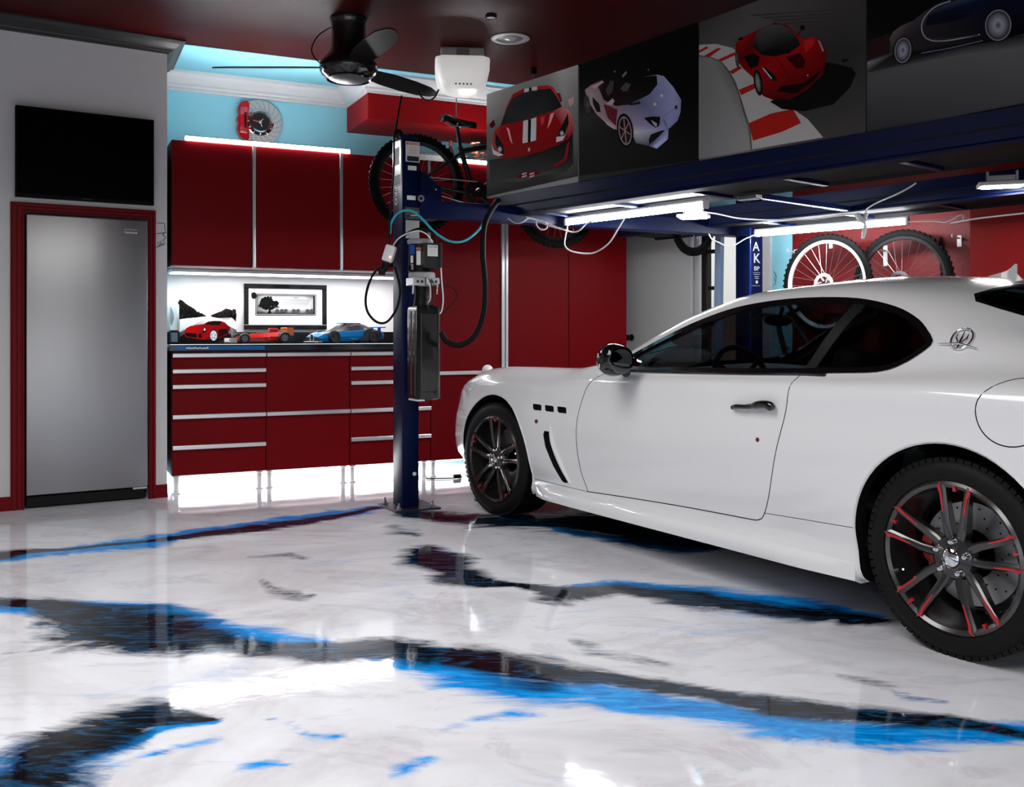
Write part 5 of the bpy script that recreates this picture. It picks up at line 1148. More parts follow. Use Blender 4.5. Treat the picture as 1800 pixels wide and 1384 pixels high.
mb = MB(); mb.lathe([(0, yz(488)), (.078, yz(488)), (.082, yz(486)), (.082, yz(480)), (.074, yz(478)), (0, yz(478))], 32, Matrix.Translation((cx, cy, 0))); mb.build('flange', mat('grey_cast', (.35, .35, .35), .5), pu, smooth=40)
mb = MB(); mb.lathe([(0, yz(478)), (.072, yz(478)), (.074, yz(474)), (.074, yz(432)), (.07, yz(428)), (0, yz(428))], 36, Matrix.Translation((cx-.006, cy+.01, 0)))
for k in range(18):
    a = 2*math.pi*k/18; b = MB(); b.box(.073, .079, -.003, .003, yz(476), yz(466)); mb.add([Matrix.Translation((cx-.006, cy+.01, 0)) @ Matrix.Rotation(a, 4, 'Z') @ Vector(v) for v in b.v], b.f)
mo = mb.build('motor', BLACK, pu, smooth=40)
mb = MB(); mb.lathe([(0, yz(428)), (.074, yz(428)), (.080, yz(425)), (.080, yz(421)), (.07, yz(419)), (0, yz(419))], 32, Matrix.Translation((cx-.006, cy+.01, 0))); mb.build('motor_cap', mat('grey_cast', (.35, .35, .35), .5), pu, smooth=40)
mb = MB(); bx0 = PF.u(746, v1-.02); bx1 = PF.u(775.5, v1-.02); mb.box(bx0, bx1, v1-.012, v1+.09, yz(471), yz(428), bev=.004); mb.box(bx1-.012, bx1+.003, v1-.018, v1+.05, yz(471), yz(427), bev=.002); cb = mb.build('control_box', mat('box_black', (.018, .018, .019), .45), pu)
def onbox(px0, py0, px1, py1, nm, m, y, parent):
    cv2 = plane_conv(PF.w(0, y-.012), PF.w(0, -1)-PF.w(0, 0), pu); a_ = cv2(px0, py0); b_ = cv2(px1, py1); mb = MB(); mb.box(a_.x, b_.x, y-.0014, y+.001, b_.z, a_.z); return mb.build(nm, m, parent)
yb = v1-.013
onbox(751.5, 430.5, 769.5, 451, 'caution_label', PAPER, yb, cb)
cv2 = plane_conv(PF.w(0, yb-.012-.0022), PF.w(0, -1)-PF.w(0, 0), pu); ftext(cb, 'CAUTION', 760.5, 435.4, 2.8, 'caution_heading', INK, cv2, .95)
for k in range(5): onbox(754, 437.5+k*2.4, 767-(k % 2)*2, 438.3+k*2.4, 'caution_lines', mat('line_grey', (.35, .35, .35), .6), yb-.0012, cb)
def onmotor(a, z0, z1, wd, nm, m):
    Mt = Matrix.Translation((cx-.006, cy+.01, 0)) @ Matrix.Rotation(R(a), 4, 'Z'); mb = MB(); V = []
    for i in range(7):
        t = (i/6-.5)*wd/.0745; V += [Mt @ Vector((.0752*math.cos(t), .0752*math.sin(t), z0)), Mt @ Vector((.0752*math.cos(t), .0752*math.sin(t), z1))]
    mb.add(V, [(2*i, 2*i+2, 2*i+3, 2*i+1) for i in range(6)]); return mb.build(nm, m, mo)
onmotor(206, yz(447), yz(430), .040, 'blue_label', mat('label_blue', (.01, .08, .40), .4)); onmotor(205, yz(462), yz(449), .022, 'small_label', PAPER); onmotor(205, yz(474), yz(464), .022, 'small_label', mat('label_rose', (.5, .35, .32), .5)); onmotor(240, yz(440), yz(435), .030, 'orange_label', mat('label_orange', (.45, .12, .06), .5)); onmotor(240, yz(466), yz(441), .026, 'small_label', PAPER)
for dx, sg in ((-.075, 1), (.082, 1)):
    mb = MB(); mb.tube([(cx+dx, cy-.05, yz(500)), (cx+dx, cy-.05, yz(503)), (cx+dx-.003, cy-.05, yz(517))], [.010, .007, .006], 8); mb.build('fitting', CHROME, pu, smooth=50)
for dx in (.02, .035, .05):
    mb = MB(); mb.tube(smooth_path([(cx+dx-.02, cy-.08, yz(490)), (cx+dx, cy-.085, yz(505)), (cx+dx+.012, cy-.06, yz(524)), (cx+dx-.0, cy-.04, yz(534))], 5), .003, 6); mb.build('wire', WHITE if dx == .02 else BLACK, pu, smooth=60)

# ------------------------------------------------------------------ canvases along the near runway
nP = RF.w(0, -1)-RF.w(0, 0); ZB = 2.0235
def big(px0, px1, label, zt=2.745, edge=None):
    return canvas('car_canvas', label, 'picture', RF, .010, px0, px1, ZB, zt, .028, 'car canvases along the runway', edge)[:2]
# 1: red car head-on with white stripes
o, pr = big(855.5, 1016, 'canvas of a red sports car seen head-on with twin white bonnet stripes', 2.735, mat('canvas_pale', (.30, .30, .30), .6)); C = sc(840, 60, 4.0714)
q = [[(855.5+160.5*j/6, (168-52*j/6)+i*(180+16*j/6)/6-2) for j in range(7)] for i in range(7)]
gs = [.62, .55, .50, .45, .38, .30, .22]; edge = [1.05, .95, .9, .9, .95, 1.25, 1.1]
pr.grid(q, [[(gs[i]*edge[j], gs[i]*edge[j]*.98, gs[i]*edge[j]*.96) for j in range(7)] for i in range(7)])
pr.poly(C([(80, 900), (250, 880), (420, 850), (560, 800), (680, 700), (684, 930), (620, 990), (460, 1010), (300, 1060), (90, 1060)]), (.12, .12, .12), [(.2, .19, .19)]*2+[(.08, .08, .08)]*3+[(.2, .18, .18), (.25, .25, .25), (.33, .33, .33), (.3, .3, .3), (.28, .27, .27)])
red = [(.82, .06, .07), (.70, .03, .04), (.58, .02, .03)]
body = [(120, 690), (150, 665), (165, 650), (205, 520), (250, 430), (330, 390), (430, 372), (500, 366), (540, 380), (575, 440), (605, 525), (650, 545), (680, 600), (685, 690), (650, 750), (560, 800), (440, 845), (300, 880), (180, 890), (125, 860), (100, 800)]
pr.poly(C(body), red[1], [red[0], red[0], red[1], red[2], red[2], red[2], red[1], red[0], red[0], red[1], (.9, .5, .5), (.95, .6, .6), (.9, .4, .4), red[0], red[2], red[2], red[2], red[2], red[2], red[2], (.75, .3, .3)])
pr.poly(C([(162, 655), (205, 540), (245, 460), (330, 415), (430, 398), (520, 388), (560, 440), (603, 520), (560, 540), (420, 590), (300, 625)]), (.13, .13, .14), [(.14, .14, .15)]*4+[(.10, .10, .11)]*4+[(.2, .2, .21)]*3)
pr.poly(C([(332, 392), (366, 384), (366, 410), (332, 418)]), (.82, .8, .8)); pr.poly(C([(386, 380), (425, 373), (425, 402), (386, 406)]), (.82, .8, .8)); pr.poly(C([(366, 384), (386, 380), (386, 406), (366, 410)]), (.06, .06, .07))
pr.poly(C([(326, 622), (360, 614), (358, 775), (320, 782)]), (.92, .92, .92)); pr.poly(C([(382, 608), (420, 596), (417, 760), (378, 770)]), (.92, .92, .92)); pr.poly(C([(360, 614), (382, 608), (378, 770), (358, 775)]), (.04, .04, .05))
pr.poly(C([(205, 665), (225, 680), (250, 790), (232, 760)]), (1, .75, .72)); pr.poly(C([(520, 572), (550, 560), (520, 640), (498, 680)]), (1, .7, .68)); pr.poly(C([(450, 600), (480, 585), (470, 640), (455, 655)]), (.95, .25, .25))
pr.poly(C([(128, 705), (150, 740), (185, 800), (188, 860), (150, 850), (125, 780)]), (.07, .07, .08)); pr.rad(*C([(158, 825)])[0], 4, 5.5, (.95, .95, .95), (.35, .35, .37)); pr.poly(C([(98, 780), (115, 830), (185, 865), (150, 875), (110, 860)]), (.92, .88, .87))
pr.poly(C([(645, 565), (652, 640), (620, 720), (565, 775), (580, 700), (620, 620)]), (.07, .07, .08)); pr.rad(*C([(603, 710)])[0], 4, 5, (.95, .95, .95), (.4, .4, .42)); pr.poly(C([(565, 735), (620, 730), (640, 700), (610, 760), (562, 775)]), (.93, .90, .9))
pr.poly(C([(85, 645), (115, 612), (128, 650), (110, 672), (90, 668)]), (.35, .03, .04)); pr.poly(C([(645, 470), (690, 445), (685, 500), (660, 520)]), (.85, .7, .68)); pr.poly(C([(565, 420), (590, 425), (605, 480), (590, 490)]), (.5, .08, .08))
pr.poly(C([(362, 815), (376, 813), (375, 838), (361, 840)]), (.85, .8, .7))
pr.poly(C([(640, 790), (660, 765), (640, 900), (545, 955), (550, 935), (620, 890)]), (.6, .1, .11)); pr.poly(C([(275, 1030), (320, 990), (455, 985), (440, 1005), (320, 1032)]), (.45, .03, .04))
for x in (318, 372): pr.poly(C([(x, 998), (x+34, 990), (x+34, 1000), (x, 1009)]), (.85, .78, .78)); pr.poly(C([(x, 1018), (x+34, 1008), (x+34, 1018), (x, 1029)]), (.85, .78, .78))
pr.build('print', o)
# 2: white roadster on black
o, pr = big(1018, 1227, 'canvas of a white open-top sports car on a black ground', 2.75, mat('canvas_black', (.006, .006, .006), .7)); 
q = [[(1018+209*j/6, (115-75*j/6)+i*(196+48*j/6)/6-2) for j in range(7)] for i in range(7)]
pr.grid(q, [[(g*.9, g*.9, g*.9) for g in r] for r in [[.02, .02, .015, .01, .01, .01, .01], [.04, .03, .02, .01, .01, .01, .01], [.14, .10, .04, .02, .02, .02, .01], [.26, .2, .08, .04, .04, .03, .02], [.17, .17, .13, .10, .08, .06, .05], [.15, .16, .15, .14, .12, .1, .08], [.12, .13, .13, .12, .11, .1, .09]]])
pr.poly(C([(765, 400), (810, 365), (900, 320), (1000, 350), (1050, 330), (1280, 290), (1330, 300), (1400, 380), (1455, 470), (1450, 560), (1430, 620), (1365, 680), (1360, 750), (1280, 820), (1220, 800), (1130, 780), (1100, 700), (1000, 690), (900, 620), (850, 575), (790, 480)]), (.72, .72, .80), [(.7, .6, .62), (.7, .55, .57), (.3, .1, .12), (.1, .06, .06), (.1, .1, .1), (.62, .62, .72), (.66, .67, .80), (.66, .68, .85), (.55, .56, .75), (.58, .6, .78), (.5, .52, .7), (.6, .62, .82), (.7, .73, .95), (.8, .84, 1), (.3, .3, .36), (.4, .4, .48), (.85, .85, .88), (.82, .7, .74), (.75, .6, .64), (.7, .6, .64), (.75, .7, .72)])
pr.poly(C([(850, 350), (930, 300), (1080, 320), (1280, 295), (1285, 360), (1230, 430), (1080, 505), (990, 515), (900, 470)]), (.05, .04, .045), [(.25, .1, .11)]+[(.04, .035, .04)]*5+[(.12, .12, .13), (.08, .05, .05), (.15, .07, .08)])
pr.poly(C([(915, 400), (950, 330), (975, 340), (960, 420), (930, 440)]), (.30, .27, .27)); pr.poly(C([(1020, 390), (1060, 345), (1095, 360), (1070, 410), (1040, 410)]), (.32, .30, .30)); pr.poly(C([(1030, 300), (1062, 262), (1068, 280), (1040, 310)]), (.5, .48, .48)); pr.rad(*C([(980, 268)])[0], 2.2, 2.2, (.6, .58, .58), (.2, .2, .2)); pr.rad(*C([(1222, 256)])[0], 2, 2.4, (.5, .52, .6), (.1, .1, .1))
pr.poly(C([(815, 378), (890, 332), (902, 345), (835, 392)]), (.8, .72, .72)); pr.poly(C([(920, 500), (965, 460), (980, 480), (960, 510)]), (.8, .72, .75))
pr.poly(C([(820, 450), (870, 500), (880, 560), (850, 555), (825, 500)]), (.12, .10, .10)); pr.poly(C([(900, 500), (1000, 540), (990, 660), (930, 600)]), (.45, .15, .2))
pr.rad(*C([(1055, 690)])[0], 14.5, 30, (.03, .03, .03), (.05, .05, .05), th=-.12); pr.rad(*C([(1055, 692)])[0], 11.5, 25.5, (.35, .2, .22), (.62, .55, .57), th=-.12); pr.rad(*C([(1055, 692)])[0], 9.5, 22.5, (.25, .16, .17), (.12, .08, .09), th=-.12)
for k in range(6):
    a = 2*math.pi*k/6+.3; c_ = C([(1055, 692)])[0]; pr.line([c_, (c_[0]+10*math.cos(a), c_[1]+23*math.sin(a))], 1.6, (.72, .55, .58))
pr.rad(*C([(785, 500)])[0], 5, 16, (.1, .08, .08), (.35, .3, .3), th=-.1); pr.rad(*C([(787, 505)])[0], 3, 11, (.5, .45, .45), (.15, .1, .1), th=-.1)
pr.poly(C([(1190, 600), (1250, 590), (1308, 592), (1300, 655), (1275, 672), (1230, 640)]), (.06, .06, .06)); pr.poly(C([(1240, 615), (1285, 640), (1280, 668), (1262, 650)]), (.75, .75, .7))
pr.poly(C([(1085, 500), (1165, 482), (1165, 500), (1090, 512)]), (.10, .10, .12)); pr.poly(C([(1230, 790), (1290, 740), (1340, 690), (1320, 690), (1240, 720), (1225, 760)]), (.10, .10, .12)); pr.poly(C([(1260, 800), (1340, 740), (1360, 755), (1285, 820)]), (.75, .80, 1)); pr.rad(*C([(1270, 503)])[0], 3, 3, (.95, .95, .9), (.7, .7, .82)); pr.rad(*C([(1318, 442)])[0], 3, 3, (.95, .95, .9), (.7, .71, .83)); pr.line(C([(1330, 590), (1420, 530)]), .7, (.45, .46, .58)); pr.line(C([(1365, 690), (1330, 610)]), 1.2, (.38, .4, .5)); pr.poly(C([(1120, 695), (1155, 708), (1155, 716), (1120, 704)]), (.95, .9, .85)); pr.rad(*C([(1422, 525)])[0], 2.2, 3.5, (.1, .1, .1), (.2, .2, .25))
pr.poly(C([(880, 590), (980, 670), (985, 685), (930, 650)]), (.9, .82, .84))
pr.build('print', o)
# 3: red racer on a kerb
o, pr = big(1229, 1521, 'canvas of a low red racing car cornering over a red and white kerb', 2.765, mat('canvas_mid', (.10, .10, .10), .7)); C = sc(1220, 0, 3.1034)
q = [[(1229+292*j/6, (42-110*j/6)+i*(240+66*j/6)/6-2) for j in range(7)] for i in range(7)]
pr.grid(q, [[(g, g*.97, g*.95) for g in r] for r in [[.24, .3, .34, .33, .3, .28, .27], [.3, .34, .35, .32, .3, .27, .25], [.5, .4, .3, .26, .24, .24, .25], [.55, .5, .3, .22, .2, .2, .22], [.55, .5, .3, .2, .2, .22, .24], [.55, .52, .4, .3, .25, .25, .26], [.55, .55, .45, .35, .3, .28, .28]]])
for k in range(5): pr.poly(C([(300+60*k, 80+14*k), (940, 40+20*k), (940, 46+20*k), (330+60*k, 88+15*k)]), (.25, .24, .24))
kerbL = [(28, 300), (90, 310), (150, 335), (195, 390), (230, 450), (255, 530), (280, 610), (310, 700), (318, 815)]; kerbR = [(28, 245), (120, 240), (210, 262), (290, 320), (350, 420), (430, 520), (540, 595), (620, 650), (705, 750)]
pr.grid([[C([a])[0], C([b])[0]] for a, b in zip(kerbL, kerbR)], [[(.72, .71, .70)]*2]*9)
for q in ([(28, 275), (70, 252), (80, 262), (28, 290)], [(55, 305), (130, 262), (150, 265), (85, 312)], [(132, 325), (220, 285), (228, 300), (150, 335)], [(192, 390), (250, 360), (262, 372), (210, 405)], [(245, 490), (330, 455), (340, 480), (258, 520)], [(300, 672), (420, 620), (540, 595), (585, 672), (480, 720), (322, 768)]): pr.poly(C(q), (.68, .13, .10))
pr.poly(C([(415, 555), (560, 480), (700, 340), (760, 345), (860, 370), (885, 400), (850, 480), (760, 570), (600, 608), (480, 595)]), (.06, .055, .055))
pr.poly(C([(805, 325), (845, 322), (840, 335), (810, 342)]), (.08, .08, .08))
pr.poly(C([(228, 240), (262, 205), (380, 150), (440, 125), (500, 135), (560, 180), (600, 215), (650, 198), (690, 225), (720, 270), (725, 330), (700, 400), (620, 480), (500, 535), (430, 545), (380, 525), (340, 480), (330, 430), (270, 375), (235, 330)]), (.55, .03, .035), [(.5, .02, .03), (.62, .04, .05), (.5, .02, .03), (.25, .02, .02), (.4, .02, .02), (.6, .04, .05), (.65, .05, .05), (.7, .08, .08), (.62, .05, .06), (.45, .02, .03), (.4, .02, .02), (.35, .01, .02), (.3, .02, .02), (.3, .02, .02), (.35, .02, .02), (.4, .02, .02), (.55, .03, .03), (.6, .04, .04), (.3, .02, .02), (.4, .02, .02)])
pr.poly(C([(330, 210), (350, 170), (420, 135), (480, 135), (530, 165), (570, 215), (580, 245), (520, 290), (440, 308), (370, 300), (330, 260)]), (.08, .08, .08), [(.2, .2, .2), (.28, .28, .28), (.34, .34, .34), (.3, .3, .3), (.22, .22, .22), (.12, .12, .12)]+[(.04, .04, .04)]*5)
pr.poly(C([(270, 310), (320, 290), (360, 310), (350, 360), (310, 375)]), (.05, .03, .03)); pr.poly(C([(500, 310), (580, 290), (610, 330), (600, 370), (560, 375)]), (.22, .01, .02)); pr.poly(C([(450, 500), (480, 470), (600, 455), (690, 385), (660, 440), (560, 510)]), (.10, .02, .02))
pr.poly(C([(480, 540), (580, 500), (690, 410), (715, 380), (710, 400), (620, 490), (520, 545)]), (.35, .03, .03)); pr.poly(C([(375, 370), (390, 368), (440, 410), (460, 440), (430, 442), (400, 410)]), (.07, .08, .10)); pr.line(C([(378, 372), (425, 430)]), 2.2, (.75, .78, .8)); pr.poly(C([(678, 220), (690, 225), (712, 280), (700, 280)]), (.55, .55, .58))
pr.rad(*C([(352, 452)])[0], 7.6, 23, (.2, .2, .2), (.04, .04, .04), th=-.15); pr.rad(*C([(350, 450)])[0], 4.5, 17, (.6, .6, .58), (.3, .3, .3), th=-.15); pr.rad(*C([(236, 320)])[0], 3, 16, (.4, .4, .4), (.08, .08, .08), th=-.1)
pr.line(C([(560, 200), (595, 155)]), 1.2, (.05, .05, .05)); pr.rad(*C([(594, 152)])[0], 4.4, 4.4, (.08, .08, .08), (.05, .05, .05)); pr.poly(C([(240, 215), (262, 200), (272, 215), (250, 222)]), (.08, .02, .02)); pr.rad(*C([(622, 412)])[0], 1.8, 2, (.7, .7, .5), (.5, .3, .2)); pr.line(C([(440, 300), (520, 420), (560, 450)]), 1.0, (.38, .02, .03)); pr.poly(C([(600, 225), (650, 205), (660, 240), (610, 290)]), (.75, .12, .12))
pr.poly(C([(28, 310), (90, 315), (150, 340), (200, 410), (245, 510), (270, 610), (300, 700), (312, 818), (28, 868)]), (.5, .5, .49), [(.50, .5, .5), (.52, .52, .51), (.5, .5, .5), (.45, .45, .45), (.5, .5, .5), (.52, .52, .52), (.55, .55, .55), (.6, .6, .6), (.5, .5, .5)])
pr.build('print', o)
# 4: dark blue car in profile
o, pr = big(1524, 1905, 'canvas of a dark blue sports car in profile on a grey road', 2.78, mat('canvas_black', (.006, .006, .006), .7))
q = [[(1524+380*j/6, (-60-150*j/6)+i*(297+72*j/6)/6) for j in range(7)] for i in range(7)]
pr.grid(q, [[(g, g, g*1.02) for g in r] for r in [[.05, .05, .05, .05, .05, .05, .05]]*2+[[.05, .04, .04, .04, .05, .05, .05], [.10, .06, .05, .05, .08, .12, .14], [.34, .36, .38, .40, .42, .42, .40], [.27, .29, .31, .33, .36, .36, .36], [.20, .22, .25, .27, .29, .30, .30]]])
pr.poly(C([(945, 338), (1100, 290), (1500, 240), (1800, 190), (1800, 260), (1500, 290), (1200, 345), (945, 395)]), (.07, .07, .08), [(.55, .55, .55), (.1, .1, .1), (.06, .06, .07), (.1, .1, .1), (.38, .38, .39), (.36, .36, .37), (.3, .3, .31), (.2, .2, .2)])
pr.poly(C([(945, 230), (1065, 180), (1068, 290), (945, 330)]), (.18, .10, .10))
pr.poly(C([(1065, 210), (1085, 175), (1130, 140), (1200, 110), (1260, 60), (1330, 15), (1400, -12), (1560, -40), (1800, -40), (1980, 10), (1980, 150), (1740, 200), (1600, 230), (1240, 290), (1110, 320), (1075, 280)]), (.05, .07, .14), [(.30, .26, .26), (.4, .35, .35), (.3, .27, .28), (.25, .24, .27), (.12, .15, .25), (.06, .08, .16), (.08, .1, .2), (.06, .08, .18), (.05, .08, .2), (.04, .05, .12), (.02, .02, .03), (.02, .02, .03), (.02, .02, .03), (.015, .015, .02), (.02, .02, .03), (.2, .18, .18)])
pr.poly(C([(1265, 140), (1275, 90), (1340, 40), (1420, 5), (1520, -15), (1600, -10), (1560, 60), (1440, 110), (1340, 130)]), (.07, .09, .15), [(.03, .03, .05), (.05, .07, .15), (.18, .22, .3), (.22, .27, .34), (.05, .07, .15), (.06, .1, .22), (.05, .08, .18), (.03, .04, .07), (.05, .07, .13)])
arc = curve2([(1400, 5), (1320, 35), (1265, 85), (1242, 140), (1255, 195), (1300, 222), (1380, 222), (1480, 205), (1560, 188)], 5); pr.line(C(arc), 2.2, (.62, .60, .58))
pr.line(C([(1240, 290), (1400, 262), (1575, 222)]), 1.6, (.40, .45, .58)); pr.line(C([(1290, 212), (1400, 212), (1550, 190)]), 2.0, (.2, .22, .3))
for cx_, cy_, rx, ry in ((1140, 275, 46, 70), (1660, 138, 72, 86)):
    c_ = C([(cx_, cy_)])[0]; pr.rad(*c_, rx/3.1+2, ry/3.1+2, (.02, .02, .02), (.02, .02, .02), th=.12); pr.rad(*c_, rx/3.1, ry/3.1, (.2, .2, .24), (.52, .51, .52), th=.12); pr.rad(*c_, rx/3.1-2.4, ry/3.1-2.8, (.75, .75, .8), (.10, .10, .16), th=.12); pr.rad(*c_, rx/9, ry/9, (.25, .25, .3), (.65, .66, .72), th=.12)
pr.build('print', o)
# ------------------------------------------------------------------ lamps under the lift
def tube_light(p0, p1, label, side_=1):
    p0 = Vector(p0); p1 = Vector(p1); a = math.atan2(p1.y-p0.y, p1.x-p0.x); L = (p1-p0).length
    o = thing('tube_light', label, 'light', p0, a, 'white tube lights under the lift')
    mb = MB(); mb.tube([(0, 0, 0), (L, 0, 0)], .019, 14); mb.build('tube', TUBE, o, smooth=60)
    mb = MB(); mb.box(-.01, L+.01, -.016, .016, .019, .034, bev=.003); mb.build('holder', WHITE, o)
    for x in (-.012, L-.008):
        mb = MB(); mb.box(x, x+.02, -.021, .021, -.021, .022, bev=.004); mb.build('end_cap', WHITE, o)
    return o
tube_light((.369, 6.47, 1.838), (1.118, 5.59, 1.838), 'white tube light under the near blue runway, left of the other')
tube_light((1.789, 7.07, 1.822), (2.565, 6.277, 1.822), 'white tube light under the far blue runway, above the hanging bicycle wheels')
def flood(px0, px1, py, Y, label, rz=0):
    c = at((px0+px1)/2, py, Y); wd = (px1-px0)/FPX*Y; o = thing('flood_light', label, 'light', c, rz, 'flat white flood lights under the lift')
    mb = MB(); mb.box(-wd/2, wd/2, -.07, .07, 0, .022, bev=.005); mb.build('housing', WHITE, o)
    mb = MB(); mb.box(-wd*.40, wd*.40, -.055, .055, -.004, .002); mb.build('lens', glow('flood_lens', (1, .99, .96), 120), o)
    mb = MB(); mb.box(-wd*.30, wd*.30, -.012, .012, .022, .065, bev=.004); mb.box(-wd*.33, -wd*.27, -.02, .02, .02, .085, bev=.003); mb.box(wd*.27, wd*.33, -.02, .02, .02, .085, bev=.003); mb.build('bracket', STEEL, o); return o
flood(1192, 1246, 383, 6.5, 'flat white flood light just right of the first tube light end, above the white door', R(-20))
flood(1722, 1800, 328, 5.35, 'flat white flood light at the right edge under the runway', R(-20))

# ------------------------------------------------------------------ cables and hoses
def cable(name, label, pts, r, m, cat='cable', n=8, extra=None):
    mb = MB(); mb.tube(smooth_path(pts, n), r, 8); o = mb.build(name, m, smooth=70); tag(o, label, cat); return o
CYANM = mat('air_hose_blue', (.02, .40, .50), .4); CORD = mat('white_cable', (.70, .70, .70), .5)
Yp = 5.80
cable('hydraulic_hose', 'thick black hydraulic hose looping from the runway down to the oil tank', [at(876, 352, 6.1), at(862, 372, 5.95), at(851, 400, 5.85), at(849, 450, 5.80), at(853, 500, 5.78), at(850, 550, 5.76), at(835, 590, 5.75), at(808, 607, 5.74), at(785, 600, 5.74), at(776, 585, 5.75)], .018, RUBBER, 'hose')
cable('air_hose', 'thin turquoise air hose arching over the power unit to the runway', [at(686, 410, 5.95), at(688, 392, 5.9), at(697, 377, 5.88), at(712, 370, 5.86), at(728, 373, 5.84), at(745, 388, 5.84), at(765, 409, 5.85), at(790, 424, 5.88), at(815, 424, 5.92), at(838, 408, 5.98), at(852, 388, 6.02), at(866, 365, 6.05), at(877, 348, 6.1)], .0075, CYANM, 'hose')
cable('power_cable', 'black cord hanging in a wide loop left of the blue lift post', [at(690, 468, 5.9), at(668, 470, 5.9), at(652, 490, 5.88), at(643, 522, 5.88), at(646, 548, 5.88), at(662, 566, 5.88), at(680, 566, 5.88), at(696, 545, 5.88), at(703, 520, 5.88), at(702, 500, 5.86), at(694, 470, 5.88)], .0075, RUBBER)
cable('lift_cable', 'black line running down the blue post from the ceiling', [at(706, 168, 6.05), at(702, 190, 6.05), at(696, 225, 5.98), at(693, 240, 5.94), at(692, 300, 5.92), at(687, 360, 5.90), at(684, 420, 5.90), at(690, 470, 5.90)], .006, RUBBER)
cable('motor_cable', 'black cord arching from the plug to the control box of the power unit', [at(694, 436, 5.86), at(704, 420, 5.82), at(720, 408, 5.78), at(738, 402, 5.74), at(752, 404, 5.72), at(764, 414, 5.72), at(766, 428, 5.74)], .008, RUBBER)
cable('white_lead', 'white lead running from the plug box over to the motor', [at(691, 432, 5.84), at(700, 420, 5.78), at(715, 411, 5.70), at(735, 406, 5.66), at(750, 412, 5.66), at(759, 424, 5.68)], .004, CORD)
cable('white_drop_lead', 'white lead hanging beside the oil tank to the right', [at(775, 471, 5.77), at(777, 500, 5.77), at(779, 525, 5.77), at(777, 545, 5.77), at(773, 552, 5.77)], .0042, CORD)
cable('thin_black_lead', 'thin black lead looping out right of the oil tank', [at(770, 500, 5.77), at(785, 502, 5.8), at(800, 510, 5.82), at(803, 522, 5.82), at(793, 537, 5.8), at(776, 552, 5.77)], .003, RUBBER)
o = thing('plug_box', 'white rounded plug adapter with a red light on the left of the lift post', 'plug', at(684.5, 446, 5.86), R(-10))
mb = MB(); mb.box(-.034, .034, -.022, .022, -.052, .052, rot=Matrix.Rotation(R(18), 3, 'Y'), bev=.012); mb.build('case', WHITE, o, smooth=40)
mb = MB(); mb.ball((.012, -.023, -.022), .006, 8); mb.build('pilot_light', glow('pilot_red', (1, .15, .05), 5), o)
mb = MB(); mb.tube([(-.018, .0, -.055), (-.028, 0, -.085), (-.04, .0, -.115)], [.026, .024, .012], 10); mb.box(-.065, -.03, -.02, .02, -.13, -.095, bev=.006); mb.build('plug', BLACK, o, smooth=40)
wc = [('white_cable', 'white cord tangle start looping left below the near runway', [at(893, 384, 6.3), at(905, 392, 6.25), at(918, 391, 6.2), at(930, 384, 6.2), at(945, 388, 6.2), at(962, 396, 6.15), at(994, 405, 6.1)]),
      ('white_cable', 'white cord running slackly from the tangle to the left tube light', [at(925, 382, 6.3), at(955, 390, 6.25), at(985, 402, 6.2), at(1008, 408, 6.2), at(1020, 404, 6.15), at(1030, 394, 6.15), at(1043, 388, 6.1)]),
      ('white_cable', 'white cord hanging in the longest loop below the left tube light', [at(996, 390, 6.4), at(997, 402, 6.3), at(994, 415, 6.2), at(993, 432, 6.15), at(1005, 442, 6.1), at(1030, 446, 6.05), at(1048, 443, 6.0), at(1070, 428, 5.95), at(1085, 405, 5.92), at(1098, 383, 5.9)]),
      ('white_cable', 'white cord in a small loop near the left end of the runway', [at(944, 386, 6.25), at(943, 395, 6.22), at(950, 403, 6.2), at(959, 403, 6.2), at(962, 396, 6.2), at(952, 388, 6.22)]),
      ('white_cable', 'white cord strung from the left flood light to the hanging socket', [at(1222, 371, 6.45), at(1260, 376, 6.3), at(1300, 384, 6.2), at(1360, 387, 6.1), at(1430, 385, 6.0), at(1480, 378, 5.9), at(1505, 377, 5.85)]),
      ('white_cable', 'white cord rising from the hanging socket to the red ceiling gap', [at(1520, 376, 5.8), at(1526, 366, 5.75), at(1545, 355, 5.7), at(1575, 342, 5.6), at(1598, 330, 5.55), at(1610, 322, 5.5)]),
      ('white_cable', 'white cord from the door post to the left end of the far tube light', [at(1246, 411, 6.9), at(1252, 421, 6.9), at(1265, 427, 6.9), at(1280, 433, 6.9), at(1293, 430, 6.9), at(1310, 420, 6.95), at(1330, 412, 7.0)]),
      ('white_cable', 'white cord trailing right from the far tube light to the edge', [at(1594, 390, 6.2), at(1640, 389, 6.1), at(1665, 390, 6.05), at(1690, 378, 6.0), at(1692, 388, 6.0), at(1672, 392, 6.0), at(1720, 384, 5.9), at(1800, 375, 5.7)])]
for nm, lb, pts in wc: tag(cable(nm, lb, pts, .0048, CORD), group='white cords strung under the lift')
o = thing('hanging_socket', 'white plug and socket hanging in front of the right tube light', 'plug', at(1515, 385, 5.82), 0)
mb = MB(); mb.tube([(-.035, 0, .03), (-.01, 0, .0), (.02, 0, -.02)], [.016, .02, .014], 8); mb.tube([(.03, 0, .035), (.012, 0, .0)], [.012, .018], 8); mb.build('socket', CORD, o, smooth=50)
mb = MB(); mb.tube([(.018, 0, -.02), (.02, 0, -.05), (.012, 0, -.085), (.006, 0, -.12)], [.008, .012, .014, .010], 8); mb.build('plug', WHITE, o, smooth=50)
cable('fan_chain', 'thin dark cord looping out left of the ceiling fan', [at(582, 48, 5.95), at(560, 62, 5.9), at(548, 84, 5.88), at(552, 100, 5.88), at(562, 110, 5.9), at(570, 113, 5.92)], .004, RUBBER)
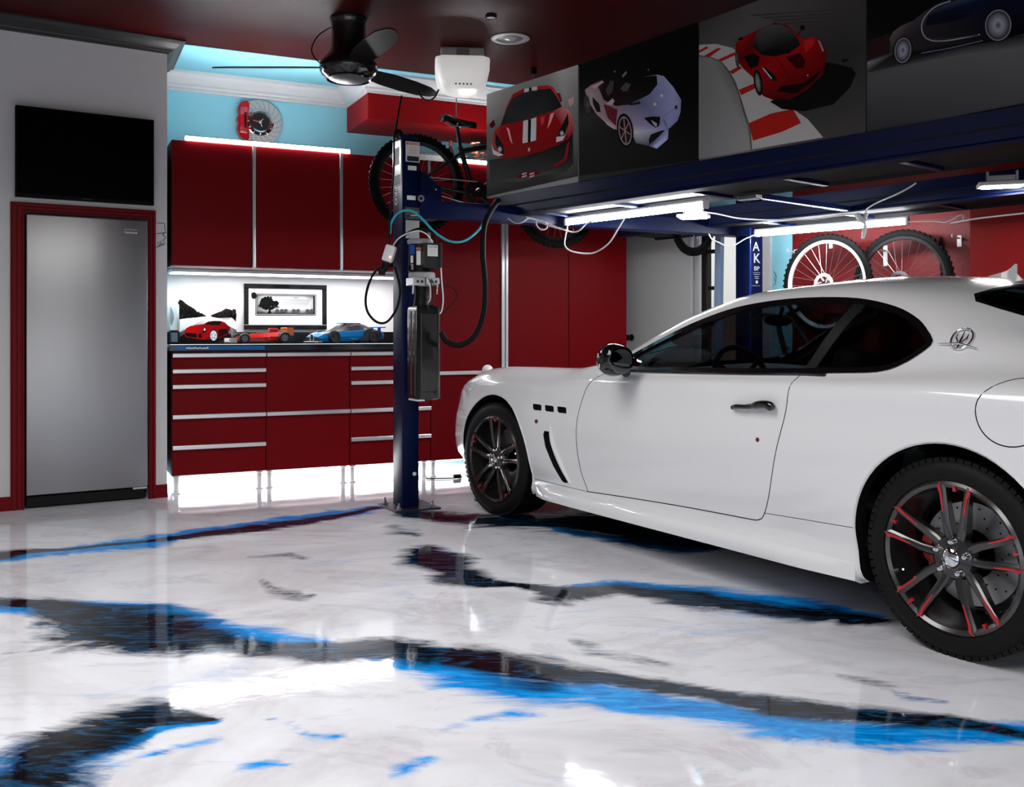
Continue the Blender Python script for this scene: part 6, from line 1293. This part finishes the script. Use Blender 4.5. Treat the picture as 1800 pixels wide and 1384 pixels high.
cable('opener_cable', 'black cord sagging between the fan and the garage door opener', [at(735, 150, 6.6), at(738, 166, 6.55), at(750, 177, 6.5), at(763, 172, 6.5), at(771, 158, 6.6)], .006, RUBBER)
cable('floor_cable', 'thin dark cord lying on the floor below the tall red cabinet', [CAB.w(CAB.u(745), -.05, .006), CAB.w(CAB.u(770), -.10, .006), CAB.w(CAB.u(790), -.12, .006), CAB.w(CAB.u(803), -.10, .006)], .005, RUBBER)
p = CAB.w(CAB.u(793), -.12, 0); o = thing('floor_plug', 'small dark plug on the floor cord beside the car bumper', 'plug', p, CAB.a); mb = MB(); mb.box(-.03, .03, -.014, .014, .002, .034, bev=.006); mb.build('body', BLACK, o); mb = MB(); mb.box(.03, .045, -.004, .004, .012, .018); mb.build('pin', STEEL, o)
def doodle(label, pts_list, F, v):
    mb = MB()
    for pts in pts_list: mb.tube([F.w(*( (h:=F.hit(px, py, v))[0], v, h[1])) for px, py in pts], .0022, 5)
    tag(mb.build('wire_ornament', INK), label, 'ornament')
doodle('thin black wire ornament on the white wall right of the freezer frame', [[(276, 392), (289, 393), (290, 402), (292, 409), (276, 411)], [(290, 409), (286, 413), (292, 417), (287, 423), (291, 428), (280, 431), (276, 436)], [(277, 428), (284, 424), (280, 434), (288, 430)]], FW, -.003)
doodle('squiggly dark wire ornament on the light blue wall by the doorway', [[(1360, 477), (1364, 484), (1361, 490), (1364, 497), (1360, 502)], [(1362, 480), (1365, 487), (1363, 494)]], RW, .003)

# ------------------------------------------------------------------ bicycles
BLK = mat('bike_black', (.005, .005, .0055), .35, spec=.3); BTY = mat('bike_tyre', (.004, .004, .004), .7, spec=.08); BRIM = mat('bike_rim', (.015, .015, .016), .35, metal=.4); BBLUE = mat('bike_blue', (.02, .20, .30), .3, coat=.5)
def bike_wheel(parent, x, z, r, tw, rimm, name, disc=None, nsp=28, deep=.018, y=0):
    M = Matrix.Translation((x, y, z)) @ Matrix.Rotation(R(90), 4, 'X')
    mb = MB(); mb.lathe([(r-tw+tw*.95*math.cos(a), tw*.62*math.sin(a)) for a in np.linspace(-math.pi, math.pi, 15)], 56, M)
    for k in range(56):
        a = 2*math.pi*k/56; b = MB(); b.box(r-.010, r+.002, -tw*.42, tw*.42, -.008, .008); mb.add([Matrix.Translation((x, y, z)) @ Matrix.Rotation(a, 4, 'Y') @ Vector(v) for v in b.v], b.f)
    w_ = mb.build(name, BTY, parent, smooth=40)
    ri = r-2*tw+.004
    mb = MB(); mb.lathe([(ri+.003, -.014), (ri+.003, .014), (ri-deep, .010), (ri-deep-.003, 0), (ri-deep, -.010), (ri+.003, -.014)], 56, M); mb.build('rim', rimm, w_, smooth=40)
    mb = MB()
    for k in range(nsp):
        a = 2*math.pi*k/nsp; b = a+(.5 if k % 2 else -.5); sy = .028*(1 if (k//2) % 2 else -1)
        mb.tube([(x+.022*math.cos(b), y+sy, z+.022*math.sin(b)), (x+(ri-deep)*math.cos(a), y, z+(ri-deep)*math.sin(a))], .0012, 4)
    s_ = mb.build('spokes', STEEL, w_); s_['kind'] = 'stuff'
    mb = MB(); mb.lathe([(0, -.05), (.012, -.05), (.014, -.034), (.025, -.032), (.025, -.026), (.013, -.022), (.013, .022), (.025, .026), (.025, .032), (.014, .034), (.012, .05), (0, .05)], 16, M); mb.build('hub', BLK, w_, smooth=40)
    if disc:
        mb = MB(); mb.lathe([(.055, .036), (.078, .036), (.078, .039), (.055, .039), (.055, .036)], 36, M)
        for k in range(6):
            a = 2*math.pi*k/6; mb.tube([(x+.02*math.cos(a), y-.037, z+.02*math.sin(a)), (x+.058*math.cos(a+.4), y-.037, z+.058*math.sin(a+.4))], .004, 4)
        mb.build('brake_rotor', disc, w_, smooth=40)
    return w_
def bicycle(name, label, group, loc, r=.345, tw=.030, rim1=BRIM, rim2=BRIM, frame=BLK, accent=BBLUE, disc=None, Mx=None, wb=1.08, bar=.30):
    o = thing(name, label, 'bicycle', loc, 0, group); zc = r
    bike_wheel(o, 0, zc, r, tw, rim1, 'rear_wheel', disc); bike_wheel(o, wb, zc, r, tw, rim2, 'front_wheel', disc)
    bb = Vector((.43, 0, r-.03)); st = Vector((.30, 0, r+.30)); ht = Vector((.82, 0, r+.42)); hb = Vector((.855, 0, r+.31))
    mb = MB(); mb.tube([bb, st], .019, 10); mb.tube([st-Vector((-.01, 0, .03)), ht], .020, 10); mb.tube([bb, hb], .026, 10); mb.tube([ht+Vector((-.012, 0, .03)), hb+Vector((.006, 0, -.02))], .026, 10)
    for sg in (-1, 1): mb.tube([bb+Vector((-.03, sg*.03, 0)), (.0, sg*.062, zc)], .011, 8); mb.tube([st+Vector((.012, sg*.02, -.04)), (.0, sg*.062, zc)], .009, 8)
    mb.build('frame', frame, o, smooth=50)
    mb = MB(); mb.tube([st, st+Vector((-.035, 0, .155))], .0145, 10); mb.box(st.x-.08, st.x+.0, -.012, .012, r+.44, r+.46, bev=.004); mb.build('seat_post', frame, o, smooth=50)
    V = []; s0 = st+Vector((-.03, 0, .17)); stn = [(-.125, .066, .016), (-.11, .078, .024), (-.06, .066, .016), (.0, .034, .010), (.07, .020, .006), (.13, .016, .006), (.145, .008, .0)]
    for x, hw, z in stn: V += [(s0.x+x, -hw, s0.z+z-.004), (s0.x+x, -hw*.6, s0.z+z+.014), (s0.x+x, hw*.6, s0.z+z+.014), (s0.x+x, hw, s0.z+z-.004), (s0.x+x, 0, s0.z+z-.03)]
    n = len(stn); mb = MB(); mb.add(V, [(i*5+j, i*5+(j+1) % 5, (i+1)*5+(j+1) % 5, (i+1)*5+j) for i in range(n-1) for j in range(5)]+[tuple(range(5)), tuple(range(5*n-5, 5*n))]); sd = mb.build('saddle', BLK, o, smooth=60)
    mb = MB(); mb.box(s0.x-.10, s0.x-.055, -.026, .026, s0.z+.034, s0.z+.040, bev=.002); mb.build('saddle_panel', accent, sd)
    mb = MB()
    for sg in (-1, 1): mb.tube([(s0.x-.09, sg*.022, s0.z-.01), (s0.x-.03, sg*.022, s0.z-.032), (s0.x+.05, sg*.020, s0.z-.030), (s0.x+.11, sg*.008, s0.z-.002)], .0035, 6)
    mb.build('saddle_rails', STEEL, sd)
    mb = MB()
    for sg in (-1, 1): mb.tube([hb+Vector((.01, sg*.055, -.02)), hb+Vector((.06, sg*.058, -.14)), (wb, sg*.058, zc)], [.019, .017, .012], 10)
    mb.tube([hb+Vector((.01, -.06, -.02)), hb+Vector((.01, .06, -.02))], .016, 8); mb.build('fork', accent if accent is not BBLUE else BLK, o, smooth=50)
    mb = MB(); stem = ht+Vector((-.02, 0, .06)); mb.tube([stem, stem+Vector((.07, 0, .03))], .018, 10); c = stem+Vector((.07, 0, .03))
    mb.tube([c+Vector((-.05, -bar, .02)), c+Vector((-.03, -bar*.6, .02)), c+Vector((0, -.08, 0)), c, c+Vector((0, .08, 0)), c+Vector((-.03, bar*.6, .02)), c+Vector((-.05, bar, .02))], .0145, 8); hd = mb.build('handlebar', BLK, o, smooth=50)
    for sg in (-1, 1):
        mb = MB(); mb.tube([c+Vector((-.05, sg*bar, .02)), c+Vector((-.035, sg*(bar-.12), .02))], .019, 10); mb.build('grip', RUBBER, hd, smooth=50)
    M = Matrix.Translation(bb+Vector((0, -.045, 0))) @ Matrix.Rotation(R(90), 4, 'X')
    mb = MB(); mb.lathe([(.05, -.002), (.088, -.002), (.092, 0), (.088, .002), (.05, .002), (.05, -.002)], 32, M); mb.lathe([(0, -.012), (.028, -.012), (.028, .05), (0, .05)], 16, M)
    for a in (0.3, 2.4, 4.5): mb.tube([bb+Vector((.02*math.cos(a), -.045, .02*math.sin(a))), bb+Vector((.07*math.cos(a), -.045, .07*math.sin(a)))], .008, 6)
    for sg, a in ((-1, -.6), (1, math.pi-.6)): mb.tube([bb+Vector((0, sg*.06, 0)), bb+Vector((.17*math.cos(a), sg*.075, .17*math.sin(a)))], [.013, .009], 8); mb.box(bb.x+.17*math.cos(a)-.045, bb.x+.17*math.cos(a)+.045, sg*.11-.03, sg*.11+.03, bb.z+.17*math.sin(a)-.008, bb.z+.17*math.sin(a)+.008, bev=.004)
    mb.build('crankset', BLK, o, smooth=40)
    mb = MB(); mb.tube([(.0, -.045, zc+.045), bb+Vector((0, -.045, .088))], .004, 5); mb.tube([(.0, -.045, zc-.045), bb+Vector((0, -.045, -.088))], .004, 5); mb.lathe([(.02, -.004), (.045, -.004), (.045, .004), (.02, .004)], 20, Matrix.Translation((0, -.045, zc)) @ Matrix.Rotation(R(90), 4, 'X')); mb.tube([(0, -.06, zc-.03), (.03, -.06, zc-.10)], .010, 6); mb.build('chain', STEEL, o)
    return o
b1 = bicycle('mountain_bike', 'black mountain bike hung level behind the near lift post', None, (at(728, 316, 6.76).x, 6.76, 1.80))
b1.rotation_euler = (0, R(3.6), math.atan2(.44, 1.04))
Mb1 = Matrix.Translation(b1.location) @ b1.rotation_euler.to_matrix().to_4x4()
o = thing('bicycle_hoist', 'ceiling hoist ropes holding up the mountain bike behind the canvases', 'hoist', (Mb1 @ Vector((.5, 0, 0))).to_2d().to_3d()+Vector((0, 0, ZC)), b1.rotation_euler.z)
HI = root_inv(o)
for nm, lp in (('seat_rope', Vector((.26, 0, .845))), ('front_rope', Vector((.86, 0, .86)))):
    p = HI @ (Mb1 @ lp); p2 = Vector((p.x, p.y, 0)); mb = MB(); mb.tube([p2, p], .004, 6); rp = mb.build(nm, mat('rope_grey', (.16, .15, .15), .6), o)
    mb = MB(); mb.box(p.x-.02, p.x+.02, -.02, .02, -.05, 0, bev=.006); mb.build('pulley_block', BLACK, o)
    mb = MB(); mb.tube([p+Vector((0, 0, .02)), p+Vector((0, .03, 0)), p+Vector((0, .035, -.04)), p+Vector((0, .0, -.06)), p+Vector((0, -.03, -.04))], .006, 6); mb.build('hook', STEEL, o)
o = thing('bicycle_wheelset', 'small spoked wheel hanging behind the crossbeam above the white door', 'wheel', at(1218, 450, 7.55), R(30))
bike_wheel(o, 0, .20, .20, .024, BRIM, 'tyre', None, 16); mb = MB(); mb.tube([(0, .02, .40), (0, .02, ZC-o.location.z)], .003, 5); mb.build('hanging_cord', RUBBER, o)
def wall_bike(px, py, v, label, rim, disc, accent):
    u = RW.u(px, v); c = RW.w(u, v); z = EYE-(py-HOR)/FPX*c.y
    o = bicycle('hanging_bicycle', label, 'bicycles hung on the red wall', (0, 0, 0), .36, .026, rim, rim, BLK, accent, disc, bar=.20)
    # front wheel up: bike x axis -> up, bike z axis -> along the wall
    X = Vector((0, 0, 1)); Z = Vector((math.cos(RW.a), math.sin(RW.a), 0))*1; Yv = Z.cross(X)
    M = Matrix(((X.x, Yv.x, Z.x, 0), (X.y, Yv.y, Z.y, 0), (X.z, Yv.z, Z.z, 0), (0, 0, 0, 1)))
    off = M @ Vector((1.08, 0, .36)); o.rotation_euler = M.to_euler(); o.location = Vector((c.x, c.y, z))-off; return o
wall_bike(1453, 500, .33, 'bicycle with white deep rims hung upright on the red wall, nearer the doorway', mat('rim_white', (.72, .72, .72), .3), mat('rotor_white', (.75, .75, .75), .3), BLK)
wall_bike(1586, 497, .24, 'bicycle with fat black tyre hung upright on the red wall, farther from the doorway', BRIM, CHROME, BLK)
for i, (px, py, h, lb) in enumerate(((1398, 448, 18, 'white wall hook at the doorway end of the red wall panel'), (1460, 430, 14, 'white wall hook above the white-rimmed bicycle wheel'), (1556, 450, 36, 'long white wall hook inside the black bicycle wheel'), (1686, 424, 20, 'white wall hook at the right end of the red wall panel'))):
    u = RW.u(px, .03); c = RW.w(u, .022); z = EYE-(py-HOR)/FPX*c.y; H = h/FPX*c.y
    o = thing('wall_hook', lb, 'hook', Vector((c.x, c.y, z)), RW.a, 'white hooks on the red wall panel')
    mb = MB(); mb.box(-.016, .016, 0, .008, -H/2, H/2, bev=.003); mb.build('back_plate', WHITE, o)
    mb = MB(); mb.tube(smooth_path([(0, .008, H*.25), (0, .06, H*.25), (0, .10, H*.30), (0, .105, H*.5)], 4), .006, 8); mb.build('hook', WHITE, o, smooth=50)
o = thing('leaning_pole', 'thin black pole leaning on the red wall right of the bicycles', 'pole', RW.w(RW.u(1668, .1), .10, 0), RW.a); mb = MB(); a_ = RW.loc(at(1653, 420, RW.w(RW.u(1653, .04), .04).y)); mb.tube([(0, 0, 0), (a_.x-RW.u(1668, .1), -.06, 1.75)], .009, 8); mb.build('shaft', BLACK, o); mb = MB(); mb.tube([(0, 0, 0), (0, 0, .03)], .014, 8); mb.build('foot', RUBBER, o)

# ------------------------------------------------------------------ ceiling things
FX, FY = at(613, 100, 6.0).x, 6.0
o = thing('ceiling_fan', 'dark bronze ceiling fan with slim blades and a grey light lens', 'fan', (FX, FY, ZC), 0)
BRZ = mat('fan_bronze', (.010, .009, .009), .18, metal=.3, coat=.7)
mb = MB(); mb.lathe([(0, 0), (.118, 0), (.120, -.015), (.112, -.03), (.108, -.05), (.105, -.12), (.106, -.17), (.118, -.215), (.150, -.25), (.175, -.28), (.182, -.30), (.180, -.325), (.165, -.35), (.135, -.37), (.130, -.375), (0, -.372)], 48); mb.build('motor_body', BRZ, o, smooth=50)
mb = MB(); mb.lathe([(0, -.398), (.06, -.395), (.10, -.386), (.130, -.372)], 40); mb.build('light_lens', mat('fan_lens', (.12, .12, .12), .4), o, smooth=50)
mb = MB(); mb.lathe([(.128, -.368), (.140, -.378), (.136, -.384), (.126, -.376), (.128, -.368)], 40); mb.build('lens_ring', BRZ, o, smooth=50)
for a in (180, 55, -64):
    V = []; st = [(.13, .030), (.22, .060), (.35, .075), (.55, .078), (.72, .066), (.82, .035), (.845, .008)]
    Mt = Matrix.Rotation(R(a), 4, 'Z') @ Matrix.Translation((0, 0, -.305)) @ Matrix.Rotation(R(-13), 4, 'X')
    for x, hw in st: V += [Mt @ Vector((x, -hw, -.004)), Mt @ Vector((x, hw, -.004)), Mt @ Vector((x, hw, .004)), Mt @ Vector((x, -hw, .004))]
    n = len(st); mb = MB(); mb.add(V, [(i*4+j, i*4+(j+1) % 4, (i+1)*4+(j+1) % 4, (i+1)*4+j) for i in range(n-1) for j in range(4)]+[(0, 1, 2, 3), tuple(range(4*n-4, 4*n))]); mb.build('blade', mat('fan_blade', (.004, .0036, .0036), .5, spec=.08), o, smooth=30)
# garage door opener
c = at(812, 130, 6.72); o = thing('garage_door_opener', 'white garage door opener with a rounded light cover fixed under the red ceiling', 'opener', (c.x, c.y, ZC), R(5))
mb = MB(); mb.box(-.15, .15, -.13, .20, -.10, 0, bev=.012); mb.build('housing', mat('opener_grey', (.30, .29, .29), .5), o)
for k in range(9):
    mb = MB(); mb.box(-.04+k*.010, -.036+k*.010, -.134, -.128, -.06, -.012); mb.build('vent_slot', BLACK, o)
V = []; st = [(-.070, .182, .150), (-.09, .187, .160), (-.16, .184, .156), (-.22, .168, .142), (-.26, .135, .12), (-.278, .09, .08)]
for z, hx, hy in st: V += [(x, y, z) for x, y in rrect(-hx, hx, -hy-.02, .16, .045)]
n = 8; mb = MB(); mb.add(V, [(i*n+j, i*n+(j+1) % n, (i+1)*n+(j+1) % n, (i+1)*n+j) for i in range(len(st)-1) for j in range(n)]+[tuple(range(n)), tuple(range(n*(len(st)-1), n*len(st)))]); mb.build('light_cover', mat('opener_cover', (.80, .79, .78), .3, emit=(1, .97, .93), estr=.35), o, smooth=50)
for k in range(5):
    mb = MB(); mb.box(-.05+k*.026, -.038+k*.026, -.145, -.125, -.262, -.235, rot=Matrix.Rotation(R(20), 3, 'Y')); mb.build('cover_slot', mat('slot_grey', (.25, .25, .25), .5), o)
mb = MB(); mb.box(-.030, .030, .18, .48, -.09, -.05, bev=.004); mb.build('rail', BLACK, o)
def on_ceiling(px, py): Y = (ZC-EYE)*FPX/(HOR-py); return Vector(((px-900)/FPX*Y, Y, ZC))
o = thing('recessed_light', 'round white recessed downlight in the red ceiling, switched off', 'light', on_ceiling(897, 67), 0)
mb = MB(); mb.lathe([(.088, .0), (.125, -.001), (.128, -.006), (.118, -.010), (.092, -.010), (.086, .0), (.088, .0)], 40); mb.build('trim_ring', mat('ring_grey', (.45, .44, .44), .4), o, smooth=50)
mb = MB(); mb.lathe([(0, -.003), (.07, -.004), (.090, -.001)], 32); mb.build('lamp_face', mat('lamp_off', (.22, .21, .21), .25), o, smooth=50)
mb = MB(); mb.lathe([(0, -.016), (.03, -.014), (.045, -.003)], 24); mb.build('bulb', mat('bulb_glass', (.5, .5, .5), .1, coat=1), o, smooth=60)
o = thing('ceiling_sensor', 'small round black cap in the ceiling near the downlight', 'sensor', on_ceiling(863, 28), 0)
mb = MB(); mb.lathe([(0, -.012), (.03, -.012), (.036, -.006), (.036, 0), (0, 0)], 24); mb.build('cap', BLACK, o, smooth=40); mb = MB(); mb.lathe([(.026, -.0125), (.030, -.0145), (.034, -.010)], 24); mb.build('rim', DARK, o)
# white ball beside the nose of the car
p = at(857, 651, 6.35); o = thing('parking_ball', 'small white ball showing just above the front wing of the car', 'ball', (p.x, p.y, 0), 0)
mb = MB(); mb.ball((0, 0, p.z), .036, 16); mb.build('ball', WHITE, o, smooth=80); mb = MB(); mb.lathe([(0, 0), (.09, 0), (.09, .008), (.012, .016), (.006, .03), (.006, p.z-.03), (0, p.z-.03)], 16); mb.build('stand', BLACK, o, smooth=40)
# tall smooth red cabinet on the right wall
u1 = RW.u(1704, .36); o = thing('side_cabinet', 'smooth red tall cabinet at the right edge behind the car roof', 'cabinet', RW.w(u1, 0, 0), RW.a)
mb = MB(); mb.box(-1.5, 0, .002, .34, .1, 2.5, bev=.004); mb.build('carcass', CARC, o)
for x0 in (-.75, -1.5): mb = MB(); mb.box(x0+.002, x0+.748, .34, .36, .1, 2.5, bev=.002); mb.build('door', mat('side_cabinet_red', (.17, .003, .004), .45, spec=.12), o)

# step ladder folded up in the doorway
c = RW.w(RW.u(1247, .16), .16, 0); o = thing('step_ladder', 'folded ladder with a black rail and a pale blue rail in the bright doorway', 'ladder', c, RW.a)
LB = mat('ladder_black', (.006, .006, .006), .5); LP = mat('ladder_blue', (.25, .36, .55), .4)
x2 = RW.u(1262, .16)-RW.u(1247, .16); x1 = RW.u(1241, .16)-RW.u(1247, .16)
mb = MB(); mb.box(x1-.035, x1+.025, -.03, .03, 0, 2.0, bev=.006); mb.build('rail', LB, o)
mb = MB(); mb.box(x2-.03, x2+.03, -.025, .025, 0, 2.0, rot=Matrix.Rotation(R(-1.2), 3, 'Y'), bev=.006); mb.build('rail', LP, o)
for k in range(6):
    mb = MB(); mb.box(min(x1, x2), max(x1, x2), -.02, .02, .25+k*.3, .28+k*.3, bev=.004); mb.build('rung', LB, o)
